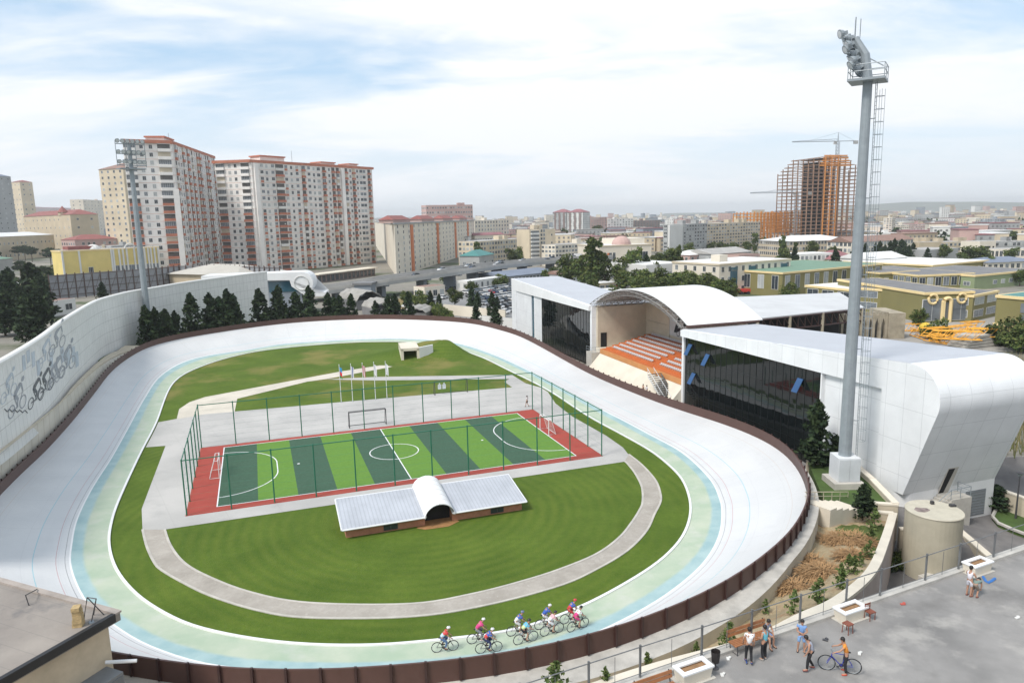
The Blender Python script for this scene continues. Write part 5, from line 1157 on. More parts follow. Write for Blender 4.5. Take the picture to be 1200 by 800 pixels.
mb.tube([F.p(Lx*.46-w_,-.3,0),F.p(Lx*.46-w_,-.3,H*.72)]+[F.p(Lx*.46-w_*math.cos(PI*k/10),-.3,H*.72+w_*math.sin(PI*k/10)) for k in range(1,10)]+[F.p(Lx*.46+w_,-.3,H*.72),F.p(Lx*.46+w_,-.3,0)],.5,5); mb.build('arch', M['olive_trim'], o)
MB().fbox(F,Lx*.46-w_+.4,Lx*.46+w_-.4,-.1,0,0,H*.7).build('arch_glazing', M['glassmid'], o)
Fs = Fr(tuple(F.p(Lx,0)), F.v)
q0, q1 = at(1138,376), at(1166,370)
bld('olive side wing with wide glazing between the arched front and the teal roofed hall', (1138,377),(1167,370), 348, 30,'w_olive',2,2,rm='r_dark',ww=6,wh=3.2,skip=0,dark=0,**WM)
o, F, Lx, D, H = bld('tall olive hall with a teal roof and glass wall at the right edge', (1164,393),(1235,402), 348, 34,'w_olive',0,0,rm='r_teal',**WM)
for z0,z1 in ((.05,.25),(.4,.62),(.66,.9)): MB().fbox(F,Lx*.42,Lx*.98,-.12,0,H*z0,H*z1).build('glazing', M['glassmid'], o)
MB().fbox(F,-.2,Lx+.2,-.3,0,H*.28,H*.34).build('string_course', M['olive_trim'], o)
struct(MB().fbox(Fr((300,250,0),(1,0)),0,.1,0,.1,-1,-.9).build('works_yard', M['asphalt'])) if 0 else None
yd = [at(*q,-.02) for q in ((1010,372),(1240,345),(1240,410),(1165,412),(1050,400),(985,392))]; mb = MB(); mb.add(yd[::-1] if (yd[1]-yd[0]).cross(yd[2]-yd[0]).z < 0 else yd,[tuple(range(6))]); struct(mb.build('works_yard', mat('pale_yard',(.3,.285,.26),.95,.2,.15)))
# ---------------- unfinished arcade under a canopy roof
A0, A1 = at(905,398), at(1052,396); F = Fr(tuple(A0), A1-A0); Lx = (A1-A0).length
arc_ = thing('ruined_arcade','weathered concrete arcade of pointed arches under a steel roof, behind the right white building','building',F.p(Lx*.7,8)); hA = 4.6; cm_ = mat('weathered_concrete',(.33,.29,.22),.95,.25,.6,bump=.3)
n=10; x0 = Lx*.40; wA = Lx*.5/n
for k in range(n+1): MB().fbox(F,x0+k*wA-.25,x0+k*wA+.25,-.3,.6,0,hA+1.2).build('pillar', cm_, arc_)
for k in range(n):
    mb = MB(); xa, xb = x0+k*wA+.25, x0+(k+1)*wA-.25; xm = (xa+xb)/2
    for s in (-1,1): xe = xa if s < 0 else xb; mb.extr([F.p(xe,-.2,hA-1.6),F.p(xm,-.2,hA-.1),F.p(xm,-.2,hA+.7),F.p(xe,-.2,hA+.7)],[F.p(xe,.4,hA-1.6),F.p(xm,.4,hA-.1),F.p(xm,.4,hA+.7),F.p(xe,.4,hA+.7)])
    mb.build('pointed_arch', cm_, arc_)
MB().fbox(F,x0,x0+n*wA,2.0,2.4,0,hA).build('rear_wall', M['loggia_shade'], arc_)
MB().fbox(F,x0+n*wA+.3,Lx*1.04,-.6,9,0,hA+1.0).build('end_block', cm_, arc_)
MB().fbox(F,-2,Lx*.34,-.3,6,0,hA-.8).build('broken_slab', cm_, arc_)
cR = [at(885,375,9.2),at(1013,361.5,9.2),at(984,344,10),at(856,349.5,10.2)]
can = thing('canopy_roof','wide pale sheet canopy on dark steel trusses behind the vaulted grandstand','canopy',(cR[0]+cR[2])/2)
mb = MB(); mb.hexa([p-Z*.0 for p in cR],[p+Z*.25 for p in cR]); mb.build('roof_sheet', mat('pale_canopy_sheet',(.5,.51,.52),.6,.1,.2), can)
mb = MB()
for (a,b) in ((cR[0],cR[1]),(cR[3],cR[2]),(cR[0].lerp(cR[3],.5),cR[1].lerp(cR[2],.5))):
    nT = 16
    for k in range(nT):
        p_, q_ = a.lerp(b,k/nT), a.lerp(b,(k+1)/nT); mb.tube([p_-Z*.1,q_-Z*2.3],.12,4); mb.tube([q_-Z*2.3,q_-Z*.1],.1,4)
    mb.tube([a-Z*2.3,b-Z*2.3],.16,4); mb.tube([a-Z*.1,b-Z*.1],.16,4)
mb.build('truss', M['brown_post'], can)
a, b = cR[3], cR[2]; mb = MB(); mb.hexa([a-Z*10,b-Z*10,b-Z*10-(a-cR[0]).normalized()*.4,a-Z*10-(a-cR[0]).normalized()*.4],[a-Z*.4,b-Z*.4,b-Z*.4-(a-cR[0]).normalized()*.4,a-Z*.4-(a-cR[0]).normalized()*.4]); mb.build('underside_shade_panel', M['void'], can)  # black sheet added to stand in for the shade under the canopy
for k, f in enumerate((.02,.3,.6,.98)):
    for (a,b) in ((cR[0],cR[1]),(cR[3],cR[2])): p_ = a.lerp(b,f); MB().tube([(p_.x,p_.y,-.2),(p_.x,p_.y,p_.z)],.3,8).build('column', cm_, can)
# ---------------- stacked yellow crane sections
rr = random.Random(6); M['crane_y'] = mat('yellow_crane_paint', L((222,160,50)), .6, .12, .5)
def lattice(mb, a, b, w):
    d = (b-a).normalized(); s = Vector((-d.y,d.x,0)); L_ = (b-a).length; n = max(3,int(L_/w)); cs = [s*w/2,-s*w/2,s*w/2+Z*w,-s*w/2+Z*w]
    for c_ in cs: mb.tube([a+c_,b+c_],.11,4)
    for k in range(n):
        for i,j in ((0,1),(2,3),(0,2),(1,3)): mb.tube([a.lerp(b,k/n)+cs[i],a.lerp(b,(k+1)/n)+cs[j]],.07,3,cap=False)
LS = [(1064,388,1082,386),(1085,398,1120,404),(1092,396,1150,398),(1118,402,1163,400),(1104,392,1140,388),(1135,394,1166,394),(1082,394,1110,392),(1128,386,1150,384),(1070,392,1086,397)]
for k, (xa,ya,xb,yb) in enumerate(LS):
    z = .2+(1.7 if k in (2,5,6) else 0); a, b = at(xa,ya,z), at(xb,yb,z); mb = MB(); lattice(mb,a,b,1.6); tag(mb.build('crane_section', M['crane_y'], at0=tuple((a+b)/2)), 'yellow steel lattice crane section lying in the heap beside the right white building', 'crane section', 'crane sections in the yard')
q = at(1084,392); g = tag(MB().ball((q.x,q.y,1.2),(1.5,1.5,1.6),8,6).build('yellow_tank', mat('bright_yellow',(.6,.42,.04),.6,.1,1), at0=(q.x,q.y,0)), 'bright yellow tank at the left of the crane section heap', 'tank')
q = at(1140,405); mb = MB()
for k in range(4): mb.box((q.x,q.y,.35+.62*k),(9-k,4,.5),.3+.05*k)
tag(mb.build('slab_stack', M['concrete'], at0=tuple(q)), 'stack of concrete slabs in front of the yellow crane sections','slab stack')

# ---------------- elevated road
near = spline([at(290,350,3.2),at(380,341,3.8),at(439,332.7,5.2),at(468,328,6),at(527,320,7),at(586,312,7),at(640,306.5,7),at(690,303,7),at(760,298,7)], 50, False)
hw = thing('elevated_road','grey elevated road on stout piers running past the orange striped block','bridge',(near[25].x,near[25].y,0))
sidev = []
for k in range(50): tg_ = near[min(k+1,49)]-near[max(k-1,0)]; sidev.append(Vector((-tg_.y,tg_.x,0)).normalized())
WD = 12.5; far_ = [p+s*WD for p,s in zip(near,sidev)]
mb = MB(); mb.strip(near,far_); mb.build('deck', M['asphalt'], hw)
mb = MB(); lo = [p-Z*1.2 for p in near]; lf = [p-Z*1.2 for p in far_]; mb.strip(lo,near); mb.strip(far_,lf); mb.strip(lf,lo); mb.build('girder', M['w_grey'], hw)
cpt = mat('parapet_concrete',(.42,.41,.39),.9,.1,.4)
for ed in (near, far_, [p+s*(WD/2) for p,s in zip(near,sidev)]):
    mb = MB(); e2 = [p+s*.35 for p,s in zip(ed,sidev)]; tp = [p+Z*1.0 for p in ed]; t2_ = [p+Z*1.0 for p in e2]; mb.strip(ed,tp); mb.strip(tp,t2_); mb.strip(t2_,e2); mb.build('parapet', cpt, hw)
for k in range(3,50,4): c_ = near[k]+sidev[k]*WD/2; pr = MB(); pr.box((c_.x,c_.y,(c_.z-1.2)/2),(1.6,5,c_.z-1.2),math.atan2(sidev[k].y,sidev[k].x)+PI/2); pr.box((c_.x,c_.y,c_.z-1.5),(1.8,11,.55),math.atan2(sidev[k].y,sidev[k].x)+PI/2+0); pr.build('pier', M['w_bluegrey'], hw)
# cars
def carmesh(col, van=False):
    mb = MB(); prof_ = [(-2.1,.35),(-2.15,.75),(-1.9,.95),(1.0,.92),(1.9,.8),(2.1,.55),(2.1,.35)] if not van else [(-2.3,.35),(-2.3,1.9),(-2.2,2.0),(1.2,2.0),(1.9,1.2),(2.3,1.0),(2.3,.35)]
    mb.extr([(x,-.85,z) for x,z in prof_],[(x,.85,z) for x,z in prof_],0)
    if not van:
        cb_ = [(-1.7,.94),(-1.25,1.42),(.1,1.45),(.95,.93)]; mb.extr([(x,-.78,z) for x,z in cb_],[(x,.78,z) for x,z in cb_],1); mb.hexa([(-1.2,-.68,1.42),(.08,-.68,1.45),(.08,.68,1.45),(-1.2,.68,1.42)],[(-1.1,-.62,1.49),(0,-.62,1.5),(0,.62,1.5),(-1.1,.62,1.49)],0)
    else: mb.box((1.62,0,1.55),(.5,1.5,.5),0,1)
    for x in (-1.3,1.3):
        for y in (-.82,.82): mb.tube([(x,y-.1,.33),(x,y+.1,.33)],.33,10,2)
    return mb
CC = {'white':(.7,.7,.7),'silver':(.38,.4,.42),'black':(.02,.02,.025),'dark blue':(.02,.04,.1),'red':(.45,.03,.03),'grey':(.14,.15,.16)}
CMESH = {}
for nm, c_ in CC.items():
    CMESH[nm] = carmesh(c_).mesh('car', [mat('car_paint_'+nm.replace(' ','_'), c_, .25, .02, 1, .1, coat=.5), M['glassdark'], M['black']])
VMESH = carmesh(0, True).mesh('van', [_M['car_paint_white'], M['glassdark'], M['black']])
def car(nm, p, ang, label, group, van=False):
    o = bpy.data.objects.new('van' if van else 'car', VMESH if van else CMESH[nm]); C.objects.link(o); o.location = p; o.rotation_euler[2] = ang; return tag(o, label, 'van' if van else 'car', group)
rr = random.Random(21)
for k, (f, ln, nm) in enumerate(((.30,2.2,'black'),(.40,10,'white'),(.455,3,'dark blue'),(.5,11,'silver'),(.535,2.4,'white'),(.565,3.4,'black'),(.61,11.5,'silver'),(.66,10,'white'),(.70,2.5,'grey'),(.75,11,'dark blue'),(.80,10.5,'white'),(.86,3,'silver'))):
    i = int(f*49); p = near[i]+sidev[i]*ln; tg_ = near[i+1]-near[i]; side_ = 'near' if ln < 7 else 'far'
    car(nm, p, math.atan2(tg_.y,tg_.x)+(PI if ln > 7 else 0), '%s car driving in the %s lanes of the elevated road' % (nm, side_), 'cars on the elevated road: %s, %s lanes' % (nm, side_))
i = 40; car('white', near[i]+sidev[i]*10.8, 0, 'tall white van among the cars on the elevated road below the tan tower', None, True)
# parking lot
pk = [at(*q,-.02) for q in ((480,362),(545,338),(640,326),(700,330),(690,372),(600,378),(560,376))]; mb = MB(); mb.add(pk[::-1] if (pk[1]-pk[0]).cross(pk[2]-pk[0]).z < 0 else pk,[tuple(range(len(pk)))]); struct(mb.build('parking_lot', mat('parking_asphalt',(.2,.2,.2),.9,.2,.1)))
nms = ['white']*7+['silver']*5+['black']*2+['grey']*3+['dark blue','red']
rows_ = [((545,344),(590,337),11,'row of the car park nearest the elevated road'),((552,348),(602,340),11,'second row of the car park from the elevated road'),((556,352.5),(606,345),11,'third row of the car park from the elevated road'),((566,357),(606,350),8,'fourth row of the car park from the elevated road'),((575,363),(604,357),5,'fifth row of the car park from the elevated road'),((582,369),(604,364),4,'row of the car park nearest the white building'),((478,360),(520,350),6,'verge below the elevated road'),((490,346),(600,329),16,'lane under the elevated road')]
for a, b, n, where in rows_:
    A, B = at(*a), at(*b); an = math.atan2((B-A).y,(B-A).x)
    for k in range(n):
        nm = rr.choice(nms) if 'under' not in where else rr.choice(('black','dark blue','grey','silver')); p = A.lerp(B,(k+rr.uniform(-.1,.1))/(n-1)); car(nm, p, an+(PI/2 if 'row' in where else 0)+rr.uniform(-.06,.06), '%s car parked in the %s' % (nm, where), '%s cars in the %s' % (nm, where))
for x, y, nm in ((700,352,'white'),(716,347,'black'),(728,343,'silver'),(742,345,'dark blue'),(735,351,'white'),(712,341,'grey')): car(nm, at(x,y), .4, '%s car under the trees right of the silver roof' % nm, '%s cars under the trees' % nm)
car('black', at(881,344), .2, 'black car by the red truck in front of the blue bayed office', None)
q = at(868,344.5); tr = thing('truck','red lorry with a raised rack in front of the blue bayed office','truck',q); rd = mat('red_paint',(.5,.04,.03),.5,.1,1); MB().box((q.x,q.y,1.3),(7,2.3,1.0),.15).build('bed', rd, tr); MB().box((q.x-3.8,q.y-.5,1.6),(1.9,2.2,2.2),.15).build('cab', rd, tr)
for k in (-3,0,2.4): MB().tube([(q.x+k,q.y-1.3+k*.15,.5),(q.x+k,q.y+1.3+k*.15,.5)],.5,10).build('wheel', M['black'], tr)
# market sheds, booths and walls near the car park
bld('white walled kiosk row with a long pale roof along the car park', (548,341),(612,332), 331, 6,'w_white',1,10,rm='r_white',huts=0,ww=1)
o, F, Lx, D, H = bld('long market shed with a slate blue roof under the elevated road', (594,335),(652,328), 324, 22,'w_bluegrey',1,14,roof='gable',rm='r_slate',h=1.4,dark=1)
bld('white site cabin row between the silver roof and the poplars', (655,334),(690,330), 322, 8,'w_white',1,5,roof='gable',rm='r_brown',h=1.4)
bld('pale yellow booth row behind the silver roof', (668,346),(722,342), 336, 8,'w_beige',1,8,rm='r_white',huts=0)
bld('white workshop beside the booth row under the trees', (705,352),(735,350), 343, 9,'w_white',1,3,rm='r_white',huts=0)
bld('small pink and white hut in the scrub before the elevated road', (498,352),(522,349), 338, 6,'w_pale',1,3,rm='r_brown',huts=0)
bld('white rendered boundary wall between the track and the car park', (556,383),(604,388), 371, .4,'w_white',0,0,huts=0,name='boundary_wall',cat='wall')
bld('cream yard wall above the white boundary wall', (520,368),(592,376), 364, .4,'w_pale',0,0,huts=0,name='yard_wall',cat='wall')
q = at(717,341); MB_ = MB(); MB_.ball((q.x,q.y,1.9),(2.6,2.6,1.2),10,4,0,0,1).cone((q.x,q.y,.1),2.2,2.6,1.8,10); tag(MB_.build('red_tent', mat('red_canvas',(.5,.05,.05),.8,.1,1), at0=(q.x,q.y,0)),'bright red tent just behind the silver roof','tent')
# broken concrete sheds left of the scrub
M['oldconc'] = mat('old_concrete_sheet',(.3,.29,.27),.95,.25,.4)
for lab, xa, ya, xb, yb, hh, dd in (('humped grey shed with a curved sheet roof next to the conifer row',418,364,448,361,5,14),('broken grey concrete shed beside the humped shed, under the elevated road',440,372,470,369,4,10),('collapsed pale concrete roof lying in the scrub',470,372,500,372,2.2,9)):
    A, B = at(xa,ya), at(xb,yb); F = Fr(tuple(A),B-A); Lx = (B-A).length; o = thing('old_shed',lab,'shed',F.p(Lx/2,dd/2)); MB().fbox(F,0,Lx,0,dd,0,hh*.6).build('wall', M['r_dark'], o); mb = MB(); n = 8
    q0 = [F.p(Lx*k/n,-.6,hh*.6+hh*.5*math.sin(PI*k/n)**.7+(.3 if k%2 else 0)) for k in range(n+1)]; q1 = [p+F.v*(dd+1) for p in q0]; mb.strip(q0,q1); mb.strip([p+Z*.2 for p in q0],[p+Z*.2 for p in q1]); mb.strip(q0,[p+Z*.2 for p in q0]); mb.build('sheet_roof', M['oldconc'], o)
A, B = at(404,331), at(430,336); o = thing('dark_kiosk','dark flat roofed kiosk at the near end of the elevated road','kiosk',(A+B)/2); F = Fr(tuple(at(416,352)), Vector((1,-.1,0))); MB().fbox(F,0,6,0,6,0,5.4).build('wall', M['w_bluegrey'], o); MB().fbox(F,-.5,6.5,-.5,6.5,5.4,6.2).build('roof', M['r_dark'], o)

# ---------------- trees
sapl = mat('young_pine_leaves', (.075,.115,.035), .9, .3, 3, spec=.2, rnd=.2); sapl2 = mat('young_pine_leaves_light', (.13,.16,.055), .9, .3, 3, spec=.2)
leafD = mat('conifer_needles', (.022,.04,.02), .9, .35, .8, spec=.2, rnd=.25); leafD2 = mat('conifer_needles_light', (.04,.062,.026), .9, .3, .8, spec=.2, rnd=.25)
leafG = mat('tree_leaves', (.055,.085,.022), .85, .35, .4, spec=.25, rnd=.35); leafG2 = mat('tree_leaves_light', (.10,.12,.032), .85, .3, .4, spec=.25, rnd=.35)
def leaf(mb, p, s, rr, mi, d=None):
    a = Vector((rr.gauss(0,1),rr.gauss(0,1),rr.gauss(0,1))); a.normalize(); b = a.cross(Vector((rr.gauss(0,1),rr.gauss(0,1),rr.gauss(0,1)))); b.normalize(); a = a*s; b = b*s*.55
    mb.quad(p-a-b*.3,p-b,p+a+b*.2,p+b,mi)
def conifer_crown(h, r, n, sz, rr, z0=.06):
    mb = MB(); br = [(rr.random()**.85, rr.uniform(0,2*PI), rr.uniform(.5,1.25)) for _ in range(max(40,n//14))]
    for t_, a, k in br:
        z = h*(z0+(1-z0)*t_); R_ = r*(1-t_)**.62*k+.05*r
        for j in range(max(3,n//len(br))):
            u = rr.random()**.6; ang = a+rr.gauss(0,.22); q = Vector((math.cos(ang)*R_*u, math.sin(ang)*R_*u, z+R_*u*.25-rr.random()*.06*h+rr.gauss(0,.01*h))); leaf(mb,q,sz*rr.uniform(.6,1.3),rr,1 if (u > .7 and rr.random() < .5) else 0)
    for j in range(n//20): leaf(mb,Vector((rr.gauss(0,.03)*r,rr.gauss(0,.03)*r,h*rr.uniform(.85,1.03))),sz*.7,rr,0)
    return mb
def broad_crown(h, r, n, sz, rr, tall=1.0, z0=.25):
    mb = MB(); bl = []
    for _ in range(22):
        t_ = rr.random(); a = rr.uniform(0,2*PI); e = math.sqrt(max(0,1-(2*t_-1)**2)); u = rr.random()**.5
        bl.append((Vector((math.cos(a)*r*e*u*.8,math.sin(a)*r*e*u*.8,h*(z0+(1-z0)*(.08+.86*t_)))), r*rr.uniform(.26,.46), rr.random()))
    for c_, R_, w_ in bl:
        for j in range(n//22):
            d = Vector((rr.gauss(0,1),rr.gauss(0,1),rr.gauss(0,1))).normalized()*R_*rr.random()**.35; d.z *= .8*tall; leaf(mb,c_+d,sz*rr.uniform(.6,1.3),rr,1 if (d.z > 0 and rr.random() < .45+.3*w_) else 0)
    return mb
TP = {}
def tree(kind, p, h, label, group=None, var=0, w=1.0, rz=None):
    key = (kind, var)
    if key not in TP:
        rr = random.Random(hash(kind) % 97 + var*13 if 0 else sum(map(ord,kind))+var*13)
        o = thing('x', None, None, (0,0,0)); 
        if kind == 'conifer': nm, ct, cr_, tk = 'conifer', 'conifer', conifer_crown(1,.24+.03*var,1700,.045,rr), (.02,.16); ms = [leafD,leafD2]
        elif kind == 'sapling': nm, ct, cr_, tk = 'sapling', 'sapling', conifer_crown(1,.26+.04*var,420,.06,rr,.02), (.014,.3); ms = [sapl,sapl2]
        elif kind == 'poplar': nm, ct, cr_, tk = 'poplar', 'tree', broad_crown(1,.17,1500,.035,rr,1.5,.06), (.018,.3); ms = [leafG,leafG2]
        elif kind == 'pine': nm, ct, cr_, tk = 'umbrella_pine', 'pine', broad_crown(1,.46,1500,.045,rr,.6,.52), (.025,.75); ms = [leafD,leafD2]
        elif kind == 'bush': nm, ct, cr_, tk = 'bush', 'bush', broad_crown(1,.75,1100,.08,rr,.9,.02), (.03,.3); ms = [leafG,leafG2]
        else: nm, ct, cr_, tk = 'broadleaf_tree', 'tree', broad_crown(1,.42,1500,.045,rr,1,.22), (.025,.45); ms = [leafG,leafG2]
        o.name = nm; ROOT[o.name] = (0,0,0); tm = MB(); tm.tube([(0,0,-.03),(.01,0,tk[1]*.5),(0,.01,tk[1]),(0,0,min(.9,tk[1]*2))],[tk[0],tk[0]*.8,tk[0]*.6,tk[0]*.2],7)
        for k in range(5): a = k*1.3; tm.tube([(0,0,tk[1]*.9),(.12*math.cos(a),.12*math.sin(a),min(.85,tk[1]*1.5))],[tk[0]*.4,tk[0]*.12],5)
        tm.build('trunk', M['bark'], o); cr_.build('crown', ms, o); o['category'] = ct; TP[key] = [o, False]
    o, used = TP[key]; rz = (p.x*7.3+p.y*3.1) % 6.28 if rz is None else rz
    if used: o = copy_tree(o, p, rz); o.name = o.name
    TP[key][1] = True; o.location = p; o.rotation_euler[2] = rz; o.scale = (h*w,h*w,h); o['label'] = label
    if group: o['group'] = group
    elif 'group' in o: del o['group']
    return o
rr = random.Random(31)
# conifers between the panel wall and the far turn (base level just outside the barrier)
def con(px, pytop, off, label, v):
    d = ray(px, pytop); best = None
    i0 = min(range(N), key=lambda i: abs((Te[i].x)*d.y-(Te[i].y)*d.x)/math.hypot(d.x,d.y)+(0 if Te[i].y > 130 else 1e3)); b = Te[i0]+nrm[i0]*off; b.z = max(.2,Te[i0].z-2.2); h = ztop(b,px,pytop)-b.z
    return tree('conifer', b, h, label, 'conifers behind the far turn', v, 1.0+.25*rr.random())
for k, (x, y) in enumerate(((187,358),(199,360),(208,362),(217,364))): con(x,y,4.5,'dark conifer in the tight clump of four just right of the left floodlight mast',k%3)
for k, (x, y) in enumerate(((236,344),(254,344),(268,348),(282,339),(290,345))): con(x,y,5,'dark conifer in the row standing against the white panel wall',k%3)
for k, (x, y) in enumerate(((312,339),(325,336),(342,343),(358,336),(333,346))): con(x,y,5,'dark conifer in the dense row that hides the foot of the scroll building',k%3)
for k, (x, y) in enumerate(((379,344),(387,349),(396,347),(409,345))): con(x,y,6,'dark conifer in the small row right of the scroll roof end',k%3)
for k, (x, y) in enumerate(((436,353),(445,347),(458,345),(466,343))): con(x,y,7,'conifer among the grey sheds beyond the far turn',k%3)
con(536,358,6,'small conifer just outside the far turn, right of the hedge',1); con(561,361,5,'lone small conifer near the white boundary wall by the far turn',2)
for x, y, h in ((505,366,6.5),(515,366,5.5),(553,362,7),(560,366,6),(577,374,7.5),(583,372,6)): tree('conifer', at(x,y), h, 'conifer on the bank beside the car park', 'conifers by the car park', k%3)
for k, (x,y,h) in enumerate(((60,338,8),(15,352,11),(42,360,13),(52,365,11),(28,372,9),(6,385,10),(12,370,12),(36,385,9),(48,395,10))): tree('conifer', at(x,y+8), h*1.25, 'tall dark cypress in the thick clump behind the panel wall at the left edge' if k else 'small cypress in front of the steel hoarding', 'cypresses at the left edge' if k else None, k%3, 1.3)
tree('conifer', at(121,352), 7, 'solitary cypress before the steel hoarding, left of the left mast', None, 1, 1.2)
for x,y,h in ((14,303,12),(22,305,12),(30,306,13),(38,307,12),(60,312,13),(70,312,12),(84,310,12),(5,322,9),(25,328,10),(40,334,9),(-5,310,12),(52,330,8)): tree('pine', at(x,y), h, 'umbrella pine in the grove left of the yellow hall', 'umbrella pines left of the yellow hall', int(x)%2, 1.0)
for x,y,h in ((20,340,6),(48,332,6),(66,326,7),(72,332,6),(30,318,6),(10,345,5)): tree('bush', at(x,y), h, 'low green thicket below the umbrella pines', 'thickets below the pines', 0)
TL = [(668,338,13,'tree',1.05,'round green tree at the end of the elevated road, left of the big poplar'),(682,342,12,'tree',1.1,'yellowish round tree directly left of the big poplar'),(695,346,21,'poplar',1.25,'biggest green poplar behind the silver roof'),(686,340,16,'poplar',1.2,'narrower poplar tucked behind the left of the big poplar'),(709,338,14,'poplar',1.0,'slim yellow green poplar right of the big poplar'),(740,336,17,'tree',.8,'dark tall tree in front of the cream domed hall'),(728,335,11,'tree',1.2,'dark spreading tree left of the cream domed hall front'),(757,334,12,'conifer',1.2,'dark conifer right of the cream domed hall'),(768,338,11,'tree',1.0,'dark leafy tree by the white roofed warehouse'),(746,352,8,'tree',1.1,'bright green tree just above the vaulted roof'),(760,354,7,'tree',1.2,'pale green tree right behind the vaulted roof crest'),(717,352,5,'bush',.8,'small light green bush near the red tent'),(650,329,6,'tree',1.2,'small dark tree beside the slate blue market shed'),(789,330,16,'poplar',1.1,'slim dark poplar in front of the white gable'),(795,326,15,'poplar',.7,'second slim poplar beside the white gable'),(783,322,12,'tree',1.1,'green tree at the foot of the white gable'),(772,322,10,'tree',1.2,'dark tree left of the white gable'),(800,352,6,'tree',1.6,'low green tree behind the right of the vault'),(815,350,7,'tree',1.5,'broad green tree above the white vault'),(828,348,8,'tree',1.3,'dark green tree in front of the blue bayed office'),(852,352,8,'tree',1.1,'olive green tree at the left of the red truck'),(780,350,7,'tree',1.5,'light green tree behind the white vaulted roof'),(560,313,15,'poplar',1.0,'dark poplar right of the orange striped block'),(601,311,11,'tree',1.4,'dark tree left of the tan nine storey block'),(612,311,11,'tree',1.0,'second dark tree left of the tan block'),(585,336,5,'bush',1.2,'round green bush between the elevated road and the car park'),(553,341,4,'bush',1.0,'small bush under the elevated road'),(521,336,7,'tree',.8,'small tree beneath the elevated road'),(493,358,5,'bush',.9,'olive bush beside the pink and white hut'),(533,360,7,'tree',1.0,'yellow green tree on the bare bank by the car park'),(497,335,6,'conifer',1.4,'dark conifer at the road piers'),(884,297,16,'poplar',.8,'tall dark poplar left of the orange formwork'),(916,302,14,'poplar',1.1,'tall poplar between the formwork and the long institute'),(932,305,12,'poplar',.8,'slim poplar in front of the long institute'),(951,305,11,'tree',.9,'tree before the middle of the long institute'),(977,305,9,'tree',1.0,'tree before the right end of the long institute'),(918,316,10,'tree',1.1,'dark tree left of the white stepped building'),(930,322,12,'conifer',.9,'dark cypress left of the white stepped building'),(941,324,8,'tree',1.0,'dark round tree before the white stepped building'),(978,322,11,'conifer',1.2,'dark conifer by the purple roofed house'),(967,321,6,'tree',1.2,'green tree above the small hip roofed house'),(846,297,9,'tree',1.3,'tree before the tan panel flats, left'),(860,298,8,'tree',1.3,'yellow green tree before the tan panel flats'),(875,297,8,'tree',1.3,'tree before the tan panel flats, right'),(833,297,9,'tree',1.3,'tree before the corner of the two panel flats'),(807,301,9,'tree',1.3,'dark tree under the grey panel flats'),(1097,398,4.6,'bush',.9,'big grey green bush beside the yellow crane sections'),(1077,388,6,'tree',.8,'tree in front of the low olive porch'),(1180,405,6,'bush',1.0,'dark green bush before the teal roofed hall'),(1192,412,5,'bush',1.1,'dark bush at the right edge behind the white building'),(1036,345,5,'bush',.8,'bush against the olive block wall'),(925,350,5,'bush',.9,'dark bush before the olive hall with the green roof'),(1106,307,9,'tree',1.0,'round dark tree by the concrete hall'),(1086,309,8,'conifer',1.0,'dark cypress left of the concrete hall'),(1133,310,9,'tree',1.5,'wide dark tree left of the arched gatehouse'),(1150,310,9,'tree',1.4,'wide dark tree below the arched gatehouse'),(1185,306,8,'tree',1.4,'dark tree below the terrace block'),(1160,317,6,'bush',1.2,'bush at the end of the cream school'),(1186,287,10,'tree',1.3,'dark tree mass near the right edge skyline'),(1195,335,7,'tree',1.1,'olive tree before the pale green wing'),(645,298,10,'tree',1.0,'tree above the long five storey row')]
for i, (x,y,h,kd,w_,lab) in enumerate(TL): tree(kd, at(x,y), h, lab, None, i%3 if kd in ('tree','conifer') else i%2, w_)
for x in (1003,1008,1013,1030,1036,1042,1047,1058,1064,1069,1055,1025): tree('conifer', at(x,306+(x%3)), 9+(x%4), 'dark cypress in the line before the long brown roofed building', 'cypresses before the brown roofed building', x%3)
for x,y,h in ((655,277,13),(662,279,14),(668,278,13),(671,281,11),(697,280,15),(702,281,16),(744,281,10),(690,276,9),(760,282,10),(775,281,9),(718,277,8)): tree('tree', at(x,y), h, 'dark tree in the belt at the foot of the skyline towers', 'trees at the foot of the skyline towers', x%3, .9)
for k, (x, y, h) in enumerate(((694,352,7),(755,346,9),(766,349,8),(775,344,9),(790,347,8),(797,343,9),(806,345,8),(812,341,8),(822,345,7),(835,349,7),(842,353,7),(858,354,6),(733,344,8),(724,338,9),(748,341,9),(763,330,9),(778,331,9),(690,334,10),(806,325,7),(818,320,6),(830,318,6),(850,318,6),(868,318,6),(890,320,7),(905,322,7),(640,333,6))): tree('tree', at(x,y), h, 'leafy green tree in the belt behind the white vault', 'tree belt behind the white vault', k%3, 1.1)
# clipped hedge along the scrub
for k in range(16): q = at(lerp(474,524,k/15), lerp(352,375,k/15)); tree('bush', q, 3.4, 'dark green shrub of the long hedge beyond the far turn', 'hedge beyond the far turn', 0, .75)
scr = [at(*q,-.03) for q in ((466,350),(520,346),(560,362),(590,380),(560,384),(500,374),(455,372))]; mb = MB(); mb.add(scr[::-1] if (scr[1]-scr[0]).cross(scr[2]-scr[0]).z < 0 else scr,[tuple(range(len(scr)))])
t = NT('dry_scrub', .95); p = t.pos(); c = t.mix(t.noise(p,.15,6), (.25,.17,.08), (.12,.13,.04)); t.done(t.mix(t.noise(p,.6,6,.5,.7), c, (.34,.25,.13))); struct(mb.build('scrub_ground', t.m))
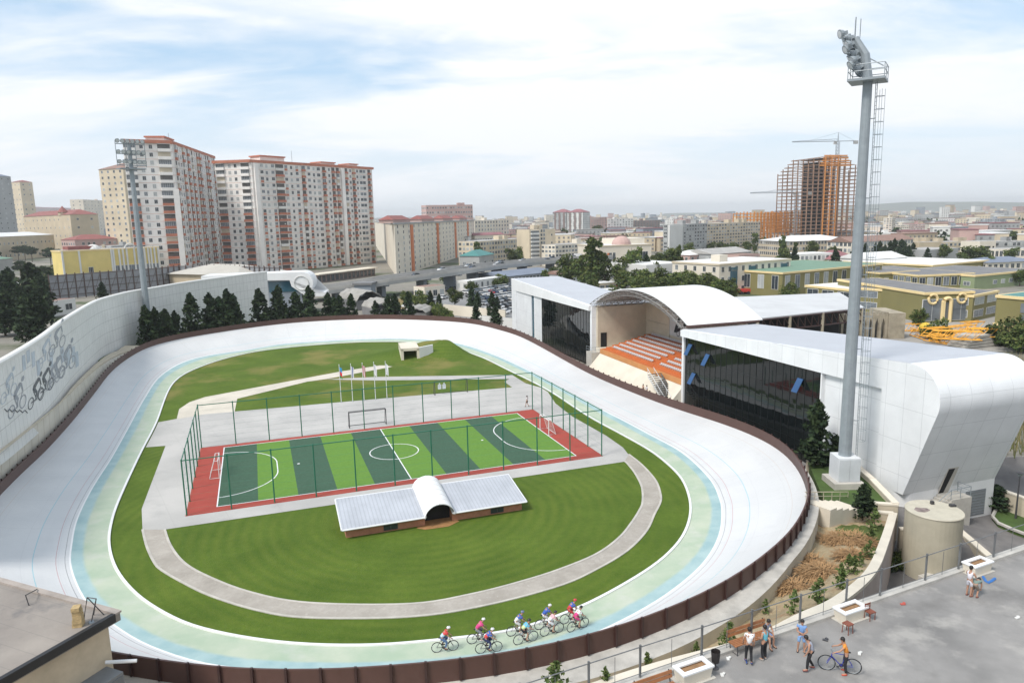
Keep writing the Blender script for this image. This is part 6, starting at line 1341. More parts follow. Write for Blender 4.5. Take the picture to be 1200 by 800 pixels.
# ---------------- far city and far trees, too many to tell apart
rr = random.Random(77); cols = ['w_beige','w_pale','w_white','w_tan','w_pink','w_grey','w_bluegrey']; rfs = ['r_grey','r_white','r_brown','r_purple','r_dark']; mb = MB(); mts = [M[c_] for c_ in cols+rfs]; tmb = MB()
for k in range(2600):
    d = 560+rr.random()**1.3*3600; a = math.radians(rr.uniform(-41,41)); 
    if d < 900 and a < math.radians(-4): continue
    x, y = d*math.sin(a), d*math.cos(a); h = rr.choice((3.5,4,6,7,9,9,12))*(1+d/5000) if rr.random() < .93 else rr.uniform(16,34); wx, wy = rr.uniform(9,32), rr.uniform(8,18); rz = rr.choice((0,.3,-.4,1.2))+rr.gauss(0,.1)
    if h > 14 and d < 1400: continue
    mb.box((x,y,h/2),(wx,wy,h),rz,rr.randrange(7)); mb.box((x,y,h+.25),(wx+.6,wy+.6,.5),rz,7+rr.randrange(5))
    if h > 8 and d < 2500:
        n = int(wx/3.5)
        for j in range(n):
            for r in range(int(h/3.2)):
                cs, sn = math.cos(rz), math.sin(rz); lx, ly = -wx/2+(j+.5)*wx/n, -wy/2-.06; mb.box((x+lx*cs-ly*sn,y+lx*sn+ly*cs,1.9+r*3.1),(1.5,.1,1.5),rz,7+4)
stuff(mb.build('far_city', mts), 'hazy sprawl of countless small roofs filling the far city', 'city')
for k in range(900):
    d = 520+rr.random()**1.2*2400; a = math.radians(rr.uniform(-41,41)); x, y = d*math.sin(a), d*math.cos(a); h = rr.uniform(5,12)
    if d < 800 and a < math.radians(-4): continue
    for j in range(14): leaf(tmb, Vector((x+rr.gauss(0,h*.22),y+rr.gauss(0,h*.22),h*rr.uniform(.25,.95))), h*.26, rr, rr.randrange(2))
stuff(tmb.build('far_trees', [leafD2,leafG]), 'scattered dark treetops among the far roofs', 'trees')
# ================================================================== NEAR GROUND
def proj(P):
    v = Vector(P)-Vector((0,0,CH)); Zc = v.dot(_fw); return 600+CF*v.dot(_rt)/Zc, 400-CF*v.dot(_up)/Zc
def cl01(t): return max(0.0, min(1.0, t))
def yard_z(x, y):
    if x < 27: z = -.6
    else: z = -.4-2.45*cl01(max((63-y)/5, (x-38)/7))
    if x < 30: z = lerp(-.6, z, cl01((x-27)/3)) if x > 27 else -.6
    return lerp(z, -.07, cl01((y-71)/7)*(1 if x > 44 or x < 20 else .6))
mb = MB(); gx = [HX0+2*i for i in range(int((HX1-HX0)/2)+1)]; gy = [HY0+2*i for i in range(int((HY1-HY0)/2)+1)]
mb.v = [(x,y,-.07 if x in (HX0,HX1) or y in (HY0,HY1) else yard_z(x,y)) for y in gy for x in gx]; nx = len(gx)
for j in range(len(gy)-1):
    for i in range(nx-1): mb.f.append([j*nx+i,j*nx+i+1,(j+1)*nx+i+1,(j+1)*nx+i]); mb.m.append(0); mb.uvs.append(None)
t = NT('driveway_asphalt', .9); p = t.pos(); c = t.mix(t.noise(p,.35,7), (.12,.115,.115), (.19,.18,.175)); struct(mb.build('driveway', t.done(c)))
# --- raised square where the children play
E0 = Vector((7.7,28.3,9)); ED = Vector((.909,.418,0)).normalized(); EN = Vector((-ED.y,ED.x,0))     # EN points out towards the track
PZ = 9.0
def Q(s, o=0, z=0): return E0+ED*s+EN*o+Vector((0,0,z))
mb = MB(); mb.prism([tuple(Q(-30)[:2]),tuple(Q(60)[:2]),tuple(Q(60,-45)[:2]),tuple(Q(-30,-45)[:2])], -4, PZ, 1, 0)
t = NT('square_concrete', .85); p = t.pos(); c = t.mix(t.noise(p,.22,8,.3,.7), (.15,.147,.143), (.29,.28,.27)); c = t.mix(t.math('MULTIPLY',t.noise(p,.5,9,.52,.66),.6), c, (.38,.365,.34)); c = t.mix(t.math('MULTIPLY',t.noise(p,.3,6,.56,.7),.5), c, (.11,.105,.1)); c = t.mix(t.math('MULTIPLY',t.noise(p,5,4,.66,.75),.25), c, (.5,.48,.44)); t.bump(t.noise(p,14,5,0,1),.25,.03)
struct(mb.build('square_paving', [t.done(c), M['cream']]))
MB().hexa([Q(-30,-.42,.0),Q(60,-.42,.0),Q(60,.02,.0),Q(-30,.02,.0)],[Q(-30,-.42,.13),Q(60,-.42,.13),Q(60,.02,.13),Q(-30,.02,.13)]); mb = MB(); mb.hexa([Q(-30,-.42,.0),Q(60,-.42,.0),Q(60,.02,-.3),Q(-30,.02,-.3)],[Q(-30,-.42,.13),Q(60,-.42,.13),Q(60,.02,.13),Q(-30,.02,.13)]); struct(mb.build('square_kerb', M['walk']))
def s_at(px):
    lo, hi = -25, 45
    for _ in range(50):
        m_ = (lo+hi)/2
        if proj(Q(m_,-.2,.13))[0] < px: lo = m_
        else: hi = m_
    return lo
rail = thing('railing','thin grey steel railing along the edge of the raised square where the children play','railing',Q(6,-.2))
ps = [s_at(x) for x in (610,690,750,822,880,937,991,1031,1084,1123,1164,1205)]; RH = 1.5
for k, s in enumerate(ps):
    a = Q(s,-.2,.1); MB().box((a.x,a.y,PZ+.1+RH/2),(.075,.075,RH),math.atan2(ED.y,ED.x)).build('post', M['rail_steel'], rail)
    if k: m_ = (s+ps[k-1])/2; MB().tube([Q(m_,-.2,.12),Q(m_,-.2,RH-.1)],.013,5).build('baluster', M['rail_steel'], rail)
MB().tube([Q(ps[0],-.2,RH),Q(ps[-1],-.2,RH)],.024,6).build('top_rail', M['rail_steel'], rail); MB().tube([Q(ps[0],-.2,.3),Q(ps[-1],-.2,.3)],.014,5).build('lower_rail', M['rail_steel'], rail)
# --- curved retaining wall climbing to the square
k2 = [at(1047,600,1.4), at(1037,632,2.2), at(1021,668,4.0), at(985,700,6.2), at(940,722,8.1), at(880,751,8.75)]+[Q(s,.45,-.2) for s in (-2,-10,-28)]
k2 = [k2[0]]+k2[1:]; K2 = spline(k2, 60, False)
rw = thing('retaining_wall','curved cream topped retaining wall climbing from the driveway up to the raised square','wall',tuple(K2[20]))
mb = MB(); th = []
for k in range(60):
    tg_ = K2[min(k+1,59)]-K2[max(k-1,0)]; n_ = Vector((tg_.y,-tg_.x,0)).normalized(); 
    th.append(-n_*.28 if (n_.x-n_.y) < 0 else n_*.28)
outp = [p+v for p,v in zip(K2,th)]; inn = [p-v for p,v in zip(K2,th)]
mb.strip([Vector((p.x,p.y,-4)) for p in outp], [p-Z*.2 for p in outp]); mb.strip([Vector((p.x,p.y,p.z-2.5)) for p in inn],[p-Z*.2 for p in inn]); mb.build('wall_face', M['pinkwall'], rw)
mb = MB(); o1_ = [p+v*.15 for p,v in zip(outp,th)]; i1_ = [p-v*.15 for p,v in zip(inn,th)]
mb.strip(i1_,o1_); mb.strip([p-Z*.22 for p in o1_],o1_); mb.strip([p-Z*.22 for p in i1_],i1_); mb.build('coping', M['cream_lt'], rw)
# --- dirt slope between the track walkway and that wall
rowsD = []
for k in range(60):
    b = inn[k]-Z*(.35 if k > 8 else .75); i0 = min(range(N), key=lambda i: (W2[i].xy-K2[k].xy).length)
    if rowsD: i0 = max(i0, prev) if (W2[(prev+1)%N]-inn[59]).length < (W2[prev-1]-inn[59]).length else min(i0, prev)
    prev = i0; a = W2[i0].copy(); a.z = W2[i0].z-lerp(1.7,.9,cl01(k/25)); rowsD.append((a,b))
DV = []; mb = MB(); rr = random.Random(8)
for a, b in rowsD:
    r_ = []
    for j in range(13):
        f = j/12; p_ = a.lerp(b,f); p_.z = a.z+(b.z-a.z)*(f**1.3)+(rr.gauss(0,.07) if 0 < j < 12 else 0)+.25*math.sin(p_.x*.9)*math.sin(p_.y*.7)*(4*f*(1-f)); r_.append(p_)
    DV.append(r_)
for k in range(59): mb.strip(DV[k],DV[k+1])
t = NT('dry_soil_slope', .95, spec=.15); p = t.pos(); c = t.mix(t.noise(p,.35,8), (.29,.235,.15), (.45,.375,.25)); c = t.mix(t.math('MULTIPLY',t.noise(p,.7,8,.5,.66),.8), c, (.27,.165,.09)); c = t.mix(t.math('MULTIPLY',t.noise(p,1.3,6,.6,.72),.55), c, (.17,.16,.065)); c = t.mix(t.math('MULTIPLY',t.noise(p,6,3,.66,.72),.7), c, (.55,.5,.42))
ds = t.n.new('ShaderNodeVectorMath'); ds.operation = 'DISTANCE'; t.l.new(p, ds.inputs[0]); ds.inputs[1].default_value = (30.2,55.2,1.2)
gk = t.math('LESS_THAN', t.math('ADD', ds.outputs['Value'], t.math('MULTIPLY', t.noise(p,.8,5,0,1), 2.4)), 4.8); c = t.mix(t.math('MULTIPLY',gk,.9), c, (.06,.1,.02)); t.bump(t.noise(p,5,6,0,1),.8,.15); struct(mb.build('dirt_slope', t.done(c)))
allD = [q for r_ in DV for q in r_]
def dirt(px, py):
    """ground point of the slope seen at a photo position"""
    return min(allD, key=lambda q: (proj(q)[0]-px)**2+(proj(q)[1]-py)**2)
# ground under the left end of the slope
wi = [i for i in range(N) if W2[i].y < 62 and W2[i].x < 13 and nrm[i].y < .2]
wi = sorted(wi, key=lambda i: math.atan2(W2[i].y-70,W2[i].x+15)); mb = MB(); mb.strip([Vector((W2[i].x,W2[i].y,2.5)) for i in wi],[Vector((W2[i].x,W2[i].y,2.5))+nrm[i]*28 for i in wi]); struct(mb.build('waste_ground', t.m))
# straw heaps
straw = mat('dry_straw', (.33,.205,.105), .95, .3, 3, spec=.1)
def heap(px, py, rx, ry, h, n, sd):
    rr = random.Random(sd); b = dirt(px,py); mb = MB(); mb.ball((b.x,b.y,b.z-.1),(rx*.8,ry*.8,h*.8),14,5,0,0,1)
    for k in range(n):
        a = rr.uniform(0,6.28); u = rr.random()**.6; x, y = b.x+rx*u*math.cos(a), b.y+ry*u*math.sin(a); z = b.z+h*math.sqrt(max(0,1-u*u))*rr.uniform(.6,1.15); L_ = rr.uniform(.35,.9); d = Vector((math.cos(a+rr.gauss(0,.6)),math.sin(a+rr.gauss(0,.6)),rr.uniform(-.7,.35)))*L_; s = d.cross(Z).normalized()*.025
        p_ = Vector((x,y,z)); mb.quad(p_-s,p_+s,p_+d*.5+s+Z*.08,p_+d*.5-s+Z*.08); mb.tri(p_+d*.5-s+Z*.08,p_+d*.5+s+Z*.08,p_+d)
    return mb
for i, (px,py,rx,ry,h,n,lab) in enumerate(((992,636,2.2,1.5,.55,900,'largest heap of dry brown straw near the top of the dirt slope'),(1000,650,1.3,1.0,.45,500,'pale straw heap just below the largest one on the dirt slope'),(962,672,1.9,1.2,.45,800,'long brown straw heap in the middle of the dirt slope'),(930,690,1.9,1.0,.3,600,'low straw heap beside the curved walkway wall'),(948,655,1.0,.7,.3,300,'small straw tuft at the foot of the walkway wall'))):
    m_ = heap(px,py,rx,ry,h,n,i); stuff(m_.build('straw_heap', straw, at0=tuple(dirt(px,py))), lab, 'straw')
# weeds and saplings
for k,(px,py,pt_) in enumerate(((760,787,763),(813,771,750),(855,757,728),(896,722,700),(931,718,690),(960,706,676),(984,690,658),(1001,676,650),(1016,656,632),(1022,634,614),(1023,618,594),(645,801,774),(707,803,779),(992,668,648),(1008,664,646))):
    b = dirt(px,py); h = max(.8, ztop(b,px,pt_)-b.z); tree('sapling', b-Z*.05, h, 'young pine sapling planted on the dirt slope below the raised square', 'saplings on the dirt slope', k%3, 1.15)
b = at(1011,608,.9); tree('conifer', b, ztop(b,1011,567)-.9, 'dark bushy pine beside the cream stairs at the top of the dirt slope', None, 2, 1.3)
b = at(170,800,3.2); tree('sapling', b, max(1.2,ztop(b,170,775)-3.2), 'young pine below the brown barrier beside the flat roofed building', None, 1, 1.2)
b = at(955,548,1.2); tree('conifer', b, ztop(b,956,470)-1.2, 'tall dark conifer in front of the black glass, left of the right mast', None, 0, 1.15)
b = at(978,547,1.2); tree('conifer', b, ztop(b,979,510)-1.2, 'shorter dark conifer hidden behind the foot of the right mast', None, 1, 1.4)
# --- mast terrace, stairs and walls
tz = 1.55
tp_ = [at(*q,tz) for q in ((947,541),(962,533),(984,536),(1004,545),(1022,562),(1048,588),(1023,589),(985,592),(966,585),(958,568))]; mb = MB()
a_ = sum(tp_[i].x*tp_[(i+1)%10].y-tp_[(i+1)%10].x*tp_[i].y for i in range(10)); mb.prism([tuple(q[:2]) for q in tp_],-1.5,tz); struct(mb.build('mast_terrace', bank_g))
def lowwall(pts, z0, z1, th_, label, mt=None, name='low_wall'):
    o = thing(name, label, 'wall', tuple(pts[len(pts)//2][:2])+(z0,)); mb = MB(); cp = MB()
    for a, b in zip(pts, pts[1:]):
        F = Fr((a[0],a[1],0), (b[0]-a[0],b[1]-a[1])); Lw = math.hypot(b[0]-a[0],b[1]-a[1]); mb.fbox(F,0,Lw,-th_/2,th_/2,z0,z1-.15); cp.fbox(F,-.02,Lw+.02,-th_/2-.05,th_/2+.05,z1-.15,z1)
    mb.build('wall_face', mt or M['cream'], o); cp.build('coping', M['cream_lt'], o); return o
lowwall([at(1000,541,2.1)[:2],at(1022,560,2.1)[:2],at(1050,589,2.1)[:2]], -1.5, 2.1, .5, 'cream wall with a sloping coping between the mast lawn and the driveway')
lowwall([at(946,539,2)[:2],at(984,537,2)[:2]], .5, 2.0, .4, 'short cream kerb wall behind the mast lawn')
lowwall([at(1023,588,2.0)[:2],at(1052,590,2.0)[:2]], -1.0, 2.0, .4, 'cream wall facing the camera below the mast lawn')
lowwall([at(978,604,1.5)[:2],at(1000,600,1.5)[:2],at(1022,598,1.5)[:2],at(1047,600,1.5)[:2]], -1.0, 1.5, .4, 'lower cream wall that closes the top of the dirt slope')
lowwall([at(1054,618,.1)[:2],at(1072,619,.1)[:2]], -3.2, .1, .4, 'cream wall between the driveway and the round tank')
lowwall([at(1122,618,-1.4)[:2],at(1165,655,-1.4)[:2]], -3.5, -1.4, .5, 'slanting cream wall to the right of the round tank')
st_ = thing('stairs','pale garden stairs going down from the track walkway beside the mast lawn','stairs',at(975,596,2)); a0, a1 = at(957,592,2.75), at(1004,594,1.0); F = Fr((a0.x,a0.y,0), a1-a0); Ls = (a1-a0).length; mb = MB()
for k in range(7): mb.fbox(F, Ls*k/7, Ls*(k+1)/7, -1.3, 1.0, -.5, 2.75-k*.25)
mb.build('step', M['cream_lt'], st_); mb = MB()
mb.tube([F.p(-.2,1.05,3.7),F.p(Ls,1.05,2.1)],.04,5); mb.tube([F.p(-.2,1.05,3.3),F.p(Ls,1.05,1.7)],.025,4)
for k in range(6): mb.tube([F.p(Ls*k/5,1.05,2.2-.3*k+.2),F.p(Ls*k/5,1.05,3.65-1.6*k/5)],.03,5)
mb.build('handrail', M['cream'], st_)
# round tank
tk = Vector((35.5,57.3,-3.2)); tank = thing('water_tank','squat round beige tank with a patched lid standing beside the driveway','tank',tk)
MB().cone((tk.x,tk.y,-3.2),2.18,2.18,5.95,40).build('shell', M['tank'], tank, smooth=False); MB().cone((tk.x,tk.y,2.75),2.24,2.2,.07,40).build('lid', mat('tank_lid',(.46,.43,.35),.8,.12,1), tank)
mb = MB(); pp = [(-1.7,.9),(-1.2,1.5),(-.7,1.3),(-.2,1.2),(-.1,.7),(-.6,.3),(-1.0,.15),(-1.6,.3)]; mb.prism([(tk.x+x*.8-.3,tk.y+y*.8-.6) for x,y in pp],2.822,2.835); mb.build('peeled_patch', mat('bare_metal_patch',(.2,.16,.15),.9,.5,3), tank)
mb = MB(); mb.box((tk.x+.5,tk.y+1.2,2.95),(.25,.25,.3)); mb.build('lid_fitting', M['dark_metal'], tank); MB().box((tk.x+1.9,tk.y+.6,2.9),(.5,.3,.2)).build('hatch', M['dark_metal'], tank)
MB().box((tk.x-1.0,tk.y-2.3,-2.6),(2.2,1.2,1.3),.4).build('footing', M['concrete'], tank)
rr = random.Random(12)
for k in range(9):
    q = at(1048+rr.uniform(-8,18),650+rr.uniform(-16,20),-2.8); mb = MB(); mb.box((q.x,q.y,q.z+.2),(rr.uniform(.5,1.4),rr.uniform(.4,.9),rr.uniform(.3,.7)),rr.uniform(0,3)); tag(mb.build('rubble_block', M['concrete'], at0=tuple(q)),'grey rubble block dumped between the retaining wall and the round tank','rubble','rubble by the tank')
for k in range(6): q = at(1046+k*5,668-6*(k%3),-2.9); tree('bush', q, 1.2, 'green weed bush growing among the rubble by the tank','weeds by the tank',0)
# green bed, lamp post and reeds on the far right
gb = [at(*q,-2.55) for q in ((1163,606),(1168,596),(1180,590),(1215,586),(1290,600),(1290,660),(1215,632),(1188,622),(1170,614))]; mb = MB(); mb.prism([tuple(q[:2]) for q in gb],-3.2,-2.5); struct(mb.build('grass_bed', bank_g)); mb = MB(); rim = [Vector((q.x,q.y,-2.42)) for q in gb]; mb.tube(rim,.16,5,closed=True); struct(mb.build('bed_kerb', M['walk']))
q = at(1166,596,-2.5); tree('conifer', q, ztop(q,1167,568)+2.5, 'dense dark shrub on the green bed behind the garage corner', None, 2, 2.2)
q = at(1190,607,-2.5); lpz = thing('lamp_post','slim dark lamp post on the green bed at the right edge','lamp post',q); h_ = ztop(q,1191,556)
MB().tube([tuple(q),(q.x,q.y,h_)],[.1,.05],8).build('post', M['dark_metal'], lpz); MB().cone((q.x,q.y,h_-.1),.12,.32,.35,10).build('lantern', M['grey_metal'], lpz); MB().cone((q.x,q.y,h_+.25),.36,.08,.15,10).build('cap', M['dark_metal'], lpz)
rr = random.Random(5); mb = MB(); ms = [mat('reed_straw',(.26,.22,.11),.95,.3,1), mat('reed_green',(.12,.14,.045),.95,.3,1)]
for k in range(9000):
    x, y = rr.uniform(50,92), rr.uniform(77,128)
    if (x-50)*.3+y < 79: continue
    z0 = .0; h = rr.uniform(1.3,2.8); d = Vector((rr.gauss(0,.3),rr.gauss(0,.3),h)); s = Vector((rr.gauss(0,1),rr.gauss(0,1),0)).normalized()*.07; p_ = Vector((x,y,z0)); mb.tri(p_-s,p_+s,p_+d,0 if rr.random() < .6 else 1)
stuff(mb.build('reeds', ms), 'tall dry reeds covering the slope behind the white end wall', 'reeds')
lowwall([at(1140,560,-.4)[:2],at(1215,586,-.4)[:2]], -2.8, -.5, .4, 'long low cream wall before the reeds at the right edge')
# --- flat roofed building in the lower left corner
P_ = Vector((-19.3,32.1,0)); u1 = Vector((-8.2,3.5,0)).normalized(); NB = Fr((P_.x,P_.y,0), -u1)   # local x towards the corner, y outwards to the track
u2 = Vector((u1.y,-u1.x,0)); u2 = u2 if u2.y < 0 else -u2
def NBp(a, b, z): return P_+u1*a+u2*b+Vector((0,0,z))
def nbox(mb, a0,a1,b0,b1,z0,z1,mi=0): return mb.hexa([NBp(a0,b0,z0),NBp(a0,b1,z0),NBp(a1,b1,z0),NBp(a1,b0,z0)],[NBp(a0,b0,z1),NBp(a0,b1,z1),NBp(a1,b1,z1),NBp(a1,b0,z1)],mi)
RZ = 9.5; nb = thing('flat_roofed_building','flat roofed cream building with a stained grey roof in the lower left corner','building',NBp(8,8,0)); mb = MB(); nbox(mb,.4,30,.4,30,0,RZ-.42); mb.build('wall', mat('stained_cream_wall',(.50,.42,.31),.9,.16,.7), nb)
t = NT('stained_roofing_felt', .95); p = t.pos(); c = t.mix(t.noise(p,.3,8,.3,.7), (.19,.17,.155), (.30,.27,.24)); c = t.mix(t.math('MULTIPLY',t.noise(p,.5,7,.56,.7),.7), c, (.11,.11,.115)); c = t.mix(t.math('MULTIPLY',t.line(t.dot(p,(u2.x,u2.y,0)),1.1,.03),.3), c, (.1,.1,.1)); t.bump(t.noise(p,7,5,0,1),.3,.04)
mb = MB(); nbox(mb,0,30,0,30,RZ-.4,RZ); rf = mb.build('roof', t.done(c), nb); mb = MB(); nbox(mb,-.05,30,-.05,.28,RZ+.004,RZ+.1); mb.build('roof_lip', mat('lip_concrete',(.33,.29,.26),.9,.2,1), rf); mb = MB(); nbox(mb,-.06,-.005,.29,30,RZ-.32,RZ+.09); nbox(mb,-.0,.22,.29,30,RZ+.004,RZ+.06); mb.build('black_edge_flashing', mat('bitumen',(.02,.02,.022),.6,.2,1), rf)
# block stack and steel frame on the roof
q = at(92,733,RZ); stk = thing('block_stack','little pillar of rough yellow stone blocks on the flat roof','block stack',q); rr = random.Random(3)
for k in range(5): MB().box((q.x+rr.gauss(0,.02),q.y+rr.gauss(0,.02),RZ+.1+.2*k),(.42-.02*k,.4,.19),rr.gauss(.3,.12)).build('stone_block', mat('yellow_stone',(.42,.31,.16),.95,.3,4,bump=.4), stk)
a = at(98,727,RZ); b = at(122,720,RZ); c_ = at(107,729,RZ); top = Vector((a.x+.25,a.y+.1,RZ+1.15)); top2 = top+Vector((.45,-.05,-.06)); fr_ = thing('steel_trestle','bent black steel trestle standing on the roof beside the block pillar','trestle',a)
mb = MB(); mb.tube([a,top,top2],.03,5); mb.tube([top,b],.025,5); mb.tube([top2,b-Vector((.5,0,-.02))],.025,5); mb.tube([top2,c_],.025,5); mb.build('bar', M['dark_metal'], fr_); MB().cone((c_.x,c_.y,RZ+.005),.14,.1,.06,10).build('foot_plate', M['grey_metal'], fr_)
a = at(34,709,RZ); a1 = a+Z*.55+Vector((-.1,0,0)); b = at(44,693,RZ)+Z*.15; mb = MB(); mb.tube([a,a1,b],.028,5); tag(mb.build('bent_pipe', M['dark_metal'], at0=tuple(a)),'bent dark pipe bracket near the far edge of the flat roof','pipe')
# wall cabinet, drain pipe, gate
eb = thing('wall_cabinet','grey steel cabinet fixed to the cream wall under the flat roof','cabinet',NBp(-.3,1.4,6)); mb = MB(); nbox(mb,-.75,.38,.75,2.9,4.2,7.0); mb.build('housing', mat('grey_cabinet_paint',(.17,.18,.19),.5,.1,1), eb); mb = MB(); nbox(mb,-.78,-.75,.85,2.8,4.4,6.85); mb.build('door', mat('cabinet_door_grey',(.14,.15,.16),.5,.1,1), eb); mb = MB(); nbox(mb,-.84,-.78,1.2,1.3,5.5,5.8); mb.build('handle', M['black'], eb)
mb = MB(); mb.tube([NBp(.2,.9,7.35),NBp(-.9,.1,7.2)],.09,8); tag(mb.build('drain_pipe', M['white'], at0=tuple(NBp(0,.5,7.3))),'short white drain pipe sticking out of the cream wall','pipe')
gt = thing('gate','grey steel gate panel beside the cream building at the bottom edge','gate',NBp(-1.5,.5,3.9)); mb = MB()
for z in (3.4,4.9): mb.tube([NBp(-.3,.2,z),NBp(-3,1.6,z)],.05,6)
for f in (0,.5,1): mb.tube([NBp(-.3-2.7*f,.2+1.4*f,2.4),NBp(-.3-2.7*f,.2+1.4*f,5)],.05,6)
mb.build('frame', M['grey_metal'], gt); mb = MB(); mb.hexa([NBp(-.4,.25,3.5),NBp(-1.6,.85,3.5),NBp(-1.6,.9,3.5),NBp(-.4,.3,3.5)],[NBp(-.4,.25,4.8),NBp(-1.6,.85,4.8),NBp(-1.6,.9,4.8),NBp(-.4,.3,4.8)]); mb.build('sheet', M['wood_dk'], gt)
# ---------------------------------------------------------------- furniture on the square
ea = math.atan2(ED.y, ED.x)
def planter(s, o, ln, label):
    b = Q(s,o,0); p_ = thing('planter', label, 'planter', b, 'concrete planters on the square'); F = Fr(tuple(b), ED)
    mb = MB(); w = .7
    for x0,x1,y0,y1 in ((-ln/2,ln/2,-w/2,-w/2+.1),(-ln/2,ln/2,w/2-.1,w/2),(-ln/2,-ln/2+.1,-w/2+.1,w/2-.1),(ln/2-.1,ln/2,-w/2+.1,w/2-.1)):
        sx = .88; mb.hexa([F.p(x0*sx,y0*sx,.02),F.p(x1*sx,y0*sx,.02),F.p(x1*sx,y1*sx,.02),F.p(x0*sx,y1*sx,.02)],[F.p(x0,y0,.5),F.p(x1,y0,.5),F.p(x1,y1,.5),F.p(x0,y1,.5)])
    mb.build('box', M['cream_lt'], p_); mb = MB(); r = ln/2+.04; q = w/2+.04
    for x0,x1,y0,y1 in ((-r,r,-q,-q+.2),(-r,r,q-.2,q),(-r,-r+.2,-q+.2,q-.2),(r-.2,r,-q+.2,q-.2)): mb.fbox(F,x0,x1,y0,y1,.5,.57)
    mb.build('rim', M['white'], p_); MB().fbox(F,-ln/2+.1,ln/2-.1,-w/2+.1,w/2-.1,.1,.44).build('soil', M['soil'], p_); mb = MB(); mb.fbox(F,-ln/2-.1,ln/2+.1,-w/2-.1,w/2+.1,.004,.03); mb.build('base', M['concrete'], p_)
def place_on(px, py): v = at(px,py,PZ)-E0; return v.dot(ED), v.dot(EN)
s, o = place_on(997,724); planter(s, o+.05, 1.45, 'long cream planter with white rim, the one beside the wooden stool and chair')
s, o = place_on(1147,670); planter(s, o+.1, 1.45, 'cream planter with white rim farthest to the right, behind the boy in white')
s, o = place_on(812,794); planter(s, o+.0, 1.5, 'cream planter with white rim next to the black litter bin')
# bin
s, o = place_on(840,784); b = Q(s,o+.1); bn_ = thing('litter_bin','black open litter bin on a stand at the end of a planter','bin',b); MB().cone((b.x,b.y,PZ+.3),.16,.2,.5,12,cap=False).cone((b.x,b.y,PZ+.31),.15,.15,.02,12).build('bucket', M['wood_dk'] if 0 else mat('bin_black',(.02,.017,.017),.6,.2,3), bn_); mb = MB(); mb.tube([(b.x,b.y,PZ),(b.x,b.y,PZ+.32)],.035,6); mb.cone((b.x,b.y,PZ),.17,.15,.03,10); mb.build('stand', M['dark_metal'], bn_)
def bench(F, label, ln=1.9, turned=False):
    o = thing('bench', label, 'bench', tuple(F.o), 'wooden slatted benches on the square')
    for k in range(5): MB().fbox(F,-ln/2,ln/2,-.22+.1*k,-.14+.1*k,.43,.47).build('seat_slat', M['wood'], o)
    for k in range(2): z = .62+.17*k; mb = MB(); mb.hexa([F.p(-ln/2,.29+.03*k,z),F.p(ln/2,.29+.03*k,z),F.p(ln/2,.33+.03*k,z),F.p(-ln/2,.33+.03*k,z)],[F.p(-ln/2,.32+.03*k,z+.12),F.p(ln/2,.32+.03*k,z+.12),F.p(ln/2,.36+.03*k,z+.12),F.p(-ln/2,.36+.03*k,z+.12)]); mb.build('back_slat', M['wood'], o)
    for s in (-1,1):
        x = s*(ln/2-.12); mb = MB(); mb.tube([F.p(x,-.22,0),F.p(x,-.22,.42),F.p(x,.24,.42)],.025,4); mb.tube([F.p(x,.22,0),F.p(x,.27,.42),F.p(x,.4,.95)],.025,4); mb.tube([F.p(x,-.22,.03),F.p(x,.22,.03)],.02,4); mb.build('leg_frame', M['dark_metal'], o)
    return o
s, o = place_on(884,762); BF = Fr(tuple(Q(s+.05,o+.25)), ED); bench(BF, 'wooden slatted bench with black frame where the boy in shorts sits', 2.2)
s, o = place_on(772,824); bench(Fr(tuple(Q(s,o+.1)), ED), 'wooden slatted bench cut by the bottom edge, left of a planter', 1.9)
b = at(993,741,PZ); stl = thing('stool','small square dark wooden stool in front of the planter','stool',b)
MB().box((b.x,b.y,PZ+.46),(.36,.36,.04),.5).build('seat', M['wood_dk'], stl)
for sx in (-.14,.14):
    for sy in (-.14,.14): x, y = sx*math.cos(.5)-sy*math.sin(.5), sx*math.sin(.5)+sy*math.cos(.5); MB().tube([(b.x+x*1.15,b.y+y*1.15,PZ),(b.x+x,b.y+y,PZ+.45)],.022,4).build('leg', M['wood_dk'], stl)
b = at(1019,725,PZ); ch = thing('chair','small dark wooden chair at the right end of the planter','chair',b); MB().box((b.x,b.y,PZ+.4),(.38,.36,.04),.4).build('seat', M['wood_dk'], ch); F = Fr((b.x,b.y,PZ), (math.cos(.4),math.sin(.4)))
for x,y,h in ((-.16,-.15,.4),(.16,-.15,.4),(-.16,.16,.75),(.16,.16,.75)): MB().tube([F.p(x,y,0),F.p(x,y,h)],.022,4).build('leg', M['wood_dk'], ch)
for z in (.55,.7): MB().fbox(F,-.18,.18,.145,.175,z-.05,z+.03).build('back_rail', M['wood_dk'], ch)
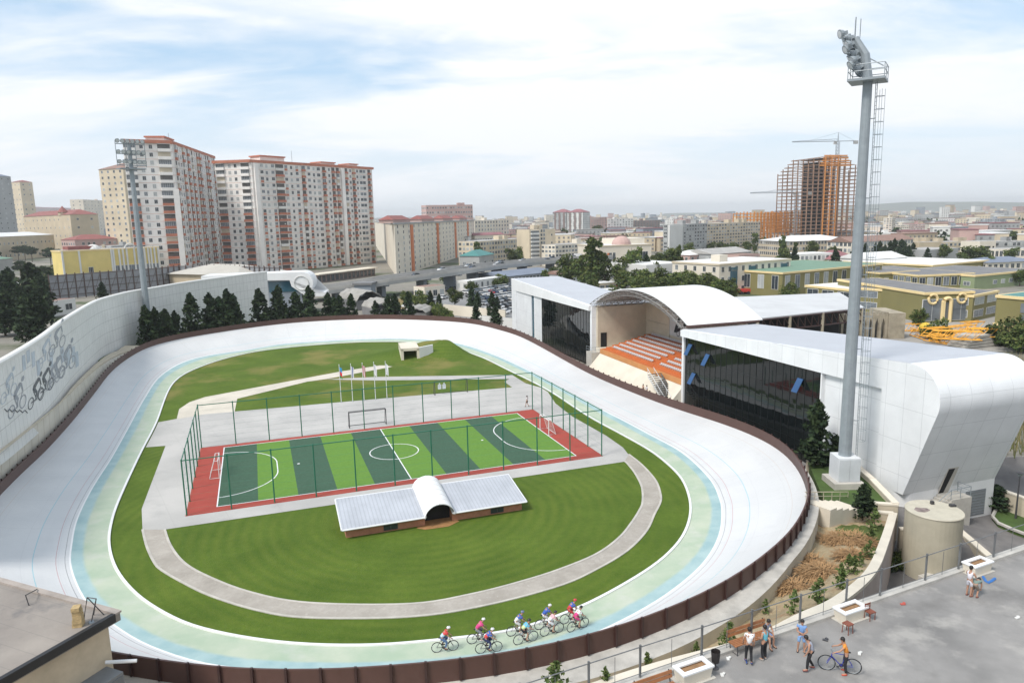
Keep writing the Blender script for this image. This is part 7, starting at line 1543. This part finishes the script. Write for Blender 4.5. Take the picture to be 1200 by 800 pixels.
# blue strap and litter
q = at(1157,681,PZ); mb = MB(); mb.tube([at(1152,676,PZ)+Z*.03,at(1155,681,PZ)+Z*.03,at(1158,683,PZ)+Z*.03,at(1162,681,PZ)+Z*.03,at(1166,678,PZ)+Z*.03],.07,5); tag(mb.build('blue_mat', mat('blue_foam',(.04,.16,.45),.7,.1,2), at0=tuple(q)),'curled strip of blue foam lying on the concrete right of the boy in white','foam strip')
rr = random.Random(9); lit = mat('paper_litter',(.6,.6,.58),.9,.1,3)
for k,(x,y,lab) in enumerate(((853,772,'white scrap of paper by the bench'),(1007,766,'crumpled white litter right of the bicycle'),(1192,724,'pinkish litter near the right edge of the square'),(967,750,'small dark scrap above the bicycle'),(1058,708,'tiny red scrap on the concrete beyond the chair'),(846,791,'white scraps at the foot of the left planter'))):
    q = at(x,y,PZ); mb = MB(); a = rr.uniform(0,3); mb.box((q.x,q.y,PZ+.03),(.22,.12,.04),a); mb.box((q.x+.1,q.y+.08,PZ+.04),(.1,.12,.05),a+1); tag(mb.build('litter', M['dark_metal'] if 'dark' in lab else (mat('red_scrap',(.4,.08,.06),.9) if 'red' in lab else lit), at0=tuple(q)), lab, 'litter')

# ================================================================== PEOPLE AND BICYCLES
dg = bpy.context.evaluated_depsgraph_get
def bake(vs, es, rs, sub=1):
    me = bpy.data.meshes.new('tmp'); me.from_pydata([tuple(v) for v in vs], es, []); o = bpy.data.objects.new('tmp', me); C.objects.link(o); o.modifiers.new('s','SKIN'); 
    lay = me.skin_vertices[0] if me.skin_vertices else None
    for i, r in enumerate(rs):
        r = r if isinstance(r,(tuple,list)) else (r,r); lay.data[i].radius = r; lay.data[i].use_root = (i == 0)
    sb_ = o.modifiers.new('u','SUBSURF'); sb_.levels = sub; sb_.render_levels = sub
    bpy.context.view_layer.update(); ev = o.evaluated_get(dg()); m2 = bpy.data.meshes.new_from_object(ev); V_ = [v.co.copy() for v in m2.vertices]; F_ = [list(p.vertices) for p in m2.polygons]
    bpy.data.objects.remove(o); bpy.data.meshes.remove(me); bpy.data.meshes.remove(m2); return V_, F_
def V3(*a): return Vector(a)
def stand(**k):
    J = dict(pel=V3(0,0,.93), bel=V3(0,0,1.08), chest=V3(.0,0,1.27), neck=V3(.0,0,1.44), head=V3(.02,0,1.585))
    for s, n in ((1,'L'),(-1,'R')):
        J['sh'+n] = V3(0,.175*s,1.385); J['el'+n] = V3(-.02,.225*s,1.11); J['wr'+n] = V3(.06,.22*s,.87); J['hip'+n] = V3(0,.09*s,.9); J['kn'+n] = V3(.03,.1*s,.49); J['an'+n] = V3(-.02,.1*s,.08)
    J.update(k); return J
def person(label, loc, rz, J, h=1.7, shirt='x', trou='x', trou_len=1.0, sleeve=.55, shoes=(.02,.02,.022), hair=True, helmet=None, shirt2=None, look=0, group=None, shade=1.0):
    o = thing('person', label, 'person', (0,0,0), group); k = h/1.72
    names = ['pel','bel','chest','neck','head','shL','elL','wrL','shR','elR','wrR','hipL','knL','anL','hipR','knR','anR']
    fwd = J['head']-J['neck']; vs = [J[n] for n in names]; ix = {n:i for i,n in enumerate(names)}
    rs = [(.13,.1),(.115,.09),(.135,.1),.05,(.075,.085),.06,.042,.03,.06,.042,.03,.085,.058,.04,.085,.058,.04]
    es = [(0,1),(1,2),(2,3),(3,4),(2,5),(5,6),(6,7),(2,8),(8,9),(9,10),(0,11),(11,12),(12,13),(0,14),(14,15),(15,16)]
    hd = J['head']; lookd = V3(math.cos(look),math.sin(look),0); vs.append(hd+V3(0,0,.085)); rs.append((.07,.08)); es.append((4,17))
    feet = {}
    for s,n in ((1,'L'),(-1,'R')):
        kn, an = J['kn'+n], J['an'+n]; fd = J.get('ft'+n, V3(1,.15*s,-.22)).normalized(); feet[n] = fd; vs.append(an+fd*.17-V3(0,0,.0)); rs.append((.04,.03)); es.append((ix['an'+n],len(vs)-1))
        el, wr = J['el'+n], J['wr'+n]; vs.append(wr+(wr-el).normalized()*.07); rs.append((.035,.022)); es.append((ix['wr'+n],len(vs)-1))
    Vb, Fb = bake(vs, es, rs); mb = MB(); mb.add(Vb, Fb)
    for s,n in ((1,'L'),(-1,'R')):   # five fingers, slightly curled
        el, wr = J['el'+n], J['wr'+n]; d = (wr-el).normalized(); side = d.cross(V3(1,0,.3)).normalized()*s; curl = d.cross(side).normalized(); curl = curl if curl.dot(V3(.2,-s,-.4)) > 0 else -curl; pb = wr+d*.07
        for q in range(4): b0 = pb+side*(.027-.018*q); l_ = (.05,.056,.052,.04)[q]; mb.tube([b0,b0+d*l_*.8,b0+d*l_*1.2+curl*l_*.6,b0+d*l_*1.1+curl*l_*1.1],[.009,.009,.008,.006],5)
        b0 = wr+d*.025+side*.03; mb.tube([b0,b0+side*.025+d*.03,b0+side*.02+d*.06+curl*.015],[.011,.01,.007],5)
    sd = V3(-lookd.y,lookd.x,0); c0 = hd+V3(0,0,.03)
    mb.tube([c0+lookd*.085+V3(0,0,.02),c0+lookd*.115-V3(0,0,.015),c0+lookd*.09-V3(0,0,.025)],[.01,.018,.012],5)
    for s in (-1,1): mb.ball(c0+sd*.083*s-V3(0,0,.005),(.02,.014,.03),6,4)
    for s in (-1,1): mb.ball(c0+lookd*.083+sd*.032*s+V3(0,0,.018),.012,6,4,1)
    mb.tube([c0+lookd*.088+sd*.025-V3(0,0,.055),c0+lookd*.096-V3(0,0,.058),c0+lookd*.088-sd*.025-V3(0,0,.055)],[.005,.008,.005],5,2)
    mb.build('body', [M['skin'], M['hair'], mat('lips',(.25,.09,.07),.6,.1,4)], o, smooth=True)
    up_ = V3(0,0,1); A = lambda a,b,f: J[a].lerp(J[b],f)
    sv = [A('pel','bel',.1),J['bel'],J['chest'],A('chest','neck',.72),J['shL'],A('shL','elL',sleeve),J['shR'],A('shR','elR',sleeve)]
    if sleeve > 0: Vb, Fb = bake(sv, [(0,1),(1,2),(2,3),(2,4),(4,5),(2,6),(6,7)], [(.152,.122),(.14,.112),(.155,.12),.075,.078,.064,.078,.064])
    else: Vb, Fb = bake(sv[:5]+[sv[6]], [(0,1),(1,2),(2,3),(2,4),(2,5)], [(.152,.122),(.14,.112),(.15,.118),.07,.066,.066])
    mb = MB(); mb.add(Vb, Fb); mt = [mat('cloth_%d_%d_%d' % tuple(int(c*255) for c in shirt), shirt, .85, .12, 12)]
    if shirt2:
        mt.append(mat('cloth_%d_%d_%d' % tuple(int(c*255) for c in shirt2), shirt2, .85, .12, 12)); ax = (J['neck']-J['pel']); 
        for q, f in enumerate(mb.f):
            c_ = sum((Vector(mb.v[i]) for i in f), V3(0,0,0))/len(f); tt = (c_-J['pel']).dot(ax)/ax.length_squared
            if tt < .5: mb.m[q] = 1
    mb.build('shirt', mt, o, smooth=True)
    tv = [J['pel'],A('pel','bel',.25)]; te = [(0,1)]; tr_ = [(.148,.118),(.142,.112)]
    for n in 'LR':
        i = len(tv); tv += [J['hip'+n], A('hip'+n,'kn'+n,min(1,trou_len*2) if trou_len < .5 else 1)]; te += [(0,i),(i,i+1)]; tr_ += [.102,.082 if trou_len < 1 else .072]
        if trou_len >= .5: tv.append(A('kn'+n,'an'+n,(trou_len-.5)*2*.95)); te.append((i+1,i+2)); tr_.append(.058)
    Vb, Fb = bake(tv, te, tr_); mb = MB(); mb.add(Vb, Fb); mb.build('trousers' if trou_len > .6 else 'shorts', mat('cloth_%d_%d_%d' % tuple(int(c*255) for c in trou), trou, .85, .12, 12), o, smooth=True)
    for s,n in ((1,'L'),(-1,'R')):
        an = J['an'+n]; fd = feet[n]; Vb, Fb = bake([an-fd*.06-V3(0,0,.03),an+fd*.08-V3(0,0,.025),an+fd*.19-V3(0,0,.015)],[(0,1),(1,2)],[(.05,.045),(.052,.042),(.045,.032)]); mb = MB(); mb.add(Vb,Fb); mb.build('shoe', mat('shoe_%d_%d_%d' % tuple(int(c*255) for c in shoes), shoes, .7, .1, 10), o, smooth=True)
    if hair: mb = MB(); mb.ball(c0-lookd*.012+V3(0,0,.035),(.1,.1,.105),14,7,0,-.25,1); mb.ball(c0-lookd*.04,(.075,.088,.09),10,6); mb.build('hair', M['hair'], o, smooth=True)
    if helmet:
        mb = MB(); e = lookd; mb.ball(c0+V3(0,0,.05),(.125,.105,.1),14,6,0,-.15,1); hm = mb.build('helmet', mat('helmet_%d_%d_%d' % tuple(int(c*255) for c in helmet), helmet, .3, .05, 5), o, smooth=True)
        mb = MB(); 
        for s in (-1,1): mb.tube([c0+V3(.02,.09*s,.05),c0+V3(.03,.05*s,-.09)],.006,4)
        mb.build('chin_strap', M['black_cloth'], hm)
        mb = MB()
        for s in (-.5,0,.5): mb.tube([c0+V3(.1,.05*s,.1),c0+V3(0,.06*s,.152),c0+V3(-.1,.05*s,.1)],.008,4)
        mb.build('vent_line', M['black'], hm)
    o.location = loc; o.rotation_euler[2] = rz; o.scale = (k,k,k); return o
def bicycle(label, rear, front, frame_c, drop=True, group=None, wb=1.0, R_=.335, sport=True):
    d = (front-rear); rz = math.atan2(d.y,d.x); o = thing('bicycle', label, 'bicycle', (0,0,0), group); fm = mat('bike_%d_%d_%d' % tuple(int(c*255) for c in frame_c), frame_c, .35, .05, 3)
    tyre = MB(); tyre.tube([(R_*math.cos(2*PI*k/24),0,R_*math.sin(2*PI*k/24)) for k in range(24)],.02,6,closed=True); tm = tyre.mesh('tyre', M['black'])
    rim = MB(); rim.tube([((R_-.03)*math.cos(2*PI*k/24),0,(R_-.03)*math.sin(2*PI*k/24)) for k in range(24)],.009,4,closed=True)
    for k in range(14): a = 2*PI*k/14; rim.tube([(0,.02*(-1)**k,0),((R_-.03)*math.cos(a),0,(R_-.03)*math.sin(a))],.0025,3,cap=False)
    rim.tube([(0,-.05,0),(0,.05,0)],.022,8); rm_ = rim.mesh('rim', M['grey_metal'])
    for x in (-.5,.5):
        w_ = bpy.data.objects.new('wheel', tm); C.objects.link(w_); w_.parent = o; w_.location = (x*wb,0,R_); r2 = bpy.data.objects.new('rim', rm_); C.objects.link(r2); r2.parent = w_
    bbk, st_, hdt, hdb = V3(-.07,0,.28), V3(-.22,0,.8), V3(.3,0,.82), V3(.33,0,.68); mb = MB()
    for a,b,r in ((bbk,st_,.017),(bbk,hdb,.02),(st_,hdt,.017),(hdt,hdb,.022)): mb.tube([a,b],r,7)
    for s in (-.05,.05): mb.tube([bbk+V3(0,s*.5,0),V3(-.5*wb,s,R_)],.011,5); mb.tube([st_,V3(-.5*wb,s,R_)],.009,5)
    mb.build('frame', fm, o); mb = MB()
    for s in (-.05,.05): mb.tube([hdb+V3(0,s,-.02),V3(.5*wb,s,R_)],.013,6)
    mb.build('fork', fm, o); mb = MB(); mb.tube([hdt,hdt+V3(-.01,0,.08),hdt+V3(.09,0,.1)],.014,6)
    if drop:
        for s in (-1,1): mb.tube([hdt+V3(.09,0,.1),hdt+V3(.09,.2*s,.1),hdt+V3(.17,.21*s,.08),hdt+V3(.18,.21*s,-.01),hdt+V3(.1,.21*s,-.05)],.013,6)
    else: mb.tube([hdt+V3(-.08,.3,.3),hdt+V3(.04,.2,.26),hdt+V3(.06,0,.16),hdt+V3(.04,-.2,.26),hdt+V3(-.08,-.3,.3)],.013,6); mb.tube([hdt,hdt+V3(.06,0,.16)],.016,6)
    mb.build('handlebar', M['dark_metal'] if drop else M['grey_metal'], o); mb = MB(); mb.tube([st_,st_+V3(-.04,0,.13)],.013,6); mb.ball(st_+V3(-.06,0,.15),(.13,.07,.035),10,5); mb.build('saddle', M['black'], o)
    mb = MB(); mb.tube([bbk+V3(0,-.03,0),bbk+V3(0,-.045,0)],.09,14); mb.tube([bbk+V3(0,-.06,0),bbk+V3(.12,-.07,-.12)],.01,5); mb.tube([bbk+V3(0,.05,0),bbk+V3(-.12,.07,.12)],.01,5); mb.build('crankset', M['dark_metal'], o)
    for s,(dx,dz) in ((-1,(.12,-.12)),(1,(-.12,.12))): MB().box(bbk+V3(dx,.1*s,dz),(.09,.08,.02)).build('pedal', M['black'], o)
    mid = (rear+front)/2; dl = d.length
    o.location = (rear+d.normalized()*wb*.5); o.rotation_euler[2] = rz; return o, rz
def ride(drop=.0):
    J = dict(pel=V3(-.24,0,.98), bel=V3(-.14,0,1.11), chest=V3(.04,0,1.27-drop), neck=V3(.17,0,1.40-drop*1.2), head=V3(.26,0,1.5-drop*1.2))
    for s,n in ((1,'L'),(-1,'R')): J['sh'+n] = V3(.1,.17*s,1.34-drop*1.1); J['el'+n] = V3(.22,.23*s,1.1-drop*.6); J['wr'+n] = V3(.4,.2*s,.96); J['hip'+n] = V3(-.21,.085*s,.95)
    J['knR'] = V3(.12,-.11,.68); J['anR'] = V3(.0,-.11,.24); J['knL'] = V3(.19,.11,.86); J['anL'] = V3(-.16,.11,.48); J['ftR'] = V3(1,0,-.25); J['ftL'] = V3(1,0,-.35); return J
W_, NV, RDc, BLc, PK, CY, GR, BK = (.65,.65,.66), (.02,.03,.09), (.5,.05,.05), (.04,.1,.38), (.55,.05,.2), (.12,.42,.58), (.2,.21,.23), (.015,.015,.018)
def apr(px, py):
    q = at(px,py,.15); i0 = min(range(N), key=lambda i: (Bs[i].xy-q.xy).length); j0 = min(range(N), key=lambda i: (Ao[i].xy-q.xy).length); a = (q.xy-Ao[j0].xy).length; b = (q.xy-Bs[i0].xy).length; q.z = Ao[j0].z+(Bs[i0].z-Ao[j0].z)*a/max(.01,a+b)+.005; return at(px,py,q.z)
CYL = [((512.8,763.8),(532.5,761.3),'cyclist in red and light blue top and blue trousers, last of the group',RDc,(.45,.6,.7),(.08,.14,.26),.95,W_,BK,0),
 ((554,753.7),(573,750.8),'cyclist in a magenta top and grey trousers with white helmet, second from the back',PK,None,GR,.95,W_,BK,0),
 ((564,765),(581.7,762.8),'cyclist in a blue and red top with dark tights, beside the rider in magenta',RDc,BLc,NV,.95,(.6,.6,.62),BK,.03),
 ((600,744.7),(617,741.5),'cyclist in blue and white top with dark blue helmet on the inner line',BLc,W_,W_,.45,(.12,.16,.26),(.3,.3,.3),.02),
 ((608,754.7),(623.7,750.8),'cyclist in a cyan and pale yellow top with black helmet on the outer line',CY,(.5,.58,.3),BK,.42,BK,(.4,.4,.42),.06),
 ((632.5,737),(649,733.2),'cyclist in a navy blue top, white shorts and white helmet on the inner line',NV,BLc,W_,.45,W_,(.3,.3,.32),.02),
 ((639,744.7),(653.5,740.8),'cyclist in a white and pink top with black helmet, next to the navy blue rider',(.62,.38,.42),W_,W_,.45,BK,(.4,.4,.42),.07),
 ((662,730.5),(678,727),'cyclist in blue top, red shorts and red helmet leading the inner line',BLc,RDc,RDc,.45,RDc,(.25,.25,.27),.02),
 ((670,739.7),(683,735.2),'cyclist in a white top and deep pink shorts with black helmet, leading the outer line',W_,PK,PK,.42,BK,BK,.05)]
CCN = ['at the very back of the group','ridden by the cyclist in magenta','ridden by the cyclist in blue and red','ridden by the cyclist in blue and white','ridden by the cyclist in cyan','ridden by the cyclist in navy blue','ridden by the cyclist in white and pink','ridden by the cyclist with the red helmet','ridden by the cyclist in deep pink shorts']
for k, (r_, f_, lab, c1_, c2_, tr_, tl_2, hel, fc_, dp) in enumerate(CYL):
    a, b = apr(*r_), apr(*f_); o, rz = bicycle(('black' if fc_ == BK else 'grey')+' racing bicycle '+CCN[k], a, b, fc_, True, 'racing bicycles on the track'); o.scale = (1.06,)*3
    p_ = person(lab, o.location.copy(), rz, ride(dp), 1.72*1.05, c2_ if (k in (2,5) and c2_) else c1_, tr_, tl_2, .6, W_ if k%2 else BK, False, hel, None if k == 5 else (c1_ if k == 2 else c2_), group='cyclists on the track')
# two spectators behind the barrier, a walker by the court
i0 = min(range(N), key=lambda i: (Vector(proj(Te[i]+nrm[i]*.8))-Vector((757,460))).length); w0 = Te[i0]+nrm[i0]*.75-Z*.1
tgd = (Te[(i0+1)%N]-Te[i0-1]).normalized(); pa_ = math.atan2(-nrm[i0].y,-nrm[i0].x)
person('spectator in a tan top leaning behind the brown barrier below the grandstand', w0+Vector((-.1,.55,0)), pa_, stand(elL=V3(.15,.24,1.15),wrL=V3(.35,.15,1.12)), 1.65, (.42,.22,.15), (.2,.15,.12), 1.0)
person('spectator in a white shirt behind the brown barrier, right of the one in tan', w0+Vector((.25,-.45,0)), pa_, stand(elR=V3(.15,-.24,1.15),wrR=V3(.35,-.15,1.12)), 1.72, (.62,.66,.72), (.1,.14,.25), 1.0)
walk = dict(knL=V3(.16,.09,.5),anL=V3(.2,.09,.09),knR=V3(.02,-.09,.48),anR=V3(-.28,-.09,.14),elL=V3(-.14,.21,1.12),wrL=V3(-.08,.21,.9),elR=V3(.08,-.21,1.12),wrR=V3(.22,-.2,.95))
person('walker in white top and black shorts outside the far corner of the court', at(617.8,476.5,.03), 2.6, stand(**walk), 1.72, W_, BK, .35)
# children on the square
def kid(px, py): q = at(px,py,PZ); q.z = PZ; return q
fc = lambda p, ang=0: math.atan2(-p.y,-p.x)+ang        # facing the camera plus an angle
q = kid(877,777); person('boy in a white t-shirt and dark trousers on blue inline skates by the bench', q+Z*.07, ea+.9, stand(head=V3(.08,0,1.56),neck=V3(.04,0,1.43),knL=V3(.1,.1,.5),anL=V3(.05,.12,.09),knR=V3(.06,-.1,.5),anR=V3(-.15,-.12,.09),elL=V3(.02,.25,1.12),wrL=V3(.14,.25,.9)), 1.6, W_, BK, 1.0, .5, (.03,.05,.16))
for s in (-.11,.1):
    w_ = q+Vector((math.cos(ea+.9)*.0-math.sin(ea+.9)*s, math.sin(ea+.9)*.0+math.cos(ea+.9)*s, 0))
    sk = thing('inline_skate', 'left blue inline skate worn by the boy in the white t-shirt' if s > 0 else 'right blue inline skate worn by the boy in the white t-shirt', 'skate', w_); mb = MB(); mb.box((w_.x+.03,w_.y+.04,PZ+.075),(.3,.05,.03),ea+.9); mb.build('chassis', mat('blue_skate',(.03,.07,.25),.5,.1,3), sk)
    for k in range(4): c_ = w_+Vector((math.cos(ea+.9),math.sin(ea+.9),0))*(-.12+.085*k)+Vector((.03,.04,0)); s2 = Vector((-math.sin(ea+.9),math.cos(ea+.9),0))*.012; MB().tube([c_+Z*.036-s2,c_+Z*.036+s2],.036,10).build('wheel', M['black'], sk)
q = kid(895,772.5); person('boy in a turquoise vest and black trousers standing before the bench', q, fc(q,-2.2), stand(knL=V3(.03,.1,.49),elL=V3(-.02,.24,1.15),wrL=V3(.2,.16,1.06),elR=V3(-.04,-.24,1.12),wrR=V3(.12,-.2,.92)), 1.62, (.13,.42,.52), BK, 1.0, 0, (.3,.28,.26))
sp_ = BF.p(.75,-.02,0); sit = stand(pel=V3(0,0,.56),bel=V3(.03,0,.70),chest=V3(.1,0,.88),neck=V3(.16,0,1.04),head=V3(.22,0,1.17),shL=V3(.1,.17,.99),shR=V3(.1,-.17,.99),elL=V3(.22,.22,.76),elR=V3(.22,-.22,.76),wrL=V3(.4,.12,.66),wrR=V3(.4,-.12,.66),hipL=V3(.03,.09,.54),hipR=V3(.03,-.09,.54),knL=V3(.43,.13,.5),knR=V3(.43,-.13,.5),anL=V3(.42,.14,.09),anR=V3(.5,-.14,.09))
person('boy in a pale striped shirt and blue shorts sitting bent forward on the bench', sp_, ea-PI/2, sit, 1.66, (.3,.33,.42), (.14,.22,.38), .45, .5, (.1,.06,.04))
q = kid(938.5,763); person('boy in a light blue shirt and matching shorts facing the camera', q, fc(q,.15), stand(elL=V3(.08,.24,1.14),wrL=V3(.24,.06,1.1),elR=V3(.08,-.24,1.14),wrR=V3(.24,-.04,1.12),anL=V3(.0,.15,.08),knL=V3(.03,.13,.49),anR=V3(-.02,-.15,.08),knR=V3(.03,-.13,.49)), 1.52, (.16,.28,.52), (.2,.34,.58), .46, .4, (.03,.03,.035))
q = kid(948.5,786); person('boy in a grey vest and striped black trousers rolling on dark red roller shoes', q+Z*.06, ea+2.4, stand(pel=V3(-.08,0,.9),bel=V3(-.04,0,1.05),chest=V3(.06,0,1.23),neck=V3(.14,0,1.38),head=V3(.22,0,1.5),shL=V3(.08,.17,1.34),shR=V3(.08,-.17,1.34),elL=V3(.1,.24,1.08),wrL=V3(.2,.2,.84),elR=V3(.1,-.24,1.08),wrR=V3(.2,-.2,.84),knL=V3(.1,.12,.48),anL=V3(.12,.14,.08),knR=V3(.05,-.1,.5),anR=V3(-.18,-.16,.1)), 1.62, (.28,.3,.36), BK, 1.0, 0, (.16,.03,.03))
rb_, fb_ = kid(998.7,789), kid(970.5,784.5); o, rz = bicycle('blue city bicycle with high handlebar held by the boy in orange', rb_, fb_, (.03,.04,.3), False, None); o.scale = (1.0,)*3
q = o.location+Vector((math.cos(rz),math.sin(rz),0))*(-.14)+Vector((-math.sin(rz),math.cos(rz),0))*.02
person('boy in an orange t-shirt and black trousers standing astride the blue bicycle', q, rz, stand(pel=V3(-.1,0,.95),bel=V3(-.08,0,1.1),chest=V3(-.02,0,1.28),neck=V3(.05,0,1.43),head=V3(.1,0,1.57),shL=V3(0,.17,1.38),shR=V3(0,-.17,1.38),elL=V3(.2,.24,1.16),elR=V3(.2,-.24,1.16),wrL=V3(.4,.26,1.08),wrR=V3(.4,-.26,1.08),hipL=V3(-.1,.09,.92),hipR=V3(-.1,-.09,.92),knL=V3(-.05,.14,.5),knR=V3(-.05,-.14,.5),anL=V3(-.1,.2,.08),anR=V3(-.12,-.18,.08)), 1.6, (.66,.25,.04), BK, 1.0, .45, (.5,.06,.03))
q = kid(1135,698); person('boy in a white vest and shorts standing on the right side of the square', q, fc(q,2.6), stand(elL=V3(.1,.25,1.16),wrL=V3(.28,.16,1.14),elR=V3(.1,-.24,1.14),wrR=V3(.26,-.14,1.12)), 1.6, (.62,.6,.64), (.5,.5,.55), .42, 0, (.18,.06,.05))
q = kid(1142,699); person('child in a grey green top bending down beside the boy in white', q, ea+.2, stand(pel=V3(-.12,0,.78),bel=V3(.0,0,.9),chest=V3(.18,0,.95),neck=V3(.33,0,.92),head=V3(.44,0,.88),shL=V3(.24,.17,.93),shR=V3(.24,-.17,.93),elL=V3(.3,.2,.66),elR=V3(.3,-.2,.66),wrL=V3(.34,.16,.44),wrR=V3(.34,-.16,.44),hipL=V3(-.12,.09,.76),hipR=V3(-.12,-.09,.76),knL=V3(.08,.12,.44),knR=V3(.08,-.12,.44),anL=V3(-.04,.12,.08),anR=V3(-.04,-.12,.08)), 1.5, (.16,.22,.2), (.2,.16,.13), .5, .4, (.18,.06,.05))
# ================================================================== SKY, LIGHT, OUTPUT
SUN_EL, SUN_AZ = math.radians(52), math.radians(-130)     # azimuth from +Y, positive to the right: sun on the left, a little behind
w = bpy.data.worlds.new('World'); SC.world = w; w.use_nodes = True; nt = w.node_tree; n = nt.nodes; l = nt.links
bg = n['Background']; sky = n.new('ShaderNodeTexSky'); sky.sky_type = 'NISHITA'; sky.sun_disc = False; sky.sun_elevation = SUN_EL; sky.sun_rotation = SUN_AZ; sky.altitude = 50; sky.air_density = 1.0; sky.dust_density = 1.6; sky.ozone_density = 1.0
tc = n.new('ShaderNodeTexCoord'); sp = n.new('ShaderNodeSeparateXYZ'); l.new(tc.outputs['Generated'], sp.inputs[0])
# cloud layer: project the view direction on a high flat layer
mx = n.new('ShaderNodeMath'); mx.operation = 'MAXIMUM'; l.new(sp.outputs[2], mx.inputs[0]); mx.inputs[1].default_value = 0.0
ad = n.new('ShaderNodeMath'); ad.operation = 'ADD'; l.new(mx.outputs[0], ad.inputs[0]); ad.inputs[1].default_value = .14
dx = n.new('ShaderNodeMath'); dx.operation = 'DIVIDE'; l.new(sp.outputs[0], dx.inputs[0]); l.new(ad.outputs[0], dx.inputs[1])
dy = n.new('ShaderNodeMath'); dy.operation = 'DIVIDE'; l.new(sp.outputs[1], dy.inputs[0]); l.new(ad.outputs[0], dy.inputs[1])
cv = n.new('ShaderNodeCombineXYZ'); l.new(dx.outputs[0], cv.inputs[0]); l.new(dy.outputs[0], cv.inputs[1])
def cl(sc, lo, hi, det=8, off=(0,0,0), dist=.6):
    mp = n.new('ShaderNodeMapping'); mp.inputs['Location'].default_value = off; mp.inputs['Scale'].default_value = (1,1.6,1); l.new(cv.outputs[0], mp.inputs[0])
    t = n.new('ShaderNodeTexNoise'); t.inputs['Scale'].default_value = sc; t.inputs['Detail'].default_value = det; t.inputs['Roughness'].default_value = .55; t.inputs['Distortion'].default_value = dist; l.new(mp.outputs[0], t.inputs[0])
    r = n.new('ShaderNodeMapRange'); r.interpolation_type = 'SMOOTHSTEP'; r.inputs[1].default_value = lo; r.inputs[2].default_value = hi; l.new(t.outputs[0], r.inputs[0]); return r.outputs[0]
big = cl(.42, .37, .60, 7, (3.1,1.7,0)); fine = cl(1.7, .42, .7, 9, (.4,2.2,0), 1.2)
mm = n.new('ShaderNodeMath'); mm.operation = 'MULTIPLY_ADD'; l.new(fine, mm.inputs[0]); mm.inputs[1].default_value = .3; l.new(big, mm.inputs[2]); mm.use_clamp = True
skx = n.new('ShaderNodeMix'); skx.data_type = 'RGBA'; skx.inputs[0].default_value = .55; l.new(sky.outputs[0], skx.inputs[6]); skx.inputs[7].default_value = (3.3,4.75,6.15,1)
fc = n.new('ShaderNodeMapRange'); fc.inputs[3].default_value = .0; fc.inputs[4].default_value = .97; l.new(mm.outputs[0], fc.inputs[0])
mixc = n.new('ShaderNodeMix'); mixc.data_type = 'RGBA'; l.new(fc.outputs[0], mixc.inputs[0]); l.new(skx.outputs[2], mixc.inputs[6]); mixc.inputs[7].default_value = (6.1,6.2,6.3,1)
# pale even haze towards the horizon
hz = n.new('ShaderNodeMapRange'); hz.inputs[1].default_value = 0.0; hz.inputs[2].default_value = .22; hz.inputs[3].default_value = .8; hz.inputs[4].default_value = 0; hz.interpolation_type = 'SMOOTHSTEP'; l.new(sp.outputs[2], hz.inputs[0])
mixh = n.new('ShaderNodeMix'); mixh.data_type = 'RGBA'; l.new(hz.outputs[0], mixh.inputs[0]); l.new(mixc.outputs[2], mixh.inputs[6]); mixh.inputs[7].default_value = (5.5,5.75,6.1,1)
l.new(mixh.outputs[2], bg.inputs[0]); bg.inputs[1].default_value = SKY_S
sun = bpy.data.lights.new('sun', 'SUN'); sun.energy = SUN_S; sun.angle = math.radians(16); sun.color = (1,.95,.88)
so = bpy.data.objects.new('sun', sun); C.objects.link(so)
sdv = Vector((math.sin(SUN_AZ)*math.cos(SUN_EL), math.cos(SUN_AZ)*math.cos(SUN_EL), math.sin(SUN_EL)))
so.rotation_euler = sdv.to_track_quat('Z','Y').to_euler()
SC.view_settings.view_transform = 'Standard'; SC.view_settings.look = 'None'; SC.view_settings.gamma = 1; SC.view_settings.exposure = EXPO
SC.cycles.max_bounces = 6; SC.cycles.volume_bounces = 0

hm = bpy.data.materials.new('haze'); hm.use_nodes = True; hn = hm.node_tree.nodes; hn.remove(hn['Principled BSDF']); pv = hn.new('ShaderNodeVolumePrincipled')
pv.inputs['Color'].default_value = (.95,.98,1,1); pv.inputs['Density'].default_value = HAZE; pv.inputs['Anisotropy'].default_value = .2; hm.node_tree.links.new(pv.outputs[0], hn['Material Output'].inputs['Volume'])
mb = MB(); mb.hexa([(-9300,-9300,-5.5),(9300,-9300,-5.5),(9300,9300,-5.5),(-9300,9300,-5.5)],[(-9300,-9300,125),(9300,-9300,125),(9300,9300,125),(-9300,9300,125)]); stuff(mb.build('haze', hm), 'thin pale haze over the far city', 'haze')
